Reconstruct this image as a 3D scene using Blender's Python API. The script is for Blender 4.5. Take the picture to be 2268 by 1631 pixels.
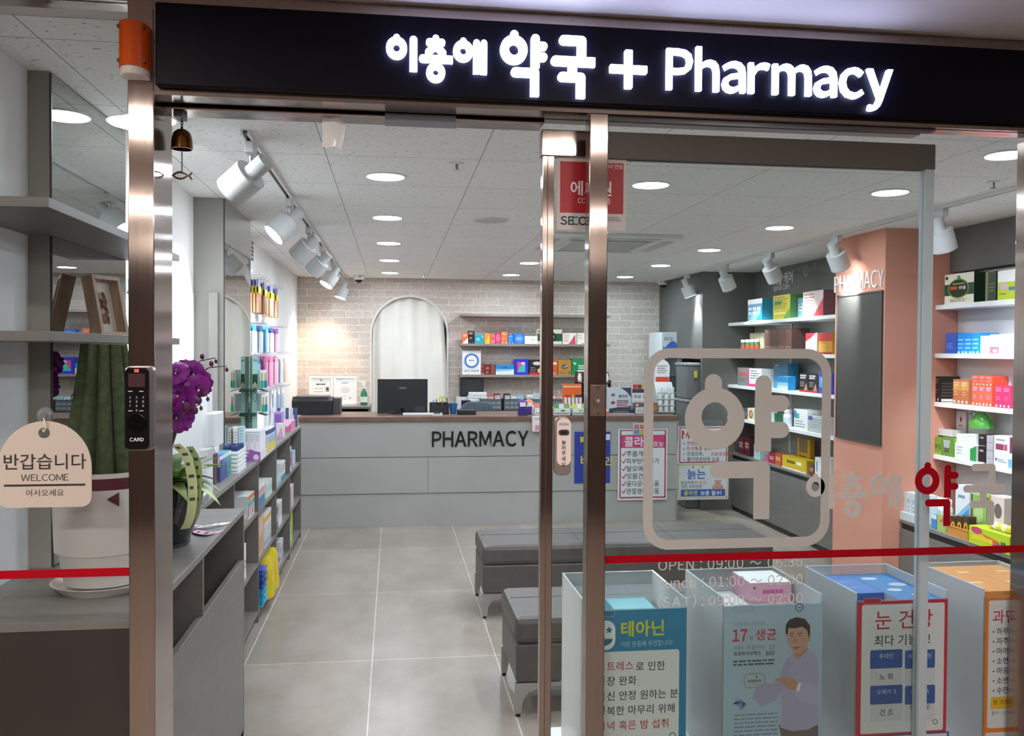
import bpy, math, random
import numpy as np
from mathutils import Vector, Matrix, Euler

for _o in list(bpy.data.objects):
    bpy.data.objects.remove(_o, do_unlink=True)
scene = bpy.context.scene
COL = scene.collection
random.seed(7)

# ------------------------------------------------------------------ camera
# world: x to the right along the shop front, y into the shop, z up; metres
F, CX, CY = 1950.58, 1134.0, 815.5
YAW, PITCH, ROLL, EYE = 0.1335917, 0.01923366, -0.00560947, 1.6


def cam_axes():
    cy, sy = math.cos(YAW), math.sin(YAW)
    cp, sp = math.cos(PITCH), math.sin(PITCH)
    f = np.array([sy * cp, cy * cp, -sp])
    r = np.array([cy, -sy, 0.0])
    d = np.cross(f, r)
    cr, sr = math.cos(ROLL), math.sin(ROLL)
    return np.array([cr * r + sr * d, -sr * r + cr * d, f])


AX = cam_axes()
EYEP = np.array([0.0, 0.0, EYE])
cam_data = bpy.data.cameras.new('camera')
cam_data.sensor_fit = 'HORIZONTAL'
cam_data.sensor_width = 36.0
cam_data.lens = F / 2268.0 * 36.0
cam_data.clip_start = 0.05
cam_data.clip_end = 60
cam = bpy.data.objects.new('camera', cam_data)
COL.objects.link(cam)
r_, d_, f_ = AX
cam.matrix_world = Matrix(((r_[0], -d_[0], -f_[0], 0), (r_[1], -d_[1], -f_[1], 0),
                           (r_[2], -d_[2], -f_[2], EYE), (0, 0, 0, 1)))
scene.camera = cam

# ------------------------------------------------------------------ colour management, world
vs = scene.view_settings
scene.display_settings.display_device = 'sRGB'
vs.view_transform = 'Standard'
vs.look = 'None'
vs.gamma = 1.0
vs.use_curve_mapping = False
vs.exposure = 0.0
world = bpy.data.worlds.new('world')
scene.world = world
world.use_nodes = True
wb = world.node_tree.nodes['Background']
wb.inputs[0].default_value = (0.9, 0.8, 0.75, 1)
wb.inputs[1].default_value = 0.05
scene.cycles.transparent_max_bounces = 32

DOWNLIGHT = 165.0      # radiance of the shop's ceiling discs
HEADLENS = 30.0       # radiance of the lenses of the track heads
HEADSPOT = 65.0       # watts of each track head's beam
MALL_STRIP = 135.0      # radiance of the strip lights of the passage in front of the shop


# ------------------------------------------------------------------ where a point of the photograph stands
def ray(px, py):
    return AX.T @ np.array([(px - CX) / F, (py - CY) / F, 1.0])


def OY(px, py, Y):
    r = ray(px, py)
    return EYEP + r * (Y / r[1])


def OX(px, py, X):
    r = ray(px, py)
    return EYEP + r * (X / r[0])


def OZ(px, py, Z):
    r = ray(px, py)
    return EYEP + r * ((Z - EYE) / r[2])


# ------------------------------------------------------------------ materials
def lin(h):
    h = h.lstrip('#')
    out = []
    for i in (0, 2, 4):
        c = int(h[i:i + 2], 16) / 255.0
        out.append(c / 12.92 if c <= 0.04045 else ((c + 0.055) / 1.055) ** 2.4)
    return tuple(out) + (1.0,)


MATS = {}


def P(col, rough=0.5, metal=0.0, spec=0.5, coat=0.0):
    """plain coloured surface with a faint procedural roughness variation"""
    key = ('P', col, rough, metal, spec, coat)
    if key in MATS:
        return MATS[key]
    m = bpy.data.materials.new('mat_' + col.lstrip('#'))
    m.use_nodes = True
    nt = m.node_tree
    b = nt.nodes['Principled BSDF']
    b.inputs['Base Color'].default_value = lin(col)
    b.inputs['Metallic'].default_value = metal
    b.inputs['Specular IOR Level'].default_value = spec
    b.inputs['Coat Weight'].default_value = coat
    b.inputs['Roughness'].default_value = rough
    MATS[key] = m
    return m


def nodes_of(m):
    nt = m.node_tree
    return nt, nt.nodes['Principled BSDF'], nt.nodes.new, nt.links.new


def ramp(nt, fac, stops):
    r = nt.nodes.new('ShaderNodeValToRGB')
    els = r.color_ramp.elements
    els[0].position, els[0].color = stops[0]
    els[1].position, els[1].color = stops[-1]
    for p, c in stops[1:-1]:
        e = els.new(p)
        e.color = c
    nt.links.new(fac, r.inputs[0])
    return r.outputs[0]


def mapped(nt, scale=(1, 1, 1), loc=(0, 0, 0), rot=(0, 0, 0)):
    tc = nt.nodes.new('ShaderNodeTexCoord')
    mp = nt.nodes.new('ShaderNodeMapping')
    mp.inputs['Scale'].default_value = scale
    mp.inputs['Location'].default_value = loc
    mp.inputs['Rotation'].default_value = rot
    nt.links.new(tc.outputs['Object'], mp.inputs[0])
    return mp.outputs[0]


def noise(nt, vec, scale, detail=2.0, rough=0.5):
    n = nt.nodes.new('ShaderNodeTexNoise')
    n.inputs['Scale'].default_value = scale
    n.inputs['Detail'].default_value = detail
    n.inputs['Roughness'].default_value = rough
    nt.links.new(vec, n.inputs['Vector'])
    return n.outputs['Fac']


def mixcol(nt, fac, a, b, mode='MIX'):
    mx = nt.nodes.new('ShaderNodeMix')
    mx.data_type = 'RGBA'
    mx.blend_type = mode
    for s, v in ((mx.inputs[0], fac), (mx.inputs[6], a), (mx.inputs[7], b)):
        if isinstance(v, (int, float)):
            s.default_value = v
        elif isinstance(v, tuple):
            s.default_value = v
        else:
            nt.links.new(v, s)
    return mx.outputs[2]


def bump(nt, b, height, strength, dist=0.01):
    bp = nt.nodes.new('ShaderNodeBump')
    bp.inputs['Strength'].default_value = strength
    bp.inputs['Distance'].default_value = dist
    nt.links.new(height, bp.inputs['Height'])
    nt.links.new(bp.outputs[0], b.inputs['Normal'])


def new_mat(name, rough=0.5, metal=0.0):
    m = bpy.data.materials.new(name)
    m.use_nodes = True
    b = m.node_tree.nodes['Principled BSDF']
    b.inputs['Roughness'].default_value = rough
    b.inputs['Metallic'].default_value = metal
    return m


def mottled(name, col_a, col_b, scale=6.0, rough=0.5, metal=0.0, stretch=(1, 1, 1), bmp=0.0, spec=0.5):
    m = new_mat(name, rough, metal)
    nt, b, N, L = nodes_of(m)
    b.inputs['Specular IOR Level'].default_value = spec
    v = mapped(nt, stretch)
    n = noise(nt, v, scale, 4.0)
    c = ramp(nt, n, [(0.3, lin(col_a)), (0.7, lin(col_b))])
    L(c, b.inputs['Base Color'])
    if bmp:
        bump(nt, b, noise(nt, v, scale * 8, 2.0), bmp, 0.002)
    return m


def emit(name, col, strength):
    m = bpy.data.materials.new(name)
    m.use_nodes = True
    nt = m.node_tree
    nt.nodes.remove(nt.nodes['Principled BSDF'])
    e = nt.nodes.new('ShaderNodeEmission')
    e.inputs[0].default_value = lin(col)
    e.inputs[1].default_value = strength
    nt.links.new(e.outputs[0], nt.nodes['Material Output'].inputs[0])
    return m


def thin_glass(name, tint='f2f7f5', ior=1.45, rough=0.0, milk=0.0, milkcol='dfe8ee'):
    """a clear sheet: lets light straight through, mirrors at grazing angles"""
    m = bpy.data.materials.new(name)
    m.use_nodes = True
    nt = m.node_tree
    nt.nodes.remove(nt.nodes['Principled BSDF'])
    t = nt.nodes.new('ShaderNodeBsdfTransparent')
    t.inputs[0].default_value = lin(tint)
    g = nt.nodes.new('ShaderNodeBsdfGlossy')
    g.inputs['Roughness'].default_value = rough
    fr = nt.nodes.new('ShaderNodeFresnel')
    fr.inputs[0].default_value = ior
    mx = nt.nodes.new('ShaderNodeMixShader')
    nt.links.new(fr.outputs[0], mx.inputs[0])
    nt.links.new(t.outputs[0], mx.inputs[1])
    nt.links.new(g.outputs[0], mx.inputs[2])
    out = mx.outputs[0]
    if milk:
        d = nt.nodes.new('ShaderNodeBsdfDiffuse')
        d.inputs[0].default_value = lin(milkcol)
        m2 = nt.nodes.new('ShaderNodeMixShader')
        m2.inputs[0].default_value = milk
        nt.links.new(out, m2.inputs[1])
        nt.links.new(d.outputs[0], m2.inputs[2])
        out = m2.outputs[0]
    nt.links.new(out, nt.nodes['Material Output'].inputs[0])
    return m


def vinyl(name, col, through=0.2):
    """cut film: scatters light back and lets part of it through"""
    m = bpy.data.materials.new(name)
    m.use_nodes = True
    nt = m.node_tree
    nt.nodes.remove(nt.nodes['Principled BSDF'])
    d = nt.nodes.new('ShaderNodeBsdfDiffuse')
    t = nt.nodes.new('ShaderNodeBsdfTranslucent')
    d.inputs[0].default_value = t.inputs[0].default_value = lin(col)
    mx = nt.nodes.new('ShaderNodeMixShader')
    mx.inputs[0].default_value = through
    nt.links.new(d.outputs[0], mx.inputs[1])
    nt.links.new(t.outputs[0], mx.inputs[2])
    nt.links.new(mx.outputs[0], nt.nodes['Material Output'].inputs[0])
    return m


# -- named surfaces
def make_floor():
    m = new_mat('floor_tile', 0.32)
    nt, b, N, L = nodes_of(m)
    v = mapped(nt, (1, 1, 1), (0.745, 0.55, 0))
    br = N('ShaderNodeTexBrick')
    br.offset = 0.0
    br.inputs['Scale'].default_value = 1.0
    br.inputs['Brick Width'].default_value = 0.64
    br.inputs['Row Height'].default_value = 1.28
    br.inputs['Mortar Size'].default_value = 0.0035
    br.inputs['Mortar Smooth'].default_value = 0.2
    br.inputs['Color1'].default_value = lin('a89f96')
    br.inputs['Color2'].default_value = lin('a0978e')
    br.inputs['Mortar'].default_value = lin('dcd8d0')
    L(v, br.inputs['Vector'])
    n = noise(nt, mapped(nt, (1.6, 0.9, 1)), 2.2, 6.0, 0.6)
    cloud = ramp(nt, n, [(0.3, lin('d8d2cc')), (0.72, lin('ffffff'))])
    L(mixcol(nt, 1.0, br.outputs['Color'], cloud, 'MULTIPLY'), b.inputs['Base Color'])
    return m


def make_ceiling():
    m = new_mat('ceiling_tile', 0.9)
    nt, b, N, L = nodes_of(m)
    v = mapped(nt, (1, 1, 1), (0.28, 0.1, 0))
    br = N('ShaderNodeTexBrick')
    br.offset = 0.0
    br.inputs['Scale'].default_value = 1.0
    br.inputs['Brick Width'].default_value = 0.64
    br.inputs['Row Height'].default_value = 0.64
    br.inputs['Mortar Size'].default_value = 0.0018
    br.inputs['Color1'].default_value = lin('f3f3f1')
    br.inputs['Color2'].default_value = lin('efefed')
    br.inputs['Mortar'].default_value = lin('8c8c8a')
    L(v, br.inputs['Vector'])
    n = noise(nt, mapped(nt, (1, 2.6, 1), rot=(0, 0, 0.5)), 42, 2.0, 0.6)
    fl = ramp(nt, n, [(0.0, lin('ffffff')), (0.655, lin('ffffff')), (0.69, lin('8c8c8a'))])
    L(mixcol(nt, 1.0, br.outputs['Color'], fl, 'MULTIPLY'), b.inputs['Base Color'])
    return m


def make_brick():
    m = new_mat('pale_brick', 0.85)
    nt, b, N, L = nodes_of(m)
    v = mapped(nt, (1, 1, 1), (0.1, 0.0, 0.03), (math.pi / 2, 0, 0))
    br = N('ShaderNodeTexBrick')
    br.offset = 0.5
    br.inputs['Scale'].default_value = 1.0
    br.inputs['Brick Width'].default_value = 0.285
    br.inputs['Row Height'].default_value = 0.0785
    br.inputs['Mortar Size'].default_value = 0.0048
    br.inputs['Mortar Smooth'].default_value = 0.15
    br.inputs['Bias'].default_value = 0.0
    br.inputs['Color1'].default_value = lin('ddd3ca')
    br.inputs['Color2'].default_value = lin('cfc4bb')
    br.inputs['Mortar'].default_value = lin('efeae4')
    L(v, br.inputs['Vector'])
    n = noise(nt, v, 30, 4.0)
    g = ramp(nt, n, [(0.25, lin('e4e0dc')), (0.75, lin('ffffff'))])
    L(mixcol(nt, 1.0, br.outputs['Color'], g, 'MULTIPLY'), b.inputs['Base Color'])
    inv = N('ShaderNodeMath')
    inv.operation = 'SUBTRACT'
    inv.inputs[0].default_value = 1.0
    L(br.outputs['Fac'], inv.inputs[1])
    bump(nt, b, inv.outputs[0], 0.6, 0.006)
    return m


def make_steel(name, col, rough=0.2):
    m = new_mat(name, rough, 1.0)
    nt, b, N, L = nodes_of(m)
    v = mapped(nt, (260, 260, 3))
    n = noise(nt, v, 1.0, 2.0)
    L(ramp(nt, n, [(0.3, lin(col)), (0.7, tuple(min(1, c * 1.12) for c in lin(col)[:3]) + (1,))]), b.inputs['Base Color'])
    mr = N('ShaderNodeMapRange')
    mr.inputs['To Min'].default_value = rough * 0.8
    mr.inputs['To Max'].default_value = rough * 1.2
    L(n, mr.inputs['Value'])
    L(mr.outputs[0], b.inputs['Roughness'])
    b.inputs['Anisotropic'].default_value = 0.9      # brushed upright: highlights smear sideways
    tg = N('ShaderNodeTangent')
    tg.direction_type = 'RADIAL'
    tg.axis = 'Z'
    L(tg.outputs[0], b.inputs['Tangent'])
    return m


M_FLOOR, M_CEIL, M_BRICK = make_floor(), make_ceiling(), make_brick()
M_STEEL = make_steel('brushed_steel', 'a1928a', 0.14)
M_CHROME = make_steel('chrome', 'd5d7d8', 0.08)
M_MIRROR = new_mat('tinted_mirror', 0.0, 1.0)
M_MIRROR.node_tree.nodes['Principled BSDF'].inputs['Base Color'].default_value = lin('a8aaa6')
M_WHITEWALL = mottled('white_wall_paint', 'e9eaea', 'f0f1f1', 3.0, 0.8)
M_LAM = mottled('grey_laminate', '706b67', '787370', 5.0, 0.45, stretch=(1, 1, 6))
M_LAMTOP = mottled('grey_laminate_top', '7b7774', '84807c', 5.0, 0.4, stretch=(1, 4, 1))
M_LAMDARK = mottled('dark_laminate', '2e2623', '362d29', 5.0, 0.5)
M_COUNTER = mottled('counter_front_paint', 'a8a8a5', 'b0b0ad', 2.5, 0.5)
M_WALNUT = mottled('brown_counter_top', '6d5347', '7c6153', 8.0, 0.4, stretch=(1, 9, 1))
M_PINK = mottled('salmon_paint', 'd3907c', 'da9985', 2.0, 0.75)
M_DKGREY = mottled('dark_grey_paint', '5f5e5b', '676663', 2.5, 0.7)
M_GREYPAINT = mottled('warm_grey_paint', '8c8984', '94918c', 2.5, 0.6)
M_SHELFW = mottled('white_shelf_board', 'e8eaea', 'eff1f1', 3.0, 0.4)
M_SHELFT = mottled('taupe_shelf_board', '8c8078', '958981', 5.0, 0.5, stretch=(1, 8, 1))
M_LEATHER = mottled('grey_leatherette', '514b49', '5a5452', 20.0, 0.45, bmp=0.12)
M_MALLCEIL = mottled('passage_ceiling', 'cfc4bf', 'd6ccc7', 2.0, 0.6)
M_MALLFLOOR = mottled('passage_floor', '6e6661', '7a716b', 3.0, 0.35)
M_MALLWALL = mottled('passage_wall', '443834', '4c3f3b', 1.5, 0.6)
M_SIGN = mottled('sign_panel_black', '0a0814', '0d0b18', 2.0, 0.42, spec=0.12)
M_WOOD = mottled('pale_wood', '9a826e', 'b09781', 5.0, 0.5, stretch=(9, 9, 1))
M_GLASS = thin_glass('window_glass', 'fdfefe', 1.32)
M_LEAFGLASS = thin_glass('door_glass', 'f8fbfa', 1.36)
M_ACRYL = thin_glass('clear_acrylic', 'f2f6f8', 1.3, 0.0, 0.22, 'e6edf2')  # a little white mixed in to brighten the clear sheets
M_ACRYLSIDE = thin_glass('brightened_acrylic', 'f2f6f8', 1.3, 0.0, 0.5, 'f6f9fb')  # extra white mixed in so the clear side walls look better lit
M_CLEAR = thin_glass('clear_plastic', 'f0f3f4', 1.45, 0.05, 0.06)
M_LIT = emit('lit_disc', 'e9f5ff', DOWNLIGHT)
M_HEADLIT = emit('lit_lens', 'fbfdff', HEADLENS)
M_LETTER = emit('lit_sign_letter', 'bccbff', 14.0)
M_STRIP = emit('passage_strip_light', 'fff6ee', MALL_STRIP)
M_STRIP2 = emit('passage_far_light', 'fff6ee', MALL_STRIP * 1.7)  # stronger glow, set to brighten the posters and cases
M_WHITE = P('f2f2f0', 0.5)
M_BLACK = P('141416', 0.4)

# ------------------------------------------------------------------ glyphs (outlines of the built-in text font)
GL = {}
WEIGHT = {'r': 0.0, 'm': 0.008, 'b': 0.016, 'h': 0.028}


def full(ch):
    return chr(ord(ch) + 0xFEE0) if '!' <= ch <= '~' else ch


def load_glyphs(pairs):
    """outlines for (character, weight) pairs, one text object per weight, one character per line"""
    todo = [p for p in sorted(pairs) if p not in GL and p[0] != ' ']
    for w in sorted({p[1] for p in todo}):
        chs = [p[0] for p in todo if p[1] == w]
        c = bpy.data.curves.new('glyphs', 'FONT')
        c.body = '\n'.join(full(ch) for ch in chs)
        c.size = 1.0
        c.space_line = 3.0
        c.offset = WEIGHT[w]
        c.resolution_u = 3
        o = bpy.data.objects.new('glyphs', c)
        COL.objects.link(o)
        dg = bpy.context.evaluated_depsgraph_get()
        dg.update()
        me = bpy.data.meshes.new_from_object(o.evaluated_get(dg))
        V = [(v.co.x, v.co.y) for v in me.vertices]
        per = [({}, [], []) for _ in chs]
        for p in me.polygons:
            yc = sum(V[i][1] for i in p.vertices) / len(p.vertices)
            k = int(round((0.35 - yc) / 3.0))
            seen, out, ff = per[k]
            g = []
            for i in p.vertices:          # merge doubles so that outline edges can be found
                q = (round(V[i][0], 5), round(V[i][1] + 3.0 * k, 5))
                if q not in seen:
                    seen[q] = len(out)
                    out.append(q)
                if seen[q] not in g:
                    g.append(seen[q])
            if len(g) > 2:
                ff.append(tuple(g))
        for ch, (seen, out, ff) in zip(chs, per):
            GL[(ch, w)] = (out, ff)
        bpy.data.meshes.remove(me)
        bpy.data.objects.remove(o, do_unlink=True)
        bpy.data.curves.remove(c)

# outlines of everything that is written somewhere in the place, made in one go
SAYS = {'r': '어서오세요 복약 안내 이런 분들께 추천합니다! 다양한 장 시기에 맞춘 종 비에프-클 얼라이브 루테인 아스타잔틴 오메가 비타민 출처 : 대한',
        'm': '반갑습니다 언제나 안심 스페셜 케어 피로 엔 집중력 효능 주름개선 피부탄력 증가 탈모예방 잇몸건강 골다공증 도움 관절염에 관절염 만성통증 완화 관절강화 연골생성강화 콜라겐생성에 방심하면 한 순간! 강한 자외선엔 스트레스로 인한 긴장 완화 심신 안정 원하는 분 행복한 마무리 위해 저녁 혹은 밤 섭취 생균 눈 건강 최다 기능성! 노 화 피 로 건 조 어두운곳 적응 과민성 하루 종일 자주 마려 마려운 느낌 소변 볼때 마음 졸임 참기 수면 방해',
        'b': '눌러주세요 에스원 바이옴 콜라겐 건강이 궁금하면 비 타민 늙는 보충 필수! 프로바이오틱스 칫솔 의약외품 한 가지라도 피로 엔',
        'h': '피부 테아닌'}
load_glyphs({(c_, w_) for w_ in SAYS for c_ in SAYS[w_]} | {(chr(c_), w_) for c_ in range(33, 127) for w_ in 'rmb'})


def layout(s, w):
    """glyph pieces with x offsets in em, total width"""
    load_glyphs({(c, w) for c in s})
    x, out = 0.0, []
    for c in s:
        if c == ' ':
            x += 0.3
            continue
        vv, ff = GL[(c, w)]
        if '!' <= c <= '~':
            xs = [a[0] for a in vv] or [0, 0.2]
            gap = 0.075
            out.append((vv, ff, x + gap / 2 - min(xs)))
            x += max(xs) - min(xs) + gap
        else:
            out.append((vv, ff, x))
            x += 0.93
    return out, x


class Fr:
    """a flat frame: origin o, u to the right, v upwards, n towards the viewer"""

    def __init__(s, o, u, v, n):
        s.o, s.u, s.v, s.n = Vector(o), Vector(u), Vector(v), Vector(n)

    def p(s, a, b, c=0.0):
        return s.o + s.u * a + s.v * b + s.n * c


def front(x, y, z):          # faces the street
    return Fr((x, y, z), (1, 0, 0), (0, 0, 1), (0, -1, 0))


def facel(x, y, z):          # on the right-hand wall, faces -x
    return Fr((x, y, z), (0, -1, 0), (0, 0, 1), (-1, 0, 0))


def facer(x, y, z):          # on the left-hand wall, faces +x
    return Fr((x, y, z), (0, 1, 0), (0, 0, 1), (1, 0, 0))


class MB:
    def __init__(s):
        s.v, s.f, s.mi, s.sm, s.mats = [], [], [], [], []
        s.T = None

    def mat(s, m):
        if isinstance(m, str):
            m = P(m)
        if m not in s.mats:
            s.mats.append(m)
        return s.mats.index(m)

    def add(s, vv, ff, m, smooth=False):
        k = len(s.v)
        if s.T is not None:
            vv = [s.T @ Vector(a) for a in vv]
        s.v.extend([tuple(a) for a in vv])
        i = s.mat(m)
        for f in ff:
            s.f.append(tuple(k + j for j in f))
            s.mi.append(i)
            s.sm.append(smooth)
        return s

    def box(s, x0, x1, y0, y1, z0, z1, m):
        vv = [(x0, y0, z0), (x1, y0, z0), (x1, y1, z0), (x0, y1, z0), (x0, y0, z1), (x1, y0, z1), (x1, y1, z1), (x0, y1, z1)]
        ff = [(0, 3, 2, 1), (4, 5, 6, 7), (0, 1, 5, 4), (1, 2, 6, 5), (2, 3, 7, 6), (3, 0, 4, 7)]
        return s.add(vv, ff, m)

    def fbox(s, fr, a0, a1, b0, b1, c0, c1, m):
        """box in a frame: a along u, b along v, c along n"""
        vv = [fr.p(a, b, c) for c in (c0, c1) for b in (b0, b1) for a in (a0, a1)]
        ff = [(0, 2, 3, 1), (4, 5, 7, 6), (0, 1, 5, 4), (1, 3, 7, 5), (3, 2, 6, 7), (2, 0, 4, 6)]
        return s.add(vv, ff, m)

    def rect(s, fr, a0, a1, b0, b1, m, c=0.0004):
        return s.add([fr.p(a0, b0, c), fr.p(a1, b0, c), fr.p(a1, b1, c), fr.p(a0, b1, c)], [(0, 1, 2, 3)], m)

    def poly(s, fr, pts, m, c=0.0004):
        return s.add([fr.p(a, b, c) for a, b in pts], [tuple(range(len(pts)))], m)

    def disc(s, fr, a, b, ra, rb, m, c=0.0004, n=28, a0=0.0, a1=2 * math.pi):
        full_ = abs(a1 - a0 - 2 * math.pi) < 1e-6
        k = n if full_ else n + 1
        return s.poly(fr, [(a + ra * math.cos(a0 + (a1 - a0) * i / n), b + rb * math.sin(a0 + (a1 - a0) * i / n)) for i in range(k)], m, c)

    def prism(s, fr, pts, c0, c1, m, smooth=False):
        n = len(pts)
        vv = [fr.p(a, b, c0) for a, b in pts] + [fr.p(a, b, c1) for a, b in pts]
        ff = [tuple(range(n - 1, -1, -1)), tuple(range(n, 2 * n))] + [(i, (i + 1) % n, n + (i + 1) % n, n + i) for i in range(n)]
        return s.add(vv, ff, m, smooth)

    def annulus(s, fr, outer, inner, c0, c1, m):
        n = len(outer)
        vv = []
        for c in (c0, c1):
            vv += [fr.p(a, b, c) for a, b in outer] + [fr.p(a, b, c) for a, b in inner]
        ff = []
        for i in range(n):
            j = (i + 1) % n
            ff += [(2 * n + i, 2 * n + j, 3 * n + j, 3 * n + i), (i, n + i, n + j, j),
                   (i, j, 2 * n + j, 2 * n + i), (n + j, n + i, 3 * n + i, 3 * n + j)]
        return s.add(vv, ff, m)

    def cyl(s, p0, p1, r0, r1, m, n=20, caps=True, smooth=True):
        p0, p1 = Vector(p0), Vector(p1)
        d = (p1 - p0).normalized()
        a = d.orthogonal().normalized()
        b = d.cross(a)
        vv, ff = [], []
        for p, r in ((p0, r0), (p1, r1)):
            for i in range(n):
                t = 2 * math.pi * i / n
                vv.append(p + (a * math.cos(t) + b * math.sin(t)) * r)
        for i in range(n):
            j = (i + 1) % n
            ff.append((i, j, n + j, n + i))
        s.add(vv, ff, m, smooth)
        if caps:
            s.add(vv[:n], [tuple(range(n - 1, -1, -1))], m)
            s.add(vv[n:], [tuple(range(n))], m)
        return s

    def lathe(s, prof, x, y, m, n=32, smooth=True, flute=None):
        """profile of (radius, z) spun round the vertical through (x, y)"""
        vv, ff = [], []
        for r, z in prof:
            for i in range(n):
                t = 2 * math.pi * i / n
                k = r if flute is None else r * flute(t, z)
                vv.append((x + k * math.cos(t), y + k * math.sin(t), z))
        for q in range(len(prof) - 1):
            for i in range(n):
                j = (i + 1) % n
                ff.append((q * n + i, q * n + j, (q + 1) * n + j, (q + 1) * n + i))
        s.add(vv, ff, m, smooth)
        if prof[0][0] > 1e-5:
            s.add(vv[:n], [tuple(range(n - 1, -1, -1))], m)
        if prof[-1][0] > 1e-5:
            s.add(vv[-n:], [tuple(range(n))], m)
        return s

    def tube(s, pts, r, m, n=8, r1=None):
        pts = [Vector(p) for p in pts]
        k = len(pts)
        vv, ff = [], []
        prev = None
        for i, p in enumerate(pts):
            d = (pts[min(i + 1, k - 1)] - pts[max(i - 1, 0)])
            d = d.normalized() if d.length > 1e-9 else Vector((0, 0, 1))
            a = d.orthogonal().normalized() if prev is None else (prev - d * prev.dot(d))
            a = a.normalized() if a.length > 1e-6 else d.orthogonal().normalized()
            prev = a
            b = d.cross(a)
            rr = r if r1 is None else r + (r1 - r) * i / max(1, k - 1)
            for j in range(n):
                t = 2 * math.pi * j / n
                vv.append(p + (a * math.cos(t) + b * math.sin(t)) * rr)
        for i in range(k - 1):
            for j in range(n):
                q = (j + 1) % n
                ff.append((i * n + j, i * n + q, (i + 1) * n + q, (i + 1) * n + j))
        ff.append(tuple(range(n - 1, -1, -1)))
        ff.append(tuple((k - 1) * n + j for j in range(n)))
        return s.add(vv, ff, m, True)

    def ball(s, c, rx, ry, rz, m, n=14, k=8):
        prof = [(math.sin(math.pi * i / k), -math.cos(math.pi * i / k)) for i in range(k + 1)]
        vv = [(c[0], c[1], c[2] - rz)]
        for r, z in prof[1:-1]:
            for i in range(n):
                t = 2 * math.pi * i / n
                vv.append((c[0] + rx * r * math.cos(t), c[1] + ry * r * math.sin(t), c[2] + rz * z))
        vv.append((c[0], c[1], c[2] + rz))
        ff = []
        for i in range(n):
            ff.append((0, 1 + (i + 1) % n, 1 + i))
            ff.append((len(vv) - 1, 1 + (k - 2) * n + i, 1 + (k - 2) * n + (i + 1) % n))
        for q in range(k - 2):
            for i in range(n):
                j = (i + 1) % n
                ff.append((1 + q * n + i, 1 + q * n + j, 1 + (q + 1) * n + j, 1 + (q + 1) * n + i))
        return s.add(vv, ff, m, True)

    def sheet(s, grid, m, thick=None, smooth=True):
        """grid of points (rows of equal length); a second layer gives it thickness"""
        h, w = len(grid), len(grid[0])
        vv = [Vector(p) for row in grid for p in row]
        ff = [(i * w + j, i * w + j + 1, (i + 1) * w + j + 1, (i + 1) * w + j) for i in range(h - 1) for j in range(w - 1)]
        if thick:
            t = Vector(thick)
            n = len(vv)
            vv += [p + t for p in vv]
            ff2 = [tuple(n + i for i in reversed(f)) for f in ff]
            rim = [i for i in range(w)] + [i * w + w - 1 for i in range(1, h)] + [(h - 1) * w + j for j in range(w - 2, -1, -1)] + [i * w for i in range(h - 2, 0, -1)]
            ff = ff + ff2 + [(rim[(i + 1) % len(rim)], rim[i], n + rim[i], n + rim[(i + 1) % len(rim)]) for i in range(len(rim))]
        return s.add(vv, ff, m, smooth)

    def text(s, st, fr, a, b, h, m, align='l', w='r', c=0.0006, width=None, thick=0.0, vert=False):
        """lettering: h is the em size, (a, b) the baseline start (or centre / right end)"""
        if vert:
            for i, ch in enumerate(st):
                s.text(ch, fr, a, b - i * h * 1.12, h, m, 'c', w, c)
            return s
        pieces, tot = layout(st, w)
        sx = h if width is None else width / max(tot, 1e-6)
        x0 = a - (0 if align == 'l' else tot * sx / 2 if align == 'c' else tot * sx)
        for vv, ff, dx in pieces:
            if not ff:
                continue
            P2 = [(x0 + (vx + dx) * sx, b + vy * h) for vx, vy in vv]
            s.add([fr.p(p, q, c + thick) for p, q in P2], ff, m)
            if thick:
                cnt = {}
                for f in ff:
                    for i in range(len(f)):
                        e = (f[i], f[(i + 1) % len(f)])
                        k = (min(e), max(e))
                        cnt.setdefault(k, []).append(e)
                rim = [e[0] for e in cnt.values() if len(e) == 1]
                for i, j in rim:
                    s.add([fr.p(*P2[i], c + thick), fr.p(*P2[j], c + thick), fr.p(*P2[j], c), fr.p(*P2[i], c)], [(0, 3, 2, 1)], m)
        return s

    def lines(s, fr, a0, a1, b_top, n, pitch, h, m, ragged=0.25, c=0.0005):
        """rows of print too small to read"""
        rnd = random.Random(int(a0 * 9999) + n)
        for i in range(n):
            b = b_top - i * pitch
            e = a1 - (a1 - a0) * ragged * rnd.random()
            x = a0
            while x < e:
                l = (a1 - a0) * (0.08 + 0.16 * rnd.random())
                s.rect(fr, x, min(x + l, e), b - h, b, m, c)
                x += l + (a1 - a0) * 0.03
        return s

    def build(s, name, parent=None, label=None, cat=None, group=None, kind=None, keep=False, bevel=0.0, origin=None):
        me = bpy.data.meshes.new(name)
        V = np.array(s.v, dtype=float)
        if parent is not None:
            base = Vector((0, 0, 0))
            q = parent
            while q is not None:
                base += q.location
                q = q.parent
            off = np.array(base)
        elif keep:
            off = np.zeros(3)
        elif origin is not None:
            off = np.array(origin, dtype=float)
        else:
            lo, hi = V.min(0), V.max(0)
            off = np.array([(lo[0] + hi[0]) / 2, (lo[1] + hi[1]) / 2, lo[2]])
        me.from_pydata([tuple(p) for p in V - off], [], s.f)
        for m in s.mats:
            me.materials.append(m)
        me.polygons.foreach_set('material_index', s.mi)
        me.polygons.foreach_set('use_smooth', s.sm)
        me.update()
        if any(s.sm):
            me.set_sharp_from_angle(angle=math.radians(40))
        o = bpy.data.objects.new(name, me)
        COL.objects.link(o)
        if parent is not None:
            o.parent = parent
        else:
            o.location = off
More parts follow.
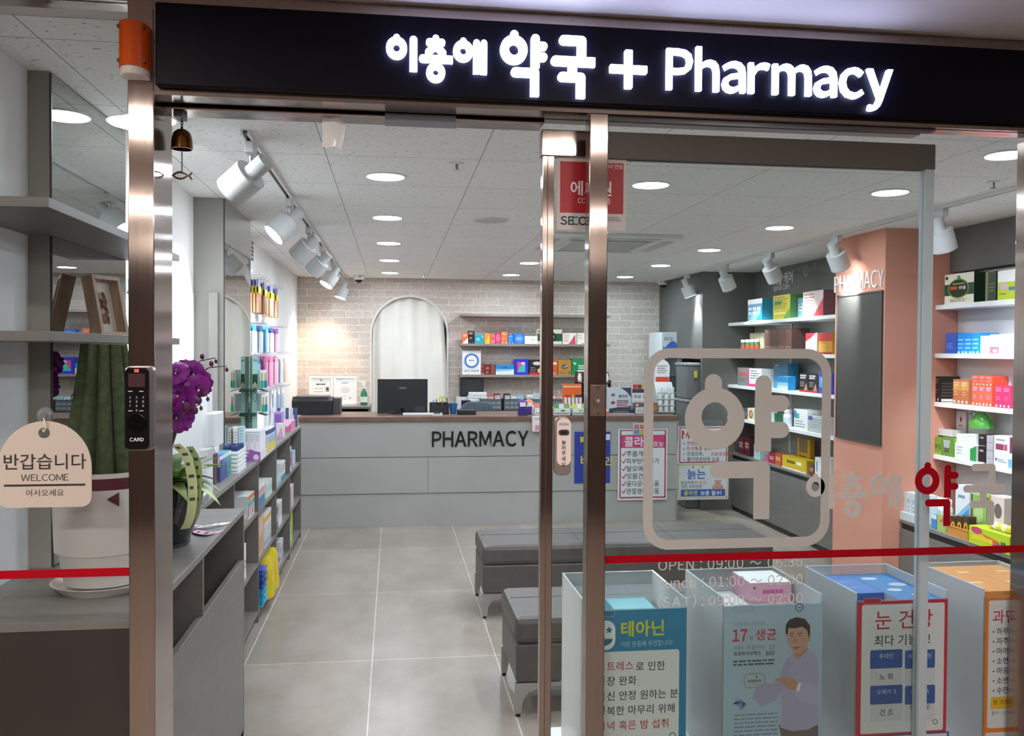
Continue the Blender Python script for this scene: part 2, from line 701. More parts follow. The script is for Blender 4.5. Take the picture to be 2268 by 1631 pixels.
        if bevel:
            b = o.modifiers.new('soft_edges', 'BEVEL')
            b.width = bevel
            b.segments = 2
            b.limit_method = 'ANGLE'
            b.angle_limit = math.radians(50)
        tag(o, label, cat, group, kind)
        return o


USED = {}


def tag(o, label=None, cat=None, group=None, kind=None):
    if label:
        o['label'] = label
        if cat:
            USED.setdefault(label, []).append(o.name)
    if cat:
        o['category'] = cat
    if group:
        o['group'] = group
    if kind:
        o['kind'] = kind
    return o


def thing(name, loc, label, cat, group=None, kind=None):
    o = bpy.data.objects.new(name, None)
    o.empty_display_size = 0.05
    o.location = Vector([float(c) for c in loc])
    COL.objects.link(o)
    return tag(o, label, cat, group, kind)


def dup(root, loc, label=None, group=None):
    """a copy of a thing with copies of its parts and sub-parts"""
    r = root.copy()
    COL.objects.link(r)
    r.location = Vector([float(c) for c in loc])
    if label:
        r['label'] = label
    if group:
        r['group'] = group
    for ch in list(root.children):
        c = ch.copy()
        COL.objects.link(c)
        c.parent = r
        for g in list(ch.children):
            d = g.copy()
            COL.objects.link(d)
            d.parent = c
    return r


ORD = ['first', 'second', 'third', 'fourth', 'fifth', 'sixth', 'seventh', 'eighth', 'ninth', 'tenth', 'eleventh', 'twelfth']


def rounded(x0, x1, y0, y1, r, n=8):
    pts = []
    for cx, cy, a in ((x1 - r, y1 - r, 0), (x0 + r, y1 - r, 90), (x0 + r, y0 + r, 180), (x1 - r, y0 + r, 270)):
        for i in range(n + 1):
            t = math.radians(a + 90.0 * i / n)
            pts.append((cx + r * math.cos(t), cy + r * math.sin(t)))
    return pts


def oval(cx, cy, rx, ry, n=32):
    return [(cx + rx * math.cos(2 * math.pi * i / n), cy + ry * math.sin(2 * math.pi * i / n)) for i in range(n)]


def capsule(x0, y0, x1, y1, w, c0=True, c1=True, n=8):
    """outline of a straight stroke; round or square ends"""
    dx, dy = x1 - x0, y1 - y0
    L = math.hypot(dx, dy) or 1e-6
    ux, uy = dx / L, dy / L
    r = w / 2
    a = math.atan2(uy, ux)
    pts = []
    if c1:
        pts += [(x1 + r * math.cos(a - math.pi / 2 + math.pi * i / n), y1 + r * math.sin(a - math.pi / 2 + math.pi * i / n)) for i in range(n + 1)]
    else:
        pts += [(x1 + uy * r, y1 - ux * r), (x1 - uy * r, y1 + ux * r)]
    if c0:
        pts += [(x0 + r * math.cos(a + math.pi / 2 + math.pi * i / n), y0 + r * math.sin(a + math.pi / 2 + math.pi * i / n)) for i in range(n + 1)]
    else:
        pts += [(x0 - uy * r, y0 + ux * r), (x0 + uy * r, y0 - ux * r)]
    return pts

# ------------------------------------------------------------------ the shell of the room
ZC = 2.41          # shop ceiling
WL, WR, WB = -1.06, 3.70, 10.0


def struct(name, mb, **k):
    return mb.build(name, kind='structure', keep=k.pop('keep', True), **k)


struct('floor', MB().box(-1.2, 3.85, 2.12, 10.75, -0.1, 0.0, M_FLOOR))
struct('ceiling', MB().box(-1.2, 3.85, 2.30, 10.75, ZC, ZC + 0.1, M_CEIL))
struct('floor_passage', MB().box(-5, 6, -4, 2.12, -0.1, 0.0, M_MALLFLOOR))
struct('ceiling_passage', MB().box(-5, 6, -4, 2.30, 2.412, 2.52, M_MALLCEIL))
struct('wall_opposite', MB().box(-5, 6, -4.15, -4, 0, 2.412, M_MALLWALL))
struct('wall_left', MB().box(WL - 0.14, WL, 2.17, 10.0, 0, ZC, M_WHITEWALL))
struct('wall_right', MB().box(WR, WR + 0.15, 2.17, 10.0, 0, ZC, M_WHITEWALL))
struct('wall_front_left', MB().box(-5, WL, 2.1, 2.2, 0, 2.41, M_MALLWALL))
struct('wall_front_right', MB().box(2.7, 6, 2.1, 2.2, 0, 2.41, M_MALLWALL))

# brick back wall with an arched opening
AC, AR, AS = 0.177, 0.420, 1.783
mb = MB()
mb.box(WL, AC - AR, WB, WB + 0.12, 0, ZC, M_BRICK)
mb.box(AC + AR, WR, WB, WB + 0.12, 0, ZC, M_BRICK)
na = 24
arch = [(AC - AR * math.cos(math.pi * i / na), AS + AR * math.sin(math.pi * i / na)) for i in range(na + 1)]
for i in range(na):
    (x0, z0), (x1, z1) = arch[i], arch[i + 1]
    vv = [(x0, WB, z0), (x1, WB, z1), (x1, WB, ZC), (x0, WB, ZC), (x0, WB + .12, z0), (x1, WB + .12, z1), (x1, WB + .12, ZC), (x0, WB + .12, ZC)]
    mb.add(vv, [(0, 1, 2, 3), (7, 6, 5, 4), (0, 4, 5, 1)], M_BRICK)
struct('wall_back', mb)
struct('wall_niche', MB().box(-0.8, 1.2, 10.62, 10.72, 0, ZC, M_WHITEWALL))
# pale lip round the arch
mb = MB()
fr = front(0, WB, 0)
lip = [(AC - AR, 0.0)] + arch + [(AC + AR, 0.0)]
lipo = [(AC - AR - 0.022, 0.0)] + [(AC - (AR + .022) * math.cos(math.pi * i / na), AS + (AR + .022) * math.sin(math.pi * i / na)) for i in range(na + 1)] + [(AC + AR + 0.022, 0.0)]
for i in range(len(lip) - 1):
    mb.prism(fr, [lip[i], lip[i + 1], lipo[i + 1], lipo[i]], -0.02, 0.012, P('dedad4', 0.6))
struct('trim_1', mb)

# pillars: two mirror-faced ones on the left wall, the salmon one on the right
struct('wall_pillar_left', MB().box(WL, -1.0, 2.745, 3.47, 0, ZC, M_GREYPAINT))
struct('wall_pillar_left.001', MB().box(WL, -0.905, 4.89, 5.76, 0.955, ZC, M_GREYPAINT))
for i, (x, y0, y1, lab) in enumerate(((-1.0, 2.75, 3.465, 'tall tinted mirror on the pillar behind the cactus'),
                                      (-0.905, 4.895, 5.755, 'tall tinted mirror on the pillar beside the hanging goods'))):
    m = MB().box(x + 0.0005, x + 0.006, y0, y1, 0.02 if i == 0 else 0.957, ZC - 0.005, M_MIRROR)
    m.box(x, x + 0.006, y0 - 0.004, y0 - 0.001, 0.02 if i == 0 else 0.957, ZC - 0.005, '2b2826')
    o = m.build('wall_mirror', label=lab, cat='mirror', group='mirrors on the left pillars')
struct('wall_pillar_right', MB().box(3.15, WR, 5.335, 5.98, 0, ZC, M_PINK))
# dark grey end block and header panels of the right-hand shelving
struct('wall_block_right', MB().box(3.08, WR, 8.54, 10.0, 1.53, ZC, M_DKGREY).box(3.08, WR, 8.54, 8.58, 0, 1.53, M_DKGREY).box(3.32, WR, 8.58, 10.0, 0, 1.53, M_DKGREY))
struct('trim_2', MB().box(3.63, WR, 5.98, 8.54, 1.93, ZC, M_DKGREY))
struct('trim_3', MB().box(3.60, WR, 2.6, 5.335, 2.128, ZC, M_DKGREY))

# ------------------------------------------------------------------ shop front
YG = 2.11
steel = M_STEEL
mb = MB().box(-0.598, -0.541, 2.10, 2.267, 0, 2.40, steel)
struct('trim_4', mb, bevel=0.002)
mb = MB().box(0.4695, 0.5155, 2.10, 2.15, 0, 2.178, steel)
struct('trim_5', mb, bevel=0.002)
struct('trim_6', MB().box(1.693, 1.75, 2.14, 2.222, 0, 2.178, steel), bevel=0.002)
struct('trim_7', MB().box(-1.06, -0.598, 2.10, 2.17, 2.385, 2.41, steel))          # head of the left pane
struct('trim_8', MB().box(-0.541, 2.7, 2.10, 2.165, 2.178, 2.41, steel))             # transom behind the sign
struct('trim_9', MB().box(-0.541, 0.372, 2.182, 2.26, 2.169, 2.30, steel), bevel=0.002)  # door operator housing over the opening
struct('trim_10', MB().box(-0.541, 1.43, 2.26, 2.30, 2.20, 2.41, P('9a9590', 0.5)))


def pane(name, x0, x1, z1, label):
    mb = MB().box(x0, x1, YG, YG + 0.01, 0.0, z1, M_GLASS)
    o = struct(name, mb)
    o['label'] = label
    return o


pane('window_1', -1.06, -0.598, 2.385, 'fixed clear pane between the passage and the cactus display')
pane('window_2', 0.5155, 2.7, 2.178, 'fixed clear pane carrying the white and red lettering')

# sliding leaf, stands open behind the right-hand pane
d0 = thing('door_1', (0.88, 2.215, 0), 'sliding glass door pushed open behind the lettered pane', 'door', kind='structure')
LX0, LX1 = OY(1200, 700, 2.205)[0], OY(2064, 700, 2.205)[0]
MB().box(LX0, LX0 + 0.030, 2.203, 2.233, 0.02, 2.094, steel).build('stile', d0, bevel=0.0015)
MB().box(LX0 + .012, LX0 + 0.0135, 2.2026, 2.2032, 0.02, 2.094, '3a302d').build('stile_groove', d0)
MB().box(LX1 - 0.024, LX1, 2.203, 2.233, 0.02, 2.094, thin_glass('frosted_stile', 'e3ebf0', 1.45, 0.1, 0.75, 'dde3e8')).build('frosted_stile', d0, label='frosted edge stile')
MB().box(LX0 - 0.004, .486, 2.200, 2.236, 2.094, 2.160, steel).build('top_rail', d0, bevel=0.002)
MB().box(.488, LX1, 2.200, 2.236, 2.094, 2.160, P('5f5751', .55)).build('rail_cover', d0, label='taupe rail cover')
MB().box(LX0, LX1, 2.203, 2.233, 0.02, 0.10, steel).build('bottom_rail', d0, bevel=0.002)
MB().box(LX0 + 0.03, LX1 - 0.024, 2.213, 2.221, 0.10, 2.094, M_LEAFGLASS).build('pane', d0)
# touch switch on the leaf
a, b = OY(1229, 925, 2.19), OY(1265, 1054, 2.19)
fr = front(0, 2.213, 0)
x0, x1, z1, z0 = a[0], b[0], a[2], b[2]
sw = MB().prism(fr, rounded(x0, x1, z0, z1, 0.016), 0, 0.02, P('8c7f7a', 0.35, 0.6)).build('touch_switch', d0, label='grey push switch with a pale face', bevel=0.002)
mb = MB().prism(fr, rounded(x0 + .006, x1 - .001, z0 + .026, z1 - .003, 0.015), 0.02, 0.0215, P('d8c7c2', 0.5))
xm = (x0 + x1) / 2 + .002
f2 = front(0, 2.213 - 0.0215, 0)
mb.text('PUSH', f2, xm, z1 - 0.021, 0.0085, '4a4341', 'c', 'b')
mb.text('눌러주세요', f2, xm, z1 - 0.068, 0.0125, '2c2725', 'c', 'b', vert=True)
mb.prism(f2, rounded(xm - .014, xm + .014, z1 - .046, z1 - .031, 0.007), 0, 0.0016, P('4b4442', 0.4))
mb.prism(f2, rounded(xm - .0095, xm + .0095, z1 - .043, z1 - .034, 0.004), 0.0016, 0.002, P('1b1413', 0.3))
mb.build('face_plate', sw)


# ------------------------------------------------------------------ the shop name, drawn as rounded strokes
# strokes in the sign's own units (x right, y down); k scales the stroke width
def name_strokes(k):
    S = []

    def ring(cx, cy, rx, ry, w):
        S.append(('o', cx, cy, rx, ry, w * k))

    def seg(x0, y0, x1, y1, w, c0=True, c1=True):
        S.append(('s', x0, y0, x1, y1, w * k, c0, c1))

    ring(293, 254, 57, 62, 60); seg(293, 171, 293, 196, 58); seg(430, 183, 430, 435, 66, True, False)
    seg(612, 161, 612, 194, 58); seg(560, 192, 662, 192, 60); seg(612, 219, 552, 274, 58); seg(612, 219, 672, 276, 58)
    seg(505, 328, 752, 328, 62, True, False); ring(613, 439, 51, 53, 57)
    ring(838, 252, 55, 59, 60); seg(838, 172, 838, 198, 58); seg(885, 252, 948, 252, 40, False, False)
    seg(948, 180, 948, 431, 57, True, False); seg(1009, 180, 1009, 433, 57, True, False)
    S.append(('big',))
    ring(1260, 220, 78, 83, 78); seg(1262, 96, 1262, 128, 74); seg(1440, 120, 1440, 361, 76, True, False)
    seg(1440, 179, 1508, 179, 74); seg(1440, 269, 1508, 269, 74)
    seg(1273, 403, 1437, 403, 78); seg(1437, 403, 1437, 596, 78, True, False)
    S.append(('last',))
    seg(1680, 117, 1835, 117, 80); seg(1835, 117, 1835, 262, 80, True, False); seg(1612, 292, 1950, 292, 82, True, False)
    seg(1758, 292, 1758, 415, 80, False, False); seg(1670, 423, 1829, 423, 80); seg(1829, 423, 1829, 596, 80, True, False)
    return S


def draw_strokes(mb, S, fr, fx, mats, c0=0.0, c1=0.002):
    """fx maps the strokes' units to the frame's metres: (ox, oy, s)"""
    ox, oy, s = fx
    mi = 0
    for i, q in enumerate(S):
        if q[0] in ('big', 'last'):
            mi += 1
            continue
        e = c1 + 0.00004 * (i % 9)
        if q[0] == 'o':
            _, cx, cy, rx, ry, w = q
            o1 = [(ox + a * s, oy - b * s) for a, b in oval(cx, cy, rx + w / 2, ry + w / 2)]
            i1 = [(ox + a * s, oy - b * s) for a, b in oval(cx, cy, rx - w / 2, ry - w / 2)]
            o1.reverse(); i1.reverse()
            mb.annulus(fr, o1, i1, c0, e, mats[mi])
        else:
            _, x0, y0, x1, y1, w, k0, k1 = q
            pts = [(ox + a * s, oy - b * s) for a, b in capsule(x0, y0, x1, y1, w, k0, k1)]
            pts.reverse()
            mb.prism(fr, pts, c0, e, mats[mi])


# lit fascia sign
YS = 2.075
sg = thing('shop_sign', (0.9, 2.09, 2.193), 'long black fascia sign with glowing white pharmacy lettering above the door', 'sign')
MB().box(-0.532, 2.7, YS, 2.0995, 2.193, 2.378, M_SIGN).build('sign_board', sg, bevel=0.003)
fs = front(0, YS, 0)
A = OY(855, 77, YS)
B = OY(1316, 150, YS)
s = (B[0] - A[0]) / (1950 - 207)
top = OY(1137, 70, YS)[2]
mb = MB()
draw_strokes(mb, name_strokes(0.93), fs, (A[0] - 207 * s, top + 59 * s, s), [M_LETTER] * 3, 0.0, 0.012)
mb.build('hangul_lettering', sg, label='glowing white Korean lettering')
mb = MB()
c = OY(1390, 156, YS)
hw, t = 0.0455, 0.0092
mb.prism(fs, rounded(c[0] - hw, c[0] + hw, c[2] - t, c[2] + t, 0.002), 0, 0.012, M_LETTER)
mb.prism(fs, rounded(c[0] - t, c[0] + t, c[2] - hw, c[2] + hw, 0.002), 0, 0.01205, M_LETTER)
mb.build('plus_symbol', sg)
mb = MB()
p0, p1 = OY(1470, 197, YS), OY(1972, 225, YS)
mb.text('Pharmacy', fs, p0[0], p0[2] - 0.001, 0.128, M_LETTER, 'l', 'b', 0.0, width=p1[0] - p0[0] + 0.004, thick=0.012)
# full-height em while the width is fitted
mb.build('latin_lettering', sg, label='glowing white word Pharmacy')

# orange beacon on the head of the left-hand post
x0, x1 = OY(251, 100, 2.04)[0], OY(320, 100, 2.04)[0]
zt, zb = OY(285, 37, 2.04)[2], OY(285, 160, 2.04)[2]
bc = thing('warning_beacon', ((x0 + x1) / 2, 2.10, zb), 'orange warning beacon on the steel post beside the black sign', 'beacon light')
m_or = new_mat('orange_lens', 0.15)
pb = m_or.node_tree.nodes['Principled BSDF']
pb.inputs['Base Color'].default_value = lin('e8590a')
pb.inputs['Transmission Weight'].default_value = 0.25
xm, hr = (x0 + x1) / 2, (x1 - x0) / 2
prof = [(hr * math.cos(math.pi * i / 12) * -1, 0.012 + 0.05 * math.sin(math.pi * i / 12)) for i in range(13)]
fz = Fr((xm, 2.10, 0), (1, 0, 0), (0, -1, 0), (0, 0, 1))
mb = MB().prism(fz, [(-hr, 0.0)] + prof + [(hr, 0.0)], zb + .018, zt - .004, m_or, True)
bl = mb.build('orange_lens', bc, bevel=0.002)
mb = MB().prism(fz, [(-hr * .93, 0.0)] + [(p * .93, q * .93) for p, q in prof] + [(hr * .93, 0)], zb, zb + .018, P('d9d0cb', 0.5), True)
mb.build('base', bc, bevel=0.002)
for sx in (-1, 1):
    for zz in (zb + .03, zt - .016):
        MB().cyl((xm + sx * hr * .80, 2.10 - .035, zz), (xm + sx * hr * .80, 2.10 - .047, zz), .004, .004, '5a2407', 10).build('screw_cap', bl)

# digital lock on the left-hand post
a, b = OY(276, 812, 2.075), OY(336, 998, 2.075)
x0, x1, z1, z0 = a[0], b[0], a[2], b[2]
lk = thing('door_lock', ((x0 + x1) / 2, 2.10, z0), 'black digital door lock with keypad on the steel post', 'door lock')
fl = front(0, 2.10, 0)
MB().prism(fl, rounded(x0 - .001, x1 + .004, z0 - .001, z1 + .001, 0.012), 0, 0.022, P('7d7a7c', 0.25, 0.8)).build('housing', lk, bevel=0.003)
lkp = MB().prism(fl, rounded(x0, x1 - .006, z0 + .002, z1 - .003, 0.010), 0.022, 0.026, P('0d0a0c', 0.12, 0, 0.6)).build('front_panel', lk, bevel=0.001)
f2 = front(0, 2.10 - 0.026, 0)
w, xm = x1 - x0, (x0 + x1) / 2 - .003
MB().prism(f2, rounded(xm - .018, xm + .018, z1 - .046, z1 - .016, 0.002), 0, 0.0006, P('3a2326', 0.2)).build('screen', lkp)
mb = MB()
mb.rect(f2, xm - .005, xm + .005, z1 - .013, z1 - .006, 'e8503c')
mb.build('badge', lkp, label='small red badge')
mb = MB()
for r in range(3):
    for q in range(3):
        mb.text(str(r * 3 + q + 1), f2, xm + (q - 1) * .014, z1 - .072 - r * .0095, .0065, 'b9b4b4', 'c')
for q in (-1, 1):
    mb.lines(f2, xm + q * .012 - .006, xm + q * .012 + .006, z1 - .055, 1, .004, .0018, 'b9b4b4')
    mb.lines(f2, xm + q * .012 - .006, xm + q * .012 + .006, z1 - .099, 1, .004, .0018, 'b9b4b4')
mb.text('0', f2, xm, z1 - .101, .0065, 'b9b4b4', 'c')
mb.build('keypad', lkp, label='pale keypad digits')
mb = MB()
mb.text('CARD', f2, xm, z0 + .021, .0105, 'c9c4c4', 'c', 'b')
mb.build('lettering', lkp, label='word CARD in pale letters')
MB().prism(f2, oval(xm, z0 + .062, .02, .02), 0, 0.0035, P('050405', 0.08), True).build('touch_ring', lkp)

# keyhole plate on the middle post
a, b = OY(1307, 853, 2.10), OY(1340, 922, 2.10)
kp = thing('keyhole_plate', ((a[0] + b[0]) / 2, 2.10, b[2]), 'small brown keyhole plate screwed to the middle steel post', 'lock plate')
m_pl = P('6f5d55', 0.35, 0.7)
kpp = MB().fbox(fl, a[0], b[0], b[2], a[2], 0, 0.003, m_pl).build('plate', kp, bevel=0.0008)
xm, zm = (a[0] + b[0]) / 2, (a[2] + b[2]) / 2
for k, zz in enumerate((a[2] - .007, b[2] + .007)):
    MB().cyl((xm, 2.097, zz), (xm, 2.0945, zz), .0042, .003, M_CHROME, 12).build('screw', kpp)
mb = MB().cyl((xm, 2.097, zm), (xm, 2.0935, zm), .012, .0115, m_pl, 24).cyl((xm, 2.0935, zm), (xm, 2.0925, zm), .004, .004, P('c9beb8', 0.3, 0.8), 12)
mb.build('cylinder_lock', kp)

# wind bell under the door housing
hk = OY(400, 232, 2.225)
bell = OY(403, 310, 2.225)
wb_ = thing('wind_bell', (bell[0], 2.225, bell[2]), 'little brass wind bell with a hanging fish at the door head', 'bell')
brass = P('7a5327', 0.22, 0.95)
dkm = P('3a2d25', 0.4, 0.8)
k = 2.225 / F
MB().box(hk[0] - .011, hk[0] + .010, 2.20, 2.25, hk[2] - 30 * k, 2.17, '3a3230').build('bracket', wb_)
zt = OY(403, 286, 2.225)[2]
zb = OY(403, 331, 2.225)[2]
rb = 22 * k
h = zt - zb
mb = MB().lathe([(0.0001, zt), (rb * .45, zt - h * .04), (rb * .8, zt - h * .2), (rb * .96, zt - h * .5), (rb, zt - h * .9), (rb * 1.02, zb), (rb * .92, zb), (rb * .85, zt - h * .5), (0.0001, zt - h * .12)], bell[0], 2.225, brass, 28)
mb.cyl((bell[0], 2.225, zt), (bell[0], 2.225, zt + .006), .003, .003, dkm, 10)
mb.build('bell', wb_)
mb = MB()


def chain(mb, x, y, z0, z1, r, m):
    n = max(2, int(round((z0 - z1) / (r * 1.5))))
    for i in range(n):
        zc = z0 - (z0 - z1) * (i + .5) / n
        pts = []
        for j in range(9):
            t = 2 * math.pi * j / 8
            if i % 2:
                pts.append((x + r * .55 * math.cos(t), y, zc + r * math.sin(t)))
            else:
                pts.append((x, y + r * .55 * math.cos(t), zc + r * math.sin(t)))
        mb.tube(pts, r * .22, m, 5)


chain(mb, bell[0], 2.225, hk[2] - 30 * k, zt + .004, .005, dkm)
mb.build('chain', wb_)
mb = MB()
chain(mb, bell[0], 2.225, zb + .02, OY(403, 379, 2.225)[2], .003, dkm)
mb.build('chain', wb_)
fz_ = OY(403, 389, 2.225)[2]
ff_ = front(bell[0], 2.226, fz_)
mb = MB()
up = [(-22 * k + 44 * k * i / 12 * .82, 9 * k * math.sin(math.pi * min(1, i / 12.0))) for i in range(13)]
lo = [(a_, -b_) for a_, b_ in reversed(up[1:-1])]
oc = up + lo
inn = [(a_ * .72 - .001, b_ * .55) for a_, b_ in oc]
mb.annulus(ff_, [(a_, b_) for a_, b_ in reversed(oc)], [(a_, b_) for a_, b_ in reversed(inn)], 0, .0018, dkm)
for q in range(5):
    xx = -16 * k + q * 6 * k
    mb.tube([ff_.p(xx, -6 * k * .8, .001), ff_.p(xx + 3 * k, 0, .001), ff_.p(xx, 6 * k * .8, .001)], .0006, dkm, 5)
mb.prism(ff_, [(13 * k, 1.5 * k), (20 * k, 8 * k), (22 * k, 6 * k), (17 * k, 0), (22 * k, -8 * k), (19 * k, -9 * k), (13 * k, -1.5 * k)], 0, .0018, dkm)
mb.build('fish', wb_, label='flat openwork metal fish')

# crumpled film and blue-grey film strip left at the housing's lower edge
p = OY(740, 292, 2.205)
mb = MB()
k = 2.205 / F
q = [[(-25, 34), (-12, 30), (6, 30), (20, 24), (24, 14)], [(-26, 14), (-6, 12), (8, 12), (16, 8), (23, 4)], [(-24, -10), (-4, -8), (4, -14), (12, -14), (21, -12)], [(-27, -32), (-14, -36), (2, -30), (8, -36), (15, -36)]]
dz = [[0, .006, -.004, .008, 0], [.004, -.006, .008, -.002, .004], [0, .006, -.006, .008, -.002], [.004, -.002, .006, 0, .004]]
mb.sheet([[(p[0] + a_ * k, 2.205 + dz[i][j], p[2] + b_ * k) for j, (a_, b_) in enumerate(r)] for i, r in enumerate(q)], P('f3f4f6', 0.12, 0.0, 0.8), (0, .001, 0))
mb.build('crumpled_film', label='crumpled silvery white film hanging from the door head', cat='plastic film')
a, b = OY(853, 262, 2.18), OY(1010, 285, 2.18)
MB().box(a[0], b[0], 2.178, 2.1815, b[2], a[2] + .012, P('7f828f', 0.3)).build('film_strip', label='blue-grey film strip along the door head', cat='plastic film')

# ------------------------------------------------------------------ vinyl lettering and tags on the panes
VIN = vinyl('pale_vinyl', 'aeaaa6')
VIN2 = vinyl('pinkish_vinyl', 'beb7b4')
RED = vinyl('red_vinyl', '98101c', 0.2)
fg = front(0, YG, 0)


def stripe(x0, x1, z, lab):
    MB().fbox(fg, x0, x1, z - .0095, z + .0095, 0.0002, 0.0012, RED).build('safety_stripe', label=lab, cat='vinyl stripe', group='red safety stripes on the panes')


stripe(-1.06, -0.598, 1.089, 'red vinyl stripe on the pane in front of the cactus pot')
stripe(0.5155, 2.7, 1.087, 'red vinyl stripe on the lettered pane above the opening hours')


def gx(px, py):
    q = OY(px, py, YG)
    return q[0], q[2]


# big logo: rounded square with the syllable inside
mb = MB()
x0, z1 = gx(1427, 771)
x1, z0 = gx(1836, 1209)
t = 22.5 * YG / F
mb.annulus(fg, rounded(x0, x1, z0, z1, 0.066, 10), rounded(x0 + t, x1 - t, z0 + t, z1 - t, 0.066 - t, 10), 0.0002, 0.0012, VIN)
ox, oz = gx(1583, 925)
k = YG / F


def dseg(x0, y0, x1, y1, w, c0=True, c1=True, e=0.0):
    pts = [(ox + (a_ - 1583) * k, oz - (b_ - 925) * k) for a_, b_ in capsule(x0, y0, x1, y1, w, c0, c1)]
    pts.reverse()
    mb.prism(fg, pts, 0.0002, 0.0012 + e, VIN)


o1 = [(ox + a_ * k, oz + b_ * k) for a_, b_ in oval(0, -3, 72, 72)]
i1 = [(ox + a_ * k, oz + b_ * k) for a_, b_ in oval(0, 2, 32, 33)]
mb.annulus(fg, o1, i1, 0.0002, 0.0012, VIN)
dseg(1579, 845, 1579, 864, 41, e=.00003)
dseg(1700, 847, 1700, 1005, 40, True, False, e=.00006)
dseg(1700, 893, 1745, 893, 38, e=.00009)
dseg(1700, 955, 1745, 955, 38, e=.00012)
dseg(1592, 1047, 1699, 1047, 39, e=.00003)
dseg(1698, 1047, 1698, 1163, 39, True, False, e=.00006)
mb.build('logo_decal', label='large pale vinyl logo, one syllable in a rounded square', cat='decal')

# shop name on the pane, red middle syllable
mb = MB()
xa, za = gx(2025, 1022)
s = 0.2925 * YG / F
S = name_strokes(0.76)
draw_strokes(mb, S, fg, (xa - 1145 * s, za + 59 * s, s), [VIN2, RED, VIN2], 0.0002, 0.0012)
mb.build('shop_name_decal', label='pale shop name with one red syllable on the pane', cat='decal')

# opening hours
mb = MB()
for px, py, st, wpx in ((1457, 1264, 'OPEN : 09:00 ~ 06:30', 355), (1457, 1304, 'Lunch : 01:00 ~ 02:00', 355), (1457, 1346, '(SAT) : 09:00 ~ 02:00', 355)):
    x, z = gx(px, py)
    pieces, tot = layout(st, 'r')
    W = wpx * YG / F
    h = 0.034
    for vv, f_f, dx in pieces:
        mb.add([fg.p(x + dx * W / tot + vx * h * 0.95, z + vy * h, 0.0008) for vx, vy in vv], f_f, VIN2)
mb.build('opening_hours_decal', label='pale opening hours lettering below the red stripe', cat='decal')

# hanging welcome tag with suction cup
a, b = gx(-2, 933), gx(206, 1121)
x0, x1, z1, z0 = a[0], b[0], a[1], b[1]
xm = (x0 + x1) / 2
wt = thing('welcome_tag', (xm, YG - .006, z0), 'cream arched welcome tag hanging on the pane in front of the cactus', 'sign')
r = (x1 - x0) / 2
zs = OY(101, 1035, YG)[2]
out = [(x0 + .022, z0), (x1 - .022, z0)] + [(x1 - .022 + .022 * math.sin(t_ * math.pi / 12), z0 + .022 - .022 * math.cos(t_ * math.pi / 12)) for t_ in range(1, 7)]
out += [(xm + r * math.cos(math.pi * i / 28), zs + (z1 - zs) * math.sin(math.pi * i / 28)) for i in range(29)]
out += [(x0 + .022 - .022 * math.cos(t_ * math.pi / 12), z0 + .022 - .022 * math.sin(t_ * math.pi / 12)) for t_ in range(0, 6)]
hc = OY(101, 959, YG)
hole = []
for (pa, pb_) in out:
    t_ = math.atan2(pb_ - hc[2], pa - hc[0])
    hole.append((hc[0] + .0125 * math.cos(t_), hc[2] + .0125 * math.sin(t_)))
ft = front(0, YG - .006, 0)
m_tag = P('a3968c', 0.55)
mb = MB().annulus(ft, out, hole, 0, .003, m_tag)
fk = front(0, YG - .009, 0)
mb.text('반갑습니다', fk, xm, OY(101, 1036, YG)[2], 0.0385, '1c1514', 'c', 'm')
mb.text('WELCOME', fk, xm, OY(101, 1064, YG)[2], 0.020, '2c2422', 'c', 'r', width=95 * k)
mb.rect(fk, xm - 80 * k, xm + 80 * k, OY(101, 1076, YG)[2], OY(101, 1071.5, YG)[2], '1c1514')
mb.text('어서오세요', fk, xm, OY(101, 1097, YG)[2], 0.0178, '2c2422', 'c', 'r')
mb.build('tag_board', wt)
cp = OY(101, 921, YG)
mb = MB()
fy = Fr((cp[0], YG, cp[2]), (1, 0, 0), (0, 0, 1), (0, -1, 0))
for r0, c0, r1, c1 in ((.0195, .0003, .016, .004), (.016, .004, .008, .007), (.008, .007, .006, .014)):
    mb.cyl(fy.p(0, 0, c0), fy.p(0, 0, c1), r0, r1, M_CLEAR, 24)
mb.build('suction_cup', wt, label='clear suction cup')
mb = MB().tube([fy.p(0, -.004, .012), fy.p(0.004, -.018, .013), fy.p(.004, -.03, .012), fy.p(0, -.036, .011), fy.p(-.003, -.03, .010)], .0016, P('c9b9a6', 0.3))
mb.build('hook', wt)

# security sticker on the sliding leaf
a, b = OY(1233, 349, 2.2125), OY(1386, 512, 2.2125)
fq = front(0, 2.2128, 0)
x0, x1, z1, z0 = a[0], b[0], a[2], b[2]
W, H_ = x1 - x0, z1 - z0
mb = MB().fbox(fq, x0, x1, z0, z1, 0, .0006, P('cfc4c0', 0.6))
f2 = front(0, 2.2122, 0)
mb.rect(f2, x0 + .05 * W, x1 - .04 * W, z0 + .235 * H_, z1 - .05 * H_, 'a80f1e', .0003)
mb.text('언제나 안심', f2, x1 - .05 * W, z1 - .125 * H_, .0125, 'e6dcd9', 'r', 'm')
mb.text('에스원', f2, (x0 + x1) / 2, z0 + .50 * H_, .040, 'efe6e3', 'c', 'b', width=.62 * W)
mb.text('CCTV 녹화중', f2, (x0 + x1) / 2 + .04 * W, z0 + .375 * H_, .017, 'efe6e3', 'c', 'r', width=.48 * W)
mb.text('SE', f2, x0 + .05 * W, z0 + .07 * H_, .028, '1c1a33', 'l', 'h')
mb.text('C', f2, x0 + .215 * W, z0 + .07 * H_, .028, '2f7f83', 'l', 'h')
mb.text('OM', f2, x0 + .31 * W, z0 + .07 * H_, .028, '1c1a33', 'l', 'h')
mb.lines(f2, x0 + .70 * W, x0 + .95 * W, z0 + .19 * H_, 3, .0042, .0016, '5c5554')
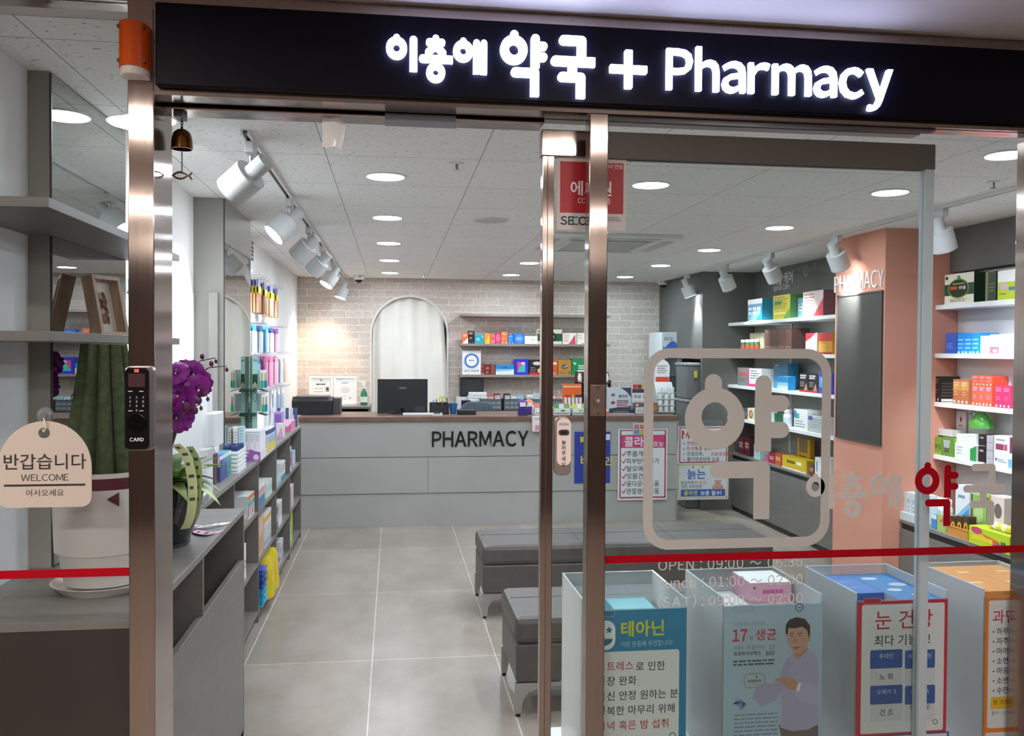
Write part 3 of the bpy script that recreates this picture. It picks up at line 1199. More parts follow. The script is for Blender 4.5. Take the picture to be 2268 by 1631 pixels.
mb.build('security_sticker', label='red and white security sticker high on the sliding glass door', cat='sticker')

# lamps of the passage, recessed in its ceiling (out of the picture; those labelled added only brighten the cases)
for i, (x, y, r, lab) in enumerate(((-0.895, 0.9, .12, 'in front of the beacon post'), (0.70, 0.9, .10, 'in front of the door opening'),
                                    (3.3, 0.9, .12, 'in front of the red lettering'), (-2.5, 0.9, .22, 'beyond the cactus window'),  # big cactus-side lamp added to light the sides of the cases
                                    (-1.40, -1.0, .075, 'second row, behind the viewer towards the cactus'), (1.2, -1.0, .075, 'second row, behind the viewer towards the door'),
                                    (-0.65, -1.0, .13, 'second row, first of the middle pair'), (0.25, -1.0, .13, 'second row, second of the middle pair'),  # unseen pair added to brighten the posters from the front
                                    (-1.25, -2.9, .15, 'third row, towards the cactus side'), (-0.1, -2.9, .15, 'third row, in the middle'), (0.9, -2.9, .15, 'third row, towards the lettered side'))):  # unseen row added to brighten the posters from the front
    t_ = thing('ceiling_light', (x, y, 2.40), 'round passage downlight ' + lab, 'ceiling light', 'downlights of the passage')
    MB().annulus(Fr((x, y, 2.412), (1, 0, 0), (0, -1, 0), (0, 0, -1)), oval(0, 0, r + .02, r + .02), oval(0, 0, r, r), 0, .006, P('d9d3ce', 0.5)).build('trim_ring', t_)
    MB().cyl((x, y, 2.4115), (x, y, 2.409), r, r, M_STRIP if y > 0 and x > -2 else M_STRIP2, 32).build('diffuser', t_)

# ------------------------------------------------------------------ ceiling fittings
down = None
ROWS = (('over the aisle', -0.04), ('over the benches', 1.23), ('beside the salmon pillar', 2.47))
for (rl, x) in ROWS:
    for i in range(5):
        if x == 1.23 and i == 2:
            continue          # the air conditioner hangs here
        y = 4.15 + 1.28 * i
        lab = 'round ceiling downlight in the row %s, %s from the door' % (rl, ORD[i])
        if down is None:
            down = thing('downlight', (x, y, ZC), lab, 'downlight', 'recessed ceiling downlights')
            MB().annulus(Fr((x, y, ZC), (1, 0, 0), (0, -1, 0), (0, 0, -1)), oval(0, 0, .098, .098), oval(0, 0, .086, .086), 0, .006, P('f0f0ee', 0.5)).build('trim_ring', down)
            MB().cyl((x, y, ZC - .0005), (x, y, ZC - .004), .086, .086, M_LIT, 32).build('diffuser', down)
        else:
            dup(down, (x, y, ZC), lab)
dup(down, (-0.85, 3.25, ZC), 'round ceiling downlight above the orchid display, doubled in the mirror')
dup(down, (1.23, 3.27, ZC), 'round ceiling downlight above the acrylic cases, behind the door rail')
dup(down, (2.47, 3.29, ZC), 'round ceiling downlight close to the window, right of the salmon pillar')

# four-way ceiling cassette
ac = thing('air_conditioner', (1.52, 6.35, ZC), 'white four-way ceiling air conditioner with slatted centre grille', 'air conditioner')
m_ac = P('e4e5e3', 0.45)
fz = Fr((1.52, 6.35, ZC), (1, 0, 0), (0, -1, 0), (0, 0, -1))
MB().prism(fz, rounded(-.475, .475, -.45, .45, .03), 0, .028, m_ac).build('panel', ac, bevel=0.004)
for a_, (x0, x1, y0, y1) in enumerate(((-.32, .32, .35, .42), (-.32, .32, -.42, -.35), (-.445, -.375, -.30, .30), (.375, .445, -.30, .30))):
    MB().fbox(fz, x0, x1, y0, y1, .028, .033, P('b9bbba', 0.4)).build('louvre', ac)
mb = MB().fbox(fz, -.29, .29, -.28, .28, .028, .030, P('3c3d3d', 0.6))
for i in range(15):
    y = -.27 + i * .0385
    mb.fbox(fz, -.29, .29, y - .007, y + .007, .030, .036, m_ac)
for x in (-.29, .29):
    mb.fbox(fz, x - .012, x + .012, -.29, .29, .030, .038, m_ac)
mb.build('grille', ac)

# sprinkler heads, ceiling speaker
for i, (px, py, lab) in enumerate(((1012, 361, 'in front of the aisle lights'), (940, 607, 'near the brick wall'), (1430, 619, 'above the brick wall behind the glass'), (2200, 402, 'near the window corner'))):
    q = OZ(px, py, ZC)
    t_ = thing('sprinkler', (q[0], q[1], ZC), 'small ceiling sprinkler head ' + lab, 'sprinkler', 'ceiling sprinklers')
    MB().cyl((q[0], q[1], ZC), (q[0], q[1], ZC - .006), .03, .03, P('e9e9e7', 0.4), 20).build('rose', t_)
    mb = MB().cyl((q[0], q[1], ZC - .006), (q[0], q[1], ZC - .03), .009, .006, M_CHROME, 10)
    mb.cyl((q[0], q[1], ZC - .03), (q[0], q[1], ZC - .032), .014, .014, M_CHROME, 14)
    mb.build('nozzle', t_)
q = OZ(1087, 487, ZC)
t_ = thing('ceiling_speaker', (q[0], q[1], ZC), 'flat round white ceiling speaker between the downlight rows', 'speaker')
fz = Fr((q[0], q[1], ZC), (1, 0, 0), (0, -1, 0), (0, 0, -1))
MB().annulus(fz, oval(0, 0, .11, .11), oval(0, 0, .095, .095), 0, .008, P('dcdcda', 0.5)).build('rim', t_)
MB().prism(fz, oval(0, 0, .095, .095), 0, .005, mottled('speaker_mesh', 'b9b9b7', 'cfcfcd', 300, 0.6)).build('grille', t_)


# dome cameras
def dome(px, py, lab):
    q = OZ(px, py, ZC)
    x, y = q[0], q[1]
    t_ = thing('dome_camera', (x, y, ZC), lab, 'security camera', 'dome cameras at the brick wall')
    MB().lathe([(.062, ZC), (.062, ZC - .02), (.055, ZC - .042), (.040, ZC - .05)], x, y, P('e6e6e4', 0.4), 28).build('housing', t_)
    MB().ball((x, y, ZC - .045), .040, .040, .040, P('16171a', 0.08), 20, 10).build('dome', t_, label='dark camera dome')
    MB().fbox(front(x + .012, y - .0585, ZC - .012), -.007, .007, -.016, .006, 0, .003, 'a5202a').build('badge', t_)


dome(795, 610, 'white dome security camera above the brick wall left of the arch')
dome(1468, 622, 'white dome security camera in the corner by the drinks fridge')


# lighting tracks and their heads
def track(x, y0, y1, lab):
    t_ = thing('light_track', (x, (y0 + y1) / 2, ZC), lab, 'lighting track', 'ceiling lighting tracks')
    mt = P('e3e4e3', 0.4)
    MB().box(x - .017, x - .008, y0, y1, ZC - .02, ZC, mt).box(x + .008, x + .017, y0, y1, ZC - .02, ZC, mt).box(x - .008, x + .008, y0, y1, ZC - .004, ZC, mt).build('rail', t_)
    MB().box(x - .008, x + .008, y0, y1, ZC - .012, ZC - .004, P('1f2022', 0.4)).build('conductor_slot', t_)


track(-0.545, 3.36, 9.75, 'white lighting track along the left wall')
track(2.97, 2.5, 9.6, 'white lighting track along the right-hand shelves')


def head(x, y, d, lab, watts=1.0, warm=False, grp='track spotlights along the left wall'):
    m = P('c3c4c4', 0.55)
    d = Vector(d).normalized()
    t_ = thing('track_spotlight', (x, y, ZC - .02), lab, 'spotlight', grp)
    MB().box(x - .017, x + .017, y - .05, y + .05, ZC - .062, ZC - .018, m).build('adapter', t_, bevel=0.003)
    MB().cyl((x, y, ZC - .062), (x, y, ZC - .105), .009, .009, M_CHROME, 14).build('stem', t_)
    J = Vector((x, y, ZC - .135))
    a, b, c = J - d * .080, J, J + d * .115
    mb = MB().cyl(a, J + d * .004, .034, .034, m, 28)
    mb.tube([Vector((x, y, ZC - .105)), Vector((x, y, ZC - .118)), J - d * .01], .008, M_CHROME, 8)
    mb.build('neck', t_)
    n = 32
    mb = MB()
    mb.cyl(b, c, .066, .066, m, n, False)
    mb.cyl(c - d * .004, b + d * .004, .062, .062, P('cfd0cf', 0.3), n, False)
    e = d.orthogonal().normalized()
    g = d.cross(e)
    fr = Fr(b, e, g, -d)
    mb.prism(fr, oval(0, 0, .066, .066), -.003, 0.0, m)
    fr2 = Fr(c, e, g, d)
    mb.annulus(fr2, oval(0, 0, .066, .066), oval(0, 0, .061, .061), -.004, 0, m)
    mb.build('can', t_)
    MB().cyl(c - d * .012, c - d * .010, .061, .061, M_HEADLIT, n).build('lens', t_, label='glowing round lens')
    ld = bpy.data.lights.new('beam', 'SPOT')
    ld.energy = HEADSPOT * watts
    ld.spot_size = math.radians(115 if warm else 70)
    ld.spot_blend = 0.7
    ld.shadow_soft_size = 0.04
    ld.color = (1.0, 0.72, 0.48) if warm else (0.91, 0.97, 1.0)
    lo = bpy.data.objects.new('beam', ld)
    COL.objects.link(lo)
    lo.parent = t_
    lo.location = (c + d * .004) - t_.location
    lo.rotation_euler = d.to_track_quat('-Z', 'Y').to_euler()
    lo['kind'] = 'helper'
    return t_


LH = ((556, (-.72, .38, -.55), 'first', 1, 0), (641, (-.66, -.30, -.68), 'second', 1.5, 0), (684, (-.70, .32, -.62), 'third', 1.4, 0),
      (713, (-.68, .28, -.66), 'fourth', 1.2, 0), (737, (-.5, -.28, -.82), 'fifth', .8, 0), (758, (-.30, -.12, -.95), 'sixth', .8, 1))
for px, d, o_, wt_, wm in LH:
    y = OX(px, 480, -0.545)[1]
    lab = 'white track spotlight on the left wall track, %s from the door' % o_
    if o_ == 'sixth':
        y = 9.74
        lab = 'white track spotlight casting a warm patch on the brick wall'
    head(-0.545, y, d, lab, wt_, bool(wm))
RH = ((1522, (.35, -.08, -.93), 'nearest the drinks fridge', 1.0), (1607, (.48, .3, -.84), 'beside the dark grey end block', 1.0), (1706, (.55, .3, -.78), 'above the special care lettering', 1.0),
      (1851, (.5, .3, -.8), 'in front of the salmon pillar', 1.2), (2081, (.42, .2, -.9), 'nearest the window', 1.3))
for px, d, o_, wt_ in RH:
    y = OX(px, 560, 2.97)[1]
    head(2.97, y, d, 'white track spotlight on the right-hand track, ' + o_, wt_, False, 'track spotlights along the right-hand shelves')

# ------------------------------------------------------------------ display counter by the left pane (bin compartments on its aisle side)
dc = thing('display_counter', (-0.83, 2.86, 0), 'low grey display counter behind the left pane with bin openings to the aisle', 'counter')
X0, X1, Y0, Y1, ZT = -0.992, -0.60, 2.19, 3.68, 0.955
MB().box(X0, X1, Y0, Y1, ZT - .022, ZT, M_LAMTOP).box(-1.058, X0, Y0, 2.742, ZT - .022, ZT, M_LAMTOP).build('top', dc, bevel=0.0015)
MB().box(-1.058, X1 + .0, Y0 + .006, Y0 + .024, 0, ZT - .022, M_LAMDARK).build('front_panel', dc)
MB().box(X0, X1, Y1 - .02, Y1, 0, ZT - .022, M_LAM).build('end_panel', dc)
MB().box(X0, X0 + .018, Y0 + .024, Y1 - .02, 0, ZT - .022, M_LAM).build('back_panel', dc)
MB().box(X0 + .018, X1 - .001, 2.90, 2.918, 0.05, ZT - .022, M_LAM).build('divider', dc)
MB().box(X0 + .018, X1, Y0 + .024, Y1 - .02, 0.04, 0.058, M_LAM).build('bottom_board', dc)
MB().box(X1 - .02, X1, Y0 + .024, Y1 - .022, 0.0, 0.748, M_LAM).build('flap_panel', dc, bevel=0.0012)
mb = MB()
rnd = random.Random(3)
g = []
for i in range(7):
    row = []
    for j in range(9):
        u, v = j / 8.0, i / 6.0
        row.append((-0.93 + .29 * v, 2.30 + .40 * u, 0.60 + .24 * math.sin(math.pi * v) ** .7 * math.sin(math.pi * u) ** .5 + rnd.uniform(-.02, .02)))
    g.append(row)
mb.sheet(g, P('d4d6dc', 0.15, 0, 0.7), (0, 0, .0008))
mb.build('plastic_bag', label='crumpled clear plastic bag in the bin opening of the display counter', cat='plastic bag')

a_, b_ = OY(463, 648, 4.88), OY(483, 900, 4.88)
MB().box(a_[0], b_[0], 4.868, 4.8895, .957, a_[2], M_GREYPAINT).build('cable_duct', label='narrow grey cable duct on the pillar face beside the far mirror', cat='cable duct', bevel=.002)

# wall shelves over it
for nm, z, lab, e in (('wall_shelf', 1.93, 'upper grey wall shelf beside the left mirror', 3.46), ('wall_shelf', 1.617, 'lower grey wall shelf carrying the wooden frame', 3.46)):
    mb = MB().box(WL, -0.80, 2.19, 2.744, z, z + .024, M_LAM).box(-0.992, -0.80, 2.744, e, z, z + .024, M_LAM)
    mb.build(nm, label=lab, cat='shelf', group='grey wall shelves over the display counter', bevel=0.001)

# tall grey shelving along the left wall
tb = thing('shelving_unit', (-0.92, 5.67, 0), 'long waist-high grey shelving unit full of goods along the left wall', 'shelving')
BX0, BX1, BY0, BAY = -1.058, -0.78, 3.70, 0.79
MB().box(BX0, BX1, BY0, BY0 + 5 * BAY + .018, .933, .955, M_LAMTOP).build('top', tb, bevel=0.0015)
for i in range(6):
    MB().box(BX0, BX1 - .001, BY0 + BAY * i, BY0 + BAY * i + .018, 0.0, .933, M_LAM).build('upright', tb)
for i in range(5):
    for z in (.05, .335, .635):
        MB().box(BX0 + .012, BX1 - .003, BY0 + BAY * i + .018, BY0 + BAY * (i + 1), z, z + .018, M_LAM).build('shelf_board', tb)
MB().box(BX0, BX0 + .012, BY0, BY0 + 5 * BAY, .0, .933, M_LAM).build('back_panel', tb)
MB().box(BX0 + .03, BX1 - .03, BY0 + .018, BY0 + 5 * BAY, 0, .05, M_LAMDARK).build('plinth', tb)

# ------------------------------------------------------------------ reception counter
cn = thing('reception_counter', (0.9, 8.3, 0), 'long pale grey reception counter with brown top and black PHARMACY lettering', 'counter')
CX0, CX1 = -0.83, 2.66
MB().box(CX0 - .01, CX1 + .01, 8.02, 8.70, .955, 1.0, M_WALNUT).build('counter_top', cn, bevel=0.003)
MB().box(CX0, CX1, 8.045, 8.065, .632, .954, M_COUNTER).build('front_panel', cn, bevel=0.0015)
xs = [CX0, 0.313, 1.45, CX1]
for i in range(3):
    MB().box(xs[i] + (.002 if i else 0), xs[i + 1], 8.045, 8.065, .30, .627, M_COUNTER).build('front_panel', cn, bevel=0.0015)
MB().box(CX0, CX1, 8.058, 8.075, .0, .295, M_COUNTER).build('kick_panel', cn)
MB().box(CX0, CX1, 8.066, 8.09, .0, .954, M_LAMDARK).build('carcass', cn)
for x in (CX0, CX1 - .02):
    MB().box(x, x + .02, 8.09, 8.66, 0, .954, M_COUNTER).build('end_panel', cn)
fc = front(0, 8.045, 0)
p0, p1 = OY(955, 990, 8.045), OY(1169, 988, 8.045)
mb = MB()
mb.text('PHARMACY', fc, p0[0], p0[2] + .002, .185, P('0b0b0c', 0.35), 'l', 'b', 0.0, width=p1[0] - p0[0] + .01, thick=.012)
mb.build('lettering', cn, label='raised black word PHARMACY')

# back cabinets behind the counter
bk = thing('back_counter', (1.6, 9.7, 0), 'dark low cabinet along the brick wall behind the counter', 'cabinet')
MB().box(0.74, 2.62, 9.42, 9.995, .93, .955, M_SHELFT).build('top', bk)
MB().box(0.76, 2.60, 9.46, 9.99, 0, .93, M_LAMDARK).build('carcass', bk)
for i in range(3):
    x = .77 + i * .61
    MB().box(x, x + .6, 9.445, 9.46, .72, .92, P('2b2a2c', 0.4)).build('drawer_front', bk)
q0, q1 = OY(750, 900, 9.5), OY(820, 925, 9.5)
sb = thing('cubby_shelf', ((q0[0] + q1[0]) / 2, 9.6, 0), 'grey cubby cabinet under the framed certificates', 'cabinet')
mb = MB().box(q0[0] - .32, q1[0], 9.45, 9.99, 0.98, 1.005, M_LAMTOP)
mb.build('top', sb)
MB().box(q0[0] - .32, q0[0] - .30, 9.46, 9.99, 0, .98, M_LAM).box(q1[0] - .02, q1[0], 9.46, 9.99, 0, .98, M_LAM).build('side_panel', sb)
MB().box(q0[0] - .30, q1[0] - .02, 9.75, 9.77, 0, .98, P('17171a', 0.5)).box(q0[0] - .30, q1[0] - .02, 9.47, 9.75, .0, .80, P('17171a', 0.5)).build('open_front', sb)

# wall shelves on the brick
for z, n, lab in ((1.985, 0, 'empty top'), (1.655, 1, 'middle'), (1.308, 2, 'lowest')):
    x0, x1 = 0.735, 2.44
    mb = MB().prism(Fr((0, 0, z), (1, 0, 0), (0, -1, 0), (0, 0, 1)), [(x1, -9.998), (x1, -9.80)] + [(x1 - .04 + .04 * math.cos(t * math.pi / 12), -9.80 + .04 * math.sin(t * math.pi / 12)) for t in range(1, 7)] + [(x0 + .04 - .04 * math.sin(t * math.pi / 12), -9.80 + .04 * math.cos(t * math.pi / 12)) for t in range(0, 7)] + [(x0, -9.998)], 0, .026, M_SHELFT)
    mb.build('wall_shelf', label='%s taupe wall shelf on the brick wall behind the counter' % lab, cat='shelf', group='taupe shelves on the brick wall')

# curtain in the arch
g = []
nx = 90
for i in range(14):
    row = []
    v = i / 13.0
    z = 0.25 + v * 1.95
    for j in range(nx + 1):
        u = j / nx
        spread = 1.0 - .12 * v ** 3
        x = AC + (u - .5) * .86 * spread + .01 * math.sin(5 * v)
        amp = .022 * (1 - .25 * v)
        y = 10.075 + amp * (math.sin(u * 30 + 1.2 * math.sin(v * 2)) + .6 * math.sin(u * 17 + 2 + v)) + .012 * math.sin(u * 9 + 3 * v)
        row.append((x, y, z))
    g.append(row)
ct = thing('curtain', (AC, 10.075, 0.25), 'cream pleated curtain filling the arched opening', 'curtain')
MB().sheet(g, mottled('cream_cloth', 'f0ece2', 'f6f2ea', 3, 0.9), (0, .003, 0)).build('cloth', ct)
MB().cyl((AC - .40, 10.10, 2.205), (AC + .40, 10.10, 2.205), .009, .009, P('3a3a3c', 0.4, 0.6), 12).build('rod', ct)


# ------------------------------------------------------------------ waiting benches
def bench(y0, lab, src=None):
    x0, x1, dpt = 0.53, 2.36, 0.515
    t_ = thing('waiting_bench', ((x0 + x1) / 2, y0 + dpt / 2, 0), lab, 'bench', 'grey waiting benches')
    mb = MB()
    nx_, ny_, nz_ = 24, 8, 4
    MB().box(x0, x1, y0, y0 + dpt, .315, .435, M_LEATHER).build('seat_cushion', t_, bevel=0.028)
    MB().box(x0 + .004, x1 - .004, y0 + .006, y0 + dpt - .006, .145, .318, M_LEATHER).build('seat_base', t_, bevel=0.012)
    mb = MB()
    for q in (1, 2):
        xx = x0 + (x1 - x0) * q / 3
        mb.tube([(xx, y0 + .02, .4352), (xx, y0 + dpt - .02, .4352)], .002, P('403b39', 0.5), 6)
    mb.tube([(x0 + .02, y0 + dpt * .62, .4352), (x1 - .02, y0 + dpt * .62, .4352)], .002, P('403b39', 0.5), 6)
    mb.build('seam', t_)
    st = P('b5b3b1', 0.25, 0.85)
    for ex, s_ in ((x0, 1), (x1, -1)):
        for yy, sy in ((y0, 1), (y0 + dpt, -1)):
            fr = Fr((ex, yy + (0 if sy == 1 else 0), 0), (s_, 0, 0), (0, 0, 1), (0, -sy, 0))
            leg = [(0.0, 0.012), (0.028, 0.012), (0.036, .07), (.06, .105), (.12, .122), (.20, .128), (.20, .146), (0.0, .146)]
            if s_ * sy < 0:
                leg = leg[::-1]
            mb = MB().prism(fr, leg, -.02, -.004, st)
            mb.build('leg', t_, bevel=0.001)
            xf = ex + s_ * .014
            MB().cyl((xf, yy + sy * .012, 0), (xf, yy + sy * .012, .013), .012, .010, '161616', 14).build('foot', t_)
    MB().box(x0 + .02, x1 - .02, y0 + .025, y0 + .045, .122, .146, st).box(x0 + .02, x1 - .02, y0 + dpt - .045, y0 + dpt - .025, .122, .146, st).build('frame', t_)
    return t_


bench(3.78, 'dark grey upholstered waiting bench nearer the door')
bench(5.205, 'dark grey upholstered waiting bench nearer the reception counter')

# ------------------------------------------------------------------ right-hand shelving
FX, NX = 3.35, 3.50       # front edges beyond and before the pillar


def wall_unit(y0, y1, xf, zs, ct_z, cx, lab, back):
    t_ = thing('shelving_unit', ((xf + WR) / 2, (y0 + y1) / 2, 0), lab, 'shelving')
    for z in zs:
        MB().box(xf, back, y0 + .002, y1 - .002, z - .03, z, M_SHELFW).build('shelf_board', t_, bevel=0.002)
    MB().box(back, WR - .002, y0 + .002, y1 - .002, ct_z, 2.12 if y1 < 6 else 1.925, M_GREYPAINT if y1 > 6 else P('c9c6c6', 0.6)).build('back_panel', t_)
    MB().box(cx, WR - .004, y0 + .002, y1 - .002, ct_z - .02, ct_z, M_LAMTOP).build('counter_top', t_)
    MB().box(cx + .02, WR - .004, y0 + .002, y1 - .002, ct_z - .06, ct_z - .02, P('2c2a29', 0.6)).build('finger_groove', t_)
    n = max(1, int(round((y1 - y0) / .7)))
    w = (y1 - y0 - .004) / n
    for i in range(n):
        MB().box(cx, cx + .02, y0 + .003 + w * i, y0 + .001 + w * (i + 1), .05, ct_z - .06, M_LAM).build('cabinet_door', t_)
    MB().box(cx + .02, WR - .004, y0 + .002, y1 - .002, .0, ct_z - .06, M_LAMDARK).build('carcass', t_)
    for k in range(1, 3):
        y = y0 + (y1 - y0) * k / 3
        MB().box(back - .012, back, y - .012, y + .012, ct_z, 1.9, P('d5d6d6', 0.4, 0.3)).build('bracket_rail', t_)
    return t_


wall_unit(5.985, 8.538, FX, (1.895, 1.588, 1.275, .955), .585, 3.40, 'white wall shelves over grey cupboards beyond the salmon pillar', 3.63)
wall_unit(3.2, 5.333, NX, (1.914, 1.600, 1.284, .942), .52, 3.27, 'white wall shelves over grey cupboards between window and salmon pillar', 3.66)

# panel and lettering on the pillar
a, b = OX(1858, 655, 3.15), OX(1953, 988, 3.15)
pp = thing('wall_panel', (3.15, (a[1] + b[1]) / 2, b[2]), 'dark grey framed panel mounted on the salmon pillar', 'panel')
MB().box(3.138, 3.1498, b[1], a[1], b[2], a[2], P('45403d', 0.8)).build('board', pp, bevel=0.001)
mb = MB().annulus(facel(3.138, 0, 0), [(-a[1], b[2]), (-b[1], b[2]), (-b[1], a[2]), (-a[1], a[2])], [(-a[1] + .012, b[2] + .012), (-b[1] - .012, b[2] + .012), (-b[1] - .012, a[2] - .012), (-a[1] + .012, a[2] - .012)], 0, .004, P('4d4845', 0.8))
mb.build('frame', pp)
a, b = OX(1849, 642, 3.15), OX(1960, 640, 3.15)
mb = MB().text('PHARMACY', facel(3.1496, 0, 0), -a[1], OX(1900, 642, 3.15)[2], .155, P('ece4e0', 0.4), 'l', 'r', 0.0, width=a[1] - b[1], thick=.008)
mb.build('wall_lettering', label='white raised word PHARMACY high on the salmon pillar', cat='lettering')
fr = facel(3.63, 0, 0)
a, b = OX(1703, 620, 3.63), OX(1757, 620, 3.63)
mb = MB().text('스페셜 케어', fr, -a[1], OX(1730, 628, 3.63)[2], .125, P('d9dbdb', 0.5), 'l', 'm', .0008, width=a[1] - b[1])
a, b = OX(1713, 640, 3.63), OX(1748, 640, 3.63)
mb.text('Special Care', fr, -a[1], OX(1730, 642, 3.63)[2], .068, P('d9dbdb', 0.5), 'l', 'r', .0008, width=a[1] - b[1])
mb.build('wall_lettering', label='white Special Care lettering on the dark header over the far shelves', cat='lettering')
a = OX(1785, 600, 3.63)
mb = MB()
for da, dz, r in ((0, 0, .05), (.16, .03, .026), (-.14, .03, .02)):
    mb.annulus(fr, oval(-a[1] + da, a[2] + dz, r, r, 20), oval(-a[1] + da, a[2] + dz, r * .55, r * .55, 20), .0003, .001, P('777876', 0.5))
mb.build('wall_emblem', label='faint grey ring emblem on the dark header beside the Special Care lettering', cat='emblem')

# ------------------------------------------------------------------ cartons and their printed faces
def paint(mb, fr, w, h, des, c=0.0004):
    for i, q in enumerate(des):
        e = c + 0.00025 * i
        k = q[0]
        if k == 'r':
            mb.rect(fr, q[1] * w, q[2] * w, q[3] * h, q[4] * h, q[5], e)
        elif k == 'o':
            mb.disc(fr, q[1] * w, q[2] * h, q[3] * w, q[4] * h if len(q) > 5 else q[3] * w, q[-1], e, 20)
        elif k == 't':
            mb.text(q[1], fr, q[2] * w, q[3] * h, q[4] * h, q[5], 'c', q[6] if len(q) > 6 else 'b', e, width=q[7] * w if len(q) > 7 else None)
        elif k == 'l':
            mb.lines(fr, q[1] * w, q[2] * w, q[3] * h, q[4], q[5] * h, q[6] * h, q[7], 0.3, e)
        elif k == 'p':
            mb.poly(fr, [(a * w, b * h) for a, b in q[1]], q[2], e)


def lab(c='f2f2f0', t='555555', v0=.35, v1=.72):
    return [('r', .08, .92, v0, v1, c), ('l', .16, .84, v1 - .06, 2, .16, .06, t)]


def strip(c, t='f4f4f2'):
    return [('r', 0, 1, 0, .2, c), ('l', .12, .9, .82, 2, .13, .07, t), ('o', .3, .1, .12, .05, 'f6f6f4')]


def tri(c, t='ffffff'):
    return [('p', [(0, 0), (1, 0), (1, .55)], c), ('l', .1, .8, .85, 2, .12, .07, t)]


def dots(c, t):
    return [('l', .12, .85, .9, 2, .1, .06, t), ('o', .22, .09, .11, .055, c), ('o', .78, .09, .11, .055, c), ('l', .2, .7, .5, 2, .1, .04, t)]


def ringd(c, t):
    return [('o', .5, .55, .36, .30, c), ('o', .5, .55, .28, .23, t), ('l', .3, .7, .6, 2, .1, .05, c)]


def carton(fr, w, h, d, col, des=(), label=None, cat='box', group=None, side=None, sdes=(), name='product_box', top=None):
    mb = MB()
    e = min(w, h) * .004
    mb.fbox(fr, 0, w, 0, h, -d, 0, P(col, 0.4))
    paint(mb, fr, w, h, des)
    if side or sdes:
        fs_ = Fr(fr.p(w, 0, 0), -fr.n, fr.v, fr.u)
        if side:
            mb.rect(fs_, 0.0, d, 0.0, h, P(side, 0.4), 0.0003)
        paint(mb, fs_, d, h, sdes, 0.0006)
    if top:
        mb.rect(Fr(fr.p(0, h, 0), fr.u, -fr.n, fr.v), 0, w, 0, d, P(top, 0.4), 0.0003)
    return mb.build(name, label=label, cat=cat, group=group)


def place(kind, plane, z, px0, px1, py, depth, col, des=(), label='', group=None, n=1, side=None, sdes=(), h=None, name='product_box', cat='box', top=None, anchor=None, z0=None, inset=0.0):
    """cartons on a shelf, sized from where their front edges meet the shelf's front plane"""
    zb = (z if z0 is None else z0) + 0.0005
    if kind == 'R':
        ya, yb = OX(px0, 800, plane)[1], OX(px1, 800, plane)[1]
        H = h or OX((px0 + px1) / 2, py, plane)[2] - zb
        W = (ya - yb) / n
        out = []
        for i in range(n):
            fr = facel(plane + inset, ya - W * i, zb)
            l = label if n == 1 else '%s, %s %s' % (label, ORD[i], anchor or 'from the far end')
            out.append(carton(fr, W - .002, H, depth, col, des, l, cat, group, side, sdes, name, top))
        return out
    xa, xb = OY(px0, 800, plane)[0], OY(px1, 800, plane)[0]
    H = h or OY((px0 + px1) / 2, py, plane)[2] - zb
    W = (xb - xa) / n
    out = []
    for i in range(n):
        fr = front(xa + W * i, plane + inset, zb)
        l = label if n == 1 else '%s, %s %s' % (label, ORD[i], anchor or 'from the left end')
        out.append(carton(fr, W - .002, H, depth, col, des, l, cat, group, side, sdes, name, top))
    return out


def bottle(x, y, z, r, h, col, capc, labc, label, group=None, cat='bottle', cap_r=.55, nm='bottle'):
    t_ = thing(nm, (x, y, z), label, cat, group)
    z += .0005
    MB().lathe([(r * .94, z), (r, z + r * .15), (r, z + h * .66), (r * .8, z + h * .74), (r * cap_r * .85, z + h * .78), (r * cap_r * .85, z + h * .82)], x, y, P(col, 0.25), 18).build('body', t_)
    MB().lathe([(r * cap_r, z + h * .815), (r * cap_r, z + h * .985), (r * cap_r * .9, z + h)], x, y, P(capc, 0.4), 16).build('cap', t_)
    if labc:
        MB().lathe([(r * 1.01, z + h * .18), (r * 1.01, z + h * .55)], x, y, P(labc, 0.5), 18).build('paper_label', t_)
    return t_


# -- far shelves, beyond the pillar
XF = FX + .012
G = 'goods on the far right-hand shelves'
T1, T2, T3, T4 = ' on the top far shelf', ' on the second far shelf', ' on the third far shelf', ' on the lowest far shelf'
grid_w = [('r', 0, 1, .78, 1, 'e9eef0')] + [('r', .06 + .3 * (i % 3), .28 + .3 * (i % 3), .5 - .2 * (i // 3), .63 - .2 * (i // 3), 'd5e6ee') for i in range(6)]
place('R', XF, 1.895, 1655, 1687, 663, .15, '6f9cb4', grid_w + [('p', [(.55, 0), (1, 0), (1, .6), (.8, .25)], '1b86c8')], 'tall pale blue carton with teal side' + T1, G, side='2d87a8')
place('R', XF, 1.895, 1711, 1749, 654, .15, 'd8c92e', [('l', .05, .9, .93, 6, .09, .035, '8d7f1c'), ('r', .08, .5, .6, .76, '2c8a49'), ('p', [(.6, 0), (1, 0), (1, .45)], '6fae35'), ('r', .08, .75, .2, .28, 'efe7a0')], 'tall yellow and green carton' + T1, G, side='4e7c4b')
place('R', XF, 1.895, 1751, 1770, 660, .14, '7fa9bd', lab('cfe0e6'), 'pale blue carton tucked behind the yellow carton' + T1, G, inset=.06)
place('R', XF, 1.895, 1777, 1822, 645, .15, 'ccb9b6', [('l', .06, .6, .9, 5, .12, .05, '9c5a62'), ('p', [(.5, 0), (1, 0), (1, .7), (.8, .4)], 'c93b45'), ('r', .1, .6, .2, .27, 'e6dddb')], 'tall silvery pink carton' + T1, G, side='8d5f6b')
place('R', XF, 1.588, 1693, 1753, 729, .16, '5c3f3a', [('l', .2, .8, .9, 1, .1, .03, '8a6a5c'), ('r', .1, .9, .25, .3, '8a6a5c')], 'tall dark brown carton' + T2, G, n=4, side='3b2725')
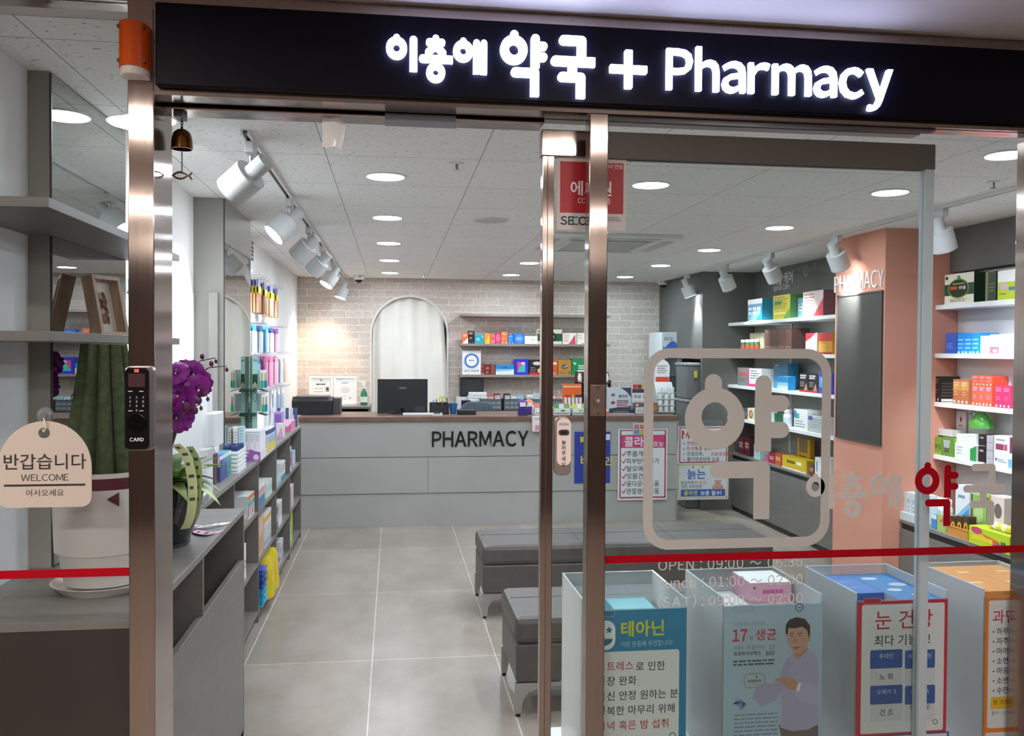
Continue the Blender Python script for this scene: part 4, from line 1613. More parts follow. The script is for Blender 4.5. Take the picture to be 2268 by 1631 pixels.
place('R', XF, 1.588, 1784, 1809, 738, .10, 'd9dcdd', [('p', [(0, .6), (0, 1), (.9, 1), (.5, .78)], 'b82530'), ('t', 'CBS', .5, .42, .16, '50555c'), ('l', .2, .8, .3, 2, .08, .04, '7a8087')], 'white pouch with a red corner' + T2, G, name='pouch', cat='pouch')
place('R', XF, 1.588, 1812, 1843, 738, .13, 'c5892f', [('r', 0, 1, .62, 1, 'b3352d'), ('r', .1, .55, .1, .5, 'd8a24a'), ('r', 0, 1, 0, .1, 'a3302b')], 'amber and red carton' + T2, G, side='d0973d')
for i in range(4):
    q = OX(1646 + i * 10.6, 760, XF + .03)
    bottle(q[0], q[1], 1.588, .024, .135, '4f6030', 'e8e9dd', 'b8402f', 'small white capped green bottle%s, %s from the far end' % (T2, ORD[i]), 'green bottles on the far shelf', cap_r=.95)
place('R', XF, 1.275, 1634, 1656, 815, .14, '8a8785', [('r', .1, .9, .55, .75, 'c85a52'), ('l', .1, .9, .4, 2, .1, .05, '6a6866')], 'grey carton with a red band' + T3, G)
place('R', XF, 1.275, 1657, 1687, 817, .12, 'e8e9ea', [('r', 0, 1, 0, .16, 'd8488a'), ('r', 0, .1, 0, 1, 'd8488a'), ('l', .2, .9, .9, 4, .13, .06, '70757a')], 'white carton with pink edges' + T3, G, side='e3e3e4')
place('R', XF, 1.275, 1695, 1726, 805, .10, '38627c', [('l', .1, .4, .93, 1, .1, .03, 'dfe8ec'), ('r', 0, 1, 0, .3, '2f7ba0')], 'large blue carton standing at the back' + T3, G, side='2b6d92', inset=.08)
place('R', XF, 1.275, 1722, 1746, 834, .07, '9cc9df', [('r', 0, 1, .55, 1, '2487bd'), ('r', 0, 1, 0, .3, 'd5e7ee')], 'low white and sky blue carton' + T3, G, side='1f7fb8')
place('R', XF, 1.275, 1771, 1812, 828, .12, '2a2324', [('l', .1, .9, .92, 2, .12, .08, 'cfcac8'), ('l', .1, .6, .55, 3, .1, .05, '968e8c'), ('r', 0, 1, 0, .12, 'b32230'), ('p', [(.5, .1), (.95, .1), (.8, .5)], 'b98a6c')], 'black carton with red foot' + T3, G, n=2)
place('R', XF, 1.275, 1813, 1843, 826, .12, '5a4fae', [('r', .1, .9, .3, .8, '4fa6d8'), ('l', .2, .8, .7, 2, .12, .05, 'e6e6f0')], 'violet and blue carton' + T3, G)
place('R', XF, .955, 1645, 1656, 905, .10, '55565a', lab('8a8b8e', '3a3a3c'), 'dark grey carton' + T4, G)
place('R', XF, .955, 1657, 1672, 905, .10, 'e3dfc4', [('o', .5, .5, .3, .34, 'c2532f'), ('o', .5, .5, .17, .22, 'e0b88a')], 'cream carton with a red oval' + T4, G)
place('R', XF, .955, 1673, 1700, 895, .10, 'dfe5e8', lab('c5dbe8', '5687a5'), 'white carton with a pale blue label' + T4, G)
place('R', XF, .955, 1717, 1731, 917, .12, '2f6a4c', [('r', 0, 1, .7, 1, '295c42')], 'dark green carton' + T4, G)
place('R', XF, .955, 1760, 1790, 908, .14, 'eef0f1', [('r', .1, .4, .55, .8, '3fb79c'), ('l', .1, .9, .45, 3, .13, .05, '8b9298'), ('o', .1, .75, .1, .2, '5b86c4')], 'white carton with teal patch' + T4, G)
place('R', XF, .955, 1792, 1840, 925, .13, 'b9bcbf', [('l', .1, .9, .85, 4, .16, .05, '888c90'), ('r', 0, .2, .75, 1, '4c5e9a')], 'pale grey carton' + T4, G)
q = OX(1745, 940, XF + .05)
bottle(q[0], q[1], .955, .04, .15, 'eef1f3', 'e7ecef', 'cfdcea', 'white tub with yellow and blue lines' + T4, G, 'tub', .9, 'tub')
place('R', XF + .12, 1.275, 1660, 1690, 795, .02, 'b9ad92', (), 'beige back card standing behind the brown cartons on the third far shelf', G, z0=1.588, h=.20, name='back_card', cat='card')
# counter below the far shelves
ZF = .585
XC = 3.43
T5 = ' on the far grey cupboard top'
for i, (c, px) in enumerate((('6d2530', 1643), ('5b1f2a', 1656))):
    place('R', XC, ZF, px - 5, px + 6, 968, .10, c, lab('a85a62', 'e8d9d9'), ('dark red carton beside the cupboard edge' if i == 0 else 'maroon carton behind the teal carton') + T5, G)
place('R', XC, ZF, 1672, 1686, 985, .10, 'bfe0e0', lab('e6f2f2', '4aa3a3'), 'pale teal carton' + T5, G)
place('R', XC, ZF, 1697, 1704, 1010, .06, 'd85f98', (), 'small pink carton' + T5, G)
place('R', XC, ZF, 1705, 1718, 1005, .08, 'a8353a', lab('c8606a', 'eedede'), 'crimson carton' + T5, G)
place('R', XC, ZF, 1719, 1733, 1005, .10, 'cc5a36', lab('d8805c', 'f3e2d8'), 'orange red carton' + T5, G)
place('R', XC - .02, ZF, 1735, 1789, 1015, .10, 'dcb91b', [('l', .2, .6, .7, 1, .2, .2, '5a4a10'), ('r', .6, .8, .5, .75, 'f0f0ea'), ('r', 0, 1, 0, .12, 'efeeea')], 'long yellow tray carton' + T5, G, side='c79f18')
place('R', XC + .09, ZF, 1768, 1797, 973, .04, 'c9961d', [('r', .15, .8, .55, 1, '7f6a35'), ('l', .2, .8, .45, 2, .1, .05, '5a4310')], 'upright mustard backing carton' + T5, G, z0=ZF)
place('R', XC - .02, ZF, 1795, 1806, 1030, .08, '6c3b35', lab('8c5a50', 'e0d0c8'), 'brown carton next to the white cartons' + T5, G)
place('R', XC - .02, ZF, 1808, 1824, 1015, .08, 'e9ecef', [('r', .2, .35, .3, .8, '5a7391')], 'tall white carton with a grey stripe' + T5, G, n=1)
place('R', XC - .02, ZF, 1826, 1843, 1015, .08, 'f0f2f4', lab('dfe5ea', '8694a2'), 'tall white carton against the salmon pillar' + T5, G)

# clear storage boxes stacked against the dark grey end block, tray of keepsakes
for i, (z, l_) in enumerate(((.0, 'lowest'), (.373, 'second'), (.746, 'third'), (1.119, 'topmost'))):
    t_ = thing('storage_box', (3.10, 8.8, z), '%s grey clear storage box of the stack behind the dark grey end block' % l_, 'storage box', 'stacked clear storage boxes')
    MB().box(2.96, 3.24, 8.64, 9.00, z + .002, z + .342, P('6f7072', 0.3)).build('tub', t_, bevel=0.012)
    MB().box(2.95, 3.25, 8.63, 9.01, z + .342, z + .371, P('9ea2a5', 0.35)).build('lid', t_, bevel=0.006)
    MB().box(3.03, 3.06, 8.622, 8.638, z + .22, z + .29, P('d8c64a' if i == 3 else '85888a', 0.4)).build('latch', t_)

# -- near shelves, between window and pillar
XN = NX + .012
GN = 'goods on the near right-hand shelves'
N1, N2, N3, N4 = ' on the top near shelf', ' on the second near shelf', ' on the third near shelf', ' on the lowest near shelf'
oval_d = [('r', 0, 1, .28, .66, '1f4a34'), ('o', .48, .5, .36, .33, '6d8f3a'), ('o', .48, .5, .32, .29, '14301f'), ('r', .2, .44, .47, .58, 'c8502c'), ('t', '바이옴', .62, .47, .13, 'f4f2ea', 'b'), ('r', .28, .7, .64, .68, '9aa83a'), ('l', .2, .9, .16, 2, .06, .03, '8c8871'), ('o', .08, .88, .05, .06, '3f4636'), ('o', .5, .86, .06, .07, '5f7f8c')]
place('R', XN, 1.914, 2090, 2155, 606, .14, 'e8e4d2', oval_d, 'cream and dark green carton with an oval emblem' + N1, GN, side='1d3526')
place('R', XN, 1.914, 2180, 2204, 602, .14, '1f3d2c', [('r', 0, .25, 0, 1, '7d7f4a'), ('l', .35, .9, .6, 3, .12, .05, '5f7a5c')], 'dark green carton with an olive stripe' + N1, GN, side='1d3526')
place('R', XN, 1.914, 2207, 2246, 599, .12, 'bcd32a', [('r', 0, 1, .6, 1, 'f6f6f3'), ('o', .35, .45, .22, .12, 'd8b9cf'), ('r', .65, 1, .3, .42, '5f7d9c'), ('l', .1, .6, .22, 1, .1, .04, '7f8c1c')], 'white and lime green carton' + N1, GN)
place('R', XN, 1.600, 2094, 2119, 738, .14, '2c59b8', [('r', 0, 1, .75, 1, '4a58b0'), ('l', .1, .8, .5, 3, .1, .05, '7f9bd8')], 'deep blue carton' + N2, GN)
place('R', XN, 1.600, 2120, 2169, 738, .13, '1e93ea', [('l', .1, .9, .7, 3, .2, .05, 'bfe2fa'), ('o', .2, .06, .14, .05, 'eef6fb'), ('o', .8, .06, .14, .05, 'eef6fb')], 'bright blue carton' + N2, GN, n=3)
place('R', XN, 1.600, 2171, 2190, 744, .12, 'cbd6dd', lab('dde5ea', '9aa7b0'), 'pale blue grey carton' + N2, GN)
place('R', XN, 1.600, 2192, 2212, 741, .12, 'f1eff0', [('r', 0, 1, 0, .36, 'd8647f'), ('l', .3, .8, .8, 2, .12, .06, '9b8f94'), ('o', .6, .15, .25, .08, 'f3e4e8')], 'white carton with a pink foot' + N2, GN)
place('R', XN, 1.600, 2215, 2246, 740, .12, 'f3f2f3', [('l', .15, .95, .82, 5, .14, .05, 'c3b0b6')], 'plain white carton with small print' + N2, GN)
place('R', XN, 1.284, 2070, 2082, 834, .14, '2a1a1a', dots('d8cfcb', '8a6c66'), 'black brown carton beside the salmon pillar' + N3, GN, side='2b2726', sdes=[('r', .1, .9, .02, .12, 'ece9e6'), ('l', .1, .9, .75, 5, .12, .06, '55504e')])
place('R', XN, 1.284, 2112, 2147, 841, .10, 'b06a45', [('r', 0, 1, .55, .9, 'b98a4a'), ('r', .1, .5, .6, .8, 'e5932f')] + dots('f3ece6', 'd8b39c'), 'amber brown carton' + N3, GN, n=2)
place('R', XN, 1.284, 2154, 2199, 854, .10, 'e2604a', dots('f6f0ee', 'b9a3c8'), 'coral carton in the lower row' + N3, GN, n=3)
lo = OX(2176, 854, XN)[2]
place('R', XN, 1.284, 2154, 2199, 833, .10, 'e0573f', dots('f6f0ee', 'a88fc0'), 'coral carton in the upper row' + N3, GN, n=3, z0=lo)
place('R', XN, 1.284, 2205, 2240, 855, .10, 'cf3163', dots('f6eef1', 'e37f9f'), 'magenta carton' + N3, GN, n=2)
place('R', XN + .105, 1.284, 2200, 2240, 834, .035, 'c9bec2', (), 'pale pink carton at the back' + N3, GN)
place('R', XN, .942, 2063, 2088, 968, .13, '7fa03a', [('t', 'urg', .7, .4, .3, '2c3618', 'b'), ('r', 0, 1, 0, .15, '99b14a')], 'olive green carton' + N4, GN)
place('R', XN, .942, 2089, 2116, 970, .13, '5f9434', [('p', [(.1, .85), (.7, .85), (.6, .45), (.2, .45)], 'aab7bd'), ('r', .2, .6, .2, .42, '55595c')], 'leaf green carton with a grey picture' + N4, GN, side='76a83a')
lo = OX(2090, 968, XN)[2]
place('R', XN + .02, .942, 2072, 2112, 952, .08, 'd3cfce', [('l', .1, .3, .6, 1, .2, .3, '9b9896')], 'flat white carton lying on the green cartons' + N4, GN, z0=lo + .004)
place('R', XN, .942, 2118, 2166, 985, .13, 'e6eeec', [('l', .08, .4, .8, 3, .2, .08, '9fb1ae'), ('p', [(.72, 0), (1, 0), (1, 1), (.72, .75)], '27934a')], 'white display tray with a green corner' + N4, GN, name='display_tray', cat='tray')
lo = OX(2140, 985, XN)[2]
for i in range(4):
    place('R', XN + .015, .942, 2121 + i * 11.2, 2131.5 + i * 11.2, 962, .07, 'eaf1ef', [('l', .2, .8, .8, 1, .1, .05, '9fb1ae'), ('r', .1, .3, .1, .7, 'cfe0dc')], 'slim white carton in the tray%s, %s from the pillar' % (N4, ORD[i]), GN, z0=lo + .001)
z2 = OX(2179, 990, XN)[2]
place('R', XN, .942, 2170, 2187, 990, .12, '1e1b1c', [('l', .2, .8, .8, 1, .1, .12, 'b9b6b6'), ('r', .1, .9, .02, .06, 'cfcac8')], 'lower black carton of two' + N4, GN)
place('R', XN, .942, 2170, 2187, 964, .12, '221e1f', [('l', .2, .8, .8, 1, .1, .12, 'b9b6b6'), ('r', .1, .9, .02, .06, 'cfcac8')], 'upper black carton of two' + N4, GN, z0=z2 + .001)
place('R', XN, .942, 2188, 2203, 966, .12, 'b4b0b8', [('r', 0, 1, .48, .5, '6c6870'), ('r', 0, 1, .2, .22, '8f8b93'), ('r', 0, 1, .75, .77, '8f8b93')], 'lilac grey carton' + N4, GN)
z2 = OX(2222, 1003, XN)[2]
place('R', XN, .942, 2205, 2245, 1003, .12, 'dfe2ea', [('o', .12, .45, .05, .12, '4b58a0'), ('l', .2, .7, .5, 2, .14, .06, '7f8cab'), ('r', .82, 1, 0, .6, '6fb4dc')], 'white carton with blue print under the plum one' + N4, GN)
place('R', XN, .942, 2205, 2240, 967, .12, 'e8e4e8', [('r', .1, .62, .12, .5, '8f3a5c'), ('r', .65, .85, .12, .5, 'a85a72'), ('l', .15, .7, .8, 1, .1, .1, '8c8a92')], 'white and plum carton' + N4, GN, z0=z2 + .001, side='9b4a66')
# green bag and white card at the back
q = OX(2180, 945, 3.59)
mb = MB()
g = []
rnd = random.Random(5)
for i in range(7):
    v = i / 6
    row = []
    for j in range(11):
        u = j / 10 * 2 * math.pi
        rr = (1 - .75 * v ** 2)
        row.append((q[0] - .02 + .045 * rr * math.cos(u) * (1 + .2 * rnd.random()), q[1] + .10 * rr * math.sin(u), 1.142 + .095 * v + .006 * rnd.random()))
    row[-1] = row[0]
    g.append(row)
mb.sheet(g, mottled('green_film', '3f8a35', '5aa648', 25, 0.25))
z_ = .0
mb.tube([(q[0] - .02, q[1] + .02, 1.225), (q[0] - .03, q[1] + .07, 1.245), (q[0] - .03, q[1] + .09, 1.22), (q[0] - .02, q[1] + .05, 1.19)], .006, P('8f9a78', 0.4), 6)
mb.build('gift_bag', label='translucent green gift bag on the cartons of the lowest near shelf', cat='bag')
place('R', XN + .13, .942, 2120, 2141, 912, .012, 'cfc5c8', [('o', .5, .82, .12, .06, '8f2f38'), ('l', .3, .8, .7, 1, .1, .05, 'a09498')], 'white card with a red dot standing at the back of the lowest near shelf', GN, name='card', cat='card')
# goods on the near cupboard top
ZN = .52
XM = 3.30
N5 = ' on the near grey cupboard top'
for i in range(4):
    place('R', XM, ZN, 1998 + i * 13, 2010 + i * 13, 1090 + i * 3, .10, 'dfe6ea', [('r', .15, .8, .62, .78, 'c8694a' if i == 0 else 'b9c6cf'), ('l', .2, .8, .5, 3, .12, .04, '8fa0ac')], 'white carton standing%s, %s from the salmon pillar' % (N5, ORD[i]), GN)
place('R', XM - .025, ZN, 1993, 2052, 1150, .02, 'd5dee3', (), 'clear front tray rim before the white cartons' + N5, GN, h=.05, name='tray_rim', cat='tray')
for i in range(6):
    q = OX(2052 + i * 10, 1105, XM + .125)
    bottle(q[0], q[1], ZN, .024, .17, 'e9eef2', 'f3f5f6', 'bfd3e6', 'white bottle with blue label%s, %s from the pillar' % (N5, ORD[i]), 'white bottles on the near cupboard', 'bottle', .75)
place('R', XM + .10, ZN, 2121, 2152, 1078, .10, 'e4eaf0', [('p', [(0, 0), (1, 0), (1, .55), (0, .2)], '3f8fd6'), ('p', [(0, .2), (1, .55), (1, .68), (0, .3)], '8fc0e8'), ('l', .2, .8, .8, 1, .1, .06, '7f8fa0')], 'large white and blue wave carton' + N5, GN)
place('R', XM + .10, ZN, 2156, 2190, 1099, .10, '8fb85c', [('o', .5, .6, .3, .25, 'b9d488'), ('l', .2, .8, .3, 2, .1, .05, 'f0f4e4'), ('r', 0, .08, 0, 1, '2b2a26')], 'green carton with a leaf picture' + N5, GN)
place('R', XM + .10, ZN, 2196, 2230, 1102, .10, 'd9ccc8', [('r', 0, .12, 0, 1, 'c08a2c'), ('o', .6, .7, .25, .16, '6f5f5e')], 'pale carton with a dark spot' + N5, GN)
place('R', XM, ZN, 2068, 2080, 1142, .07, '4a8ac0', [('r', 0, 1, .7, 1, 'e0e9ef')], 'small blue carton' + N5, GN)
place('R', XM, ZN, 2081, 2100, 1142, .07, 'a9c06a', [('p', [(.2, .5), (.9, 1), (1, .6)], 'd86a5a')], 'small green carton with red picture' + N5, GN)
tr = place('R', XM - .01, ZN, 2104, 2150, 1172, .018, 'c98a3c', [('r', 0, 1, .8, 1, 'a86f2c')], 'low amber display tray' + N5, GN, name='display_tray', cat='tray')
for i in range(3):
    place('R', XM, ZN, 2106 + i * 14, 2119 + i * 14, 1146, .05, '4a3420', [('o', .5, .5, .35, .22, 'd8a32c'), ('o', .5, .5, .15, .1, '4a3420')], 'brown yellow-disc pouch%s, %s from the salmon pillar' % (N5, ORD[i]), GN, name='pouch', cat='pouch', inset=.012)
yt = [('o', .2, .82, .14, .2, 'c4416f'), ('p', [(.3, .75), (.75, .55), (.85, .2), (.5, .45)], 'd8682f'), ('r', .08, .6, .3, .55, 'e8cf2a'), ('o', .75, .2, .16, .22, 'c4416f'), ('r', .8, .92, .05, .6, '2c7a55')]
place('R', XM - .035, ZN, 2152, 2243, 1176, .12, 'b9cf2c', yt, 'bright lime display tray with pink and orange shapes' + N5, GN, name='display_tray', cat='tray', h=.10)
for i in range(5):
    q = OX(2196 + i * 10, 1170, XM + .02)
    MB().ball((q[0], q[1], ZN + .125), .02, .02, .022, P('f2f3ee' if i % 2 else 'e3d23c', 0.3)).build('candy_bottle', label='%s bottle top sticking out of the lime tray, %s from the salmon pillar' % ('white' if i % 2 else 'yellow', ORD[i]), cat='bottle', group='bottles in the lime tray')

# -- shelves on the brick wall
YB = 9.81
GB = 'goods on the taupe brick-wall shelves'
B1, B2 = ' on the middle brick-wall shelf', ' on the lowest brick-wall shelf'
zx = lambda v: 640 + v / 3.78
zy = lambda v: 580 + v / 3.78
for a_, b_, t, c, des, l_ in ((1450, 1500, 597, 'e8753c', tri('f2f0ee', 'fbe0d0'), 'pale orange carton'), (1501, 1552, 580, '241417', dots('b02a30', 'd8cfcf'), 'black carton with red print'),
                              (1554, 1632, 610, '1fa3ae', [('l', .2, .6, .6, 2, .16, .08, 'e8f6f6'), ('p', [(.7, .9), (.95, .9), (.9, .5)], '8fd6d8')], 'wide turquoise carton'), (1634, 1684, 602, 'f0962a', [('p', [(.2, 0), (1, 0), (.9, .9)], 'f6c23c')], 'yellow orange carton'),
                              (1686, 1728, 607, 'e8694a', [('o', .5, .55, .3, .2, 'c04fa0'), ('l', .2, .8, .3, 1, .1, .07, 'f8e4e0')], 'coral carton with violet spot'), (1730, 1772, 602, 'e23a6a', ringd('f2a0b8', 'e23a6a'), 'hot pink carton'),
                              (1774, 1832, 587, 'd86a3c', dots('f4ece6', 'f0c0a4'), 'tall orange carton'), (1834, 1880, 613, '1f7fd0', dots('e8f2fa', '9fd0f0'), 'small blue carton'),
                              (1882, 1971, 600, '2670c8', [('o', .55, .5, .36, .42, '4a90dc'), ('l', .2, .8, .6, 2, .14, .06, 'cfe2f4')], 'wide blue carton'), (1973, 2082, 623, 'ecebea', [('l', .5, .8, .6, 1, .1, .1, '9a9a9c')], 'long white carton')):
    place('B', YB, 1.681, zx(a_), zx(b_), zy(t), .12, c, des, l_ + B1, GB)
place('B', YB, 1.681, 1190, 1245, 730, .12, 'd8d3bd', [('r', 0, 1, .2, .72, '1e4a2c'), ('o', .5, .48, .3, .36, '14301f'), ('r', .36, .66, .42, .56, 'e8e4d8'), ('o', .08, .85, .06, .08, '5c6048')], 'cream and dark green carton' + B1, GB)
place('B', YB, 1.681, 1246, 1277, 738, .10, 'f0e6e0', [('p', [(.4, 0), (.95, 0), (.9, .9), (.6, .3)], 'd8475a'), ('l', .08, .5, .85, 4, .18, .06, 'd8707a')], 'white carton with a red tree shape' + B1, GB)
place('B', YB, 1.681, 1278, 1294, 738, .10, 'efe8dc', [('l', .1, .8, .8, 2, .2, .07, 'c0a060'), ('o', .8, .06, .16, .05, '7fa03a')], 'cream carton next to the red tree carton' + B1, GB)
place('B', YB, 1.681, 1296, 1338, 742, .10, 'd6cfc4', lab('ece7df', '8a8074'), 'beige carton half behind the steel post' + B1, GB)
q0, q1 = OY(1024, 777, YB), OY(1065, 828, YB)
t_ = thing('picture_frame', ((q0[0] + q1[0]) / 2, YB, 1.334), 'white framed sign with a blue ring on the lowest brick-wall shelf', 'framed sign')
W, H_ = q1[0] - q0[0], q0[2] - 1.335
fr = front(q0[0], YB, 1.3345)
MB().fbox(fr, 0, W, 0, H_, -.02, 0, P('ecebea', 0.5)).build('frame', t_, bevel=0.002)
mb = MB()
mb.annulus(fr, oval(W * .5, H_ * .58, W * .37, W * .37), oval(W * .5, H_ * .58, W * .30, W * .30), .0005, .001, P('2450a0', 0.5))
mb.annulus(fr, oval(W * .5, H_ * .58, W * .43, W * .43), oval(W * .5, H_ * .58, W * .372, W * .372), .0005, .0008, P('a9c4e4', 0.5))
mb.lines(fr, W * .35, W * .66, H_ * .62, 1, .01, .014, '8f949c')
mb.text('건강이 궁금하면', fr, W * .5, H_ * .12, .026, '3a3d44', 'c', 'b', width=W * .8)
mb.build('lettering', t_, label='printed blue ring and dark wording')
for a_, b_, t, c, des, l_ in ((1609, 1638, 860, '8a2c2a', dots('e8dcd8', 'c8786c'), 'narrow maroon carton'), (1640, 1687, 860, '6a1f20', [('r', .15, .85, .5, .75, 'b0603c'), ('l', .2, .8, .3, 2, .12, .05, 'd8b0a0')], 'maroon carton with a copper label'),
                              (1689, 1730, 860, '7d3a2e', [('l', .1, .9, .9, 5, .16, .05, 'a8685a')], 'brown red carton'), (1732, 1886, 862, 'e6ebec', [('r', 0, 1, .55, 1, '1f7fb8'), ('p', [(0, .55), (1, .55), (.8, .4), (0, .3)], '8cc4dc'), ('l', .4, .65, .75, 1, .1, .08, '16405c')], 'long blue and white carton'),
                              (1890, 2006, 816, '2430c0', [('r', .2, .78, .16, .82, '6fa8dc'), ('p', [(.2, .82), (.7, .82), (.3, .3), (.2, .3)], 'd84a78'), ('o', .55, .38, .22, .2, '2cc0a4'), ('o', .6, .72, .14, .08, 'd8dde6')], 'royal blue carton with pink and green picture')):
    place('B', YB, 1.334, zx(a_), zx(b_), zy(t), .12, c, des, l_ + B2, GB)
place('B', YB, 1.334, 1172, 1201, 797, .12, '1c1718', [('r', 0, 1, 0, .16, 'c01f2c'), ('o', .6, .75, .32, .12, 'd8d2ce'), ('l', .1, .6, .5, 3, .12, .05, '8f8884'), ('o', .8, .28, .16, .14, 'd8c07a')], 'black carton with a red foot' + B2, GB)
place('B', YB, 1.334, 1202, 1235, 798, .12, 'd8592c', [('r', .7, .95, .7, .85, 'f2e8e2'), ('l', .6, .95, .12, 1, .1, .05, 'f2d8c8')], 'vermilion carton' + B2, GB)
place('B', YB, 1.334, 1236, 1266, 798, .12, 'b9842c', [('o', .5, .55, .24, .17, '4a4f63'), ('p', [(.3, .48), (.7, .66), (.7, .56)], 'c8ccd8'), ('r', .78, .95, .05, .25, '4f7d3a'), ('l', .1, .7, .16, 1, .1, .05, '7d5a1c')], 'mustard carton with a dark oval' + B2, GB)
place('B', YB, 1.334, 1267, 1308, 795, .12, '128550', [('p', [(.05, .8), (.25, .72), (.15, .6)], 'e8efe8'), ('l', .35, .95, .6, 2, .14, .08, 'd8ecd8'), ('r', .3, .95, .2, .3, 'e8f2e4')], 'emerald green carton' + B2, GB)

# -- back counter: paper stacks, small black boxes, wire baskets of medicine
ZB_ = .9555
place('B', 9.75, ZB_, 1020, 1072, 835, .18, '19181b', [('r', .1, .9, .1, .9, '222226')], 'black screen box under the brick-wall shelf', GB, name='monitor', cat='screen', z0=1.09, h=.20)
mb = MB().box(*[float(v) for v in (OY(1020, 0, 9.6)[0] - .01, OY(1072, 0, 9.6)[0] + .02, 9.72, 9.95)], ZB_, 1.0895, P('d5d7da', 0.5))
mb.build('riser', label='pale riser under the black screen box', cat='stand')
for i in range(6):
    z = ZB_ + .0005 + i * .032
    x = OY(1042, 0, 9.6)[0] + (.006 if i % 2 else -.004)
    MB().box(x, x + .19, 9.58, 9.70, z, z + .029, P('e4e6ea' if i % 2 else 'd9dde3', 0.6)).build('paper_stack', label='white ream of envelopes on the back counter, %s from the bottom' % ORD[i], cat='paper stack', group='white reams on the back counter')
q = OY(1022, 870, 9.45)
MB().box(q[0], q[0] + .10, 9.44, 9.5, ZB_, ZB_ + .11, P('1b1a1c', 0.4)).build('card_reader', label='small black box beside the white reams on the back counter', cat='device', bevel=0.003)
bcols = ['e9e6e2', 'd85a50', '8c2f44', '2c2a2e', 'cfe3ea', '7fc4d4', 'eef0ee', 'a8c8e0', '58a8c8', 'f0d8c8', 'e87a6c', 'd8c8b0']
for k in range(4):
    x = OY(1064 + 51 * k, 880, 9.43)[0]
    w = .235
    t_ = thing('wire_basket', (x + w / 2, 9.47, 1.0), 'grey mesh basket of medicine boxes on the back counter, %s from the blue chair' % ORD[k], 'basket', 'mesh baskets on the back counter')
    m_w = P('5f656b', 0.5)
    mb = MB().box(x, x + w, 9.43, 9.436, ZB_ + .001, ZB_ + .12, m_w).box(x, x + w, 9.564, 9.57, ZB_ + .001, ZB_ + .12, m_w).box(x, x + .006, 9.43, 9.57, ZB_ + .001, ZB_ + .12, m_w).box(x + w - .006, x + w, 9.43, 9.57, ZB_ + .001, ZB_ + .12, m_w).box(x, x + w, 9.43, 9.57, ZB_ + .001, ZB_ + .006, m_w)
    mb.build('mesh_body', t_)
    MB().annulus(Fr((x, 9.43, ZB_ + .12), (1, 0, 0), (0, 1, 0), (0, 0, 1)), [(0, 0), (w, 0), (w, .14), (0, .14)], [(.008, .008), (w - .008, .008), (w - .008, .132), (.008, .132)], 0, .006, P('3c4044', 0.5)).build('rim', t_)
    mb = MB()
    for i in range(4):
        for j in range(2):
            mb.rect(front(x, 9.43, ZB_), .02 + i * .052, .062 + i * .052, .025 + j * .045, .05 + j * .045, '8d949a', .0006)
    mb.build('slots', t_)
    for i in range(3):
        c = bcols[(k * 3 + i) % 12]
        nm_ = ['ivory', 'red', 'wine', 'black', 'ice blue', 'aqua', 'white', 'powder blue', 'cyan', 'peach', 'salmon', 'sand'][(k * 3 + i) % 12]
        x2 = x + .012 + i * .071
        hh = .145 + .03 * ((i * 7 + k * 5) % 3) / 2
        carton(front(x2, 9.445, ZB_ + .0065), .066, hh, .10, c, lab('f0f0ee', '7a7a7c', .6, .9), '%s medicine box in the %s mesh basket behind the counter' % (nm_, ORD[k]), 'box', 'medicine boxes in the mesh baskets')

# ------------------------------------------------------------------ things on the reception counter
ZK = 1.0005


def cx(px, y):
    return float(OY(px, 900, y)[0])


def cz(py, y, px=900):
    return float(OY(px, py, y)[2])


# printer
x0, x1 = cx(650, 8.45), cx(738, 8.45)
t_ = thing('printer', ((x0 + x1) / 2, 8.45, 1.0), 'black desktop printer at the wall end of the counter', 'printer')
m_ = P('1b1d22', 0.45)
MB().prism(Fr((x0, 8.30, ZK), (0, 1, 0), (0, 0, 1), (1, 0, 0)), [(0, 0), (.32, 0), (.34, .06), (.32, .15), (.08, .165), (0, .13)], 0, x1 - x0, m_).build('body', t_, bevel=0.006)
MB().prism(Fr((x0 + .03, 8.36, ZK + .158), (1, 0, 0), (0, 1, .02), (0, 0, 1)), rounded(0, x1 - x0 - .06, 0, .2, .02), 0, .012, P('6b6c6c', 0.4)).build('lid', t_)
MB().fbox(front(x0, 8.30, ZK), .01, x1 - x0 - .01, .10, .104, 0, .0015, P('0d0e11', 0.4)).build('paper_slot', t_)
x2 = x1 + .002
MB().box(x2, x2 + .07, 8.36, 8.60, ZK, ZK + .15, P('4a4743', 0.5)).build('side_bracket', t_, bevel=0.004)

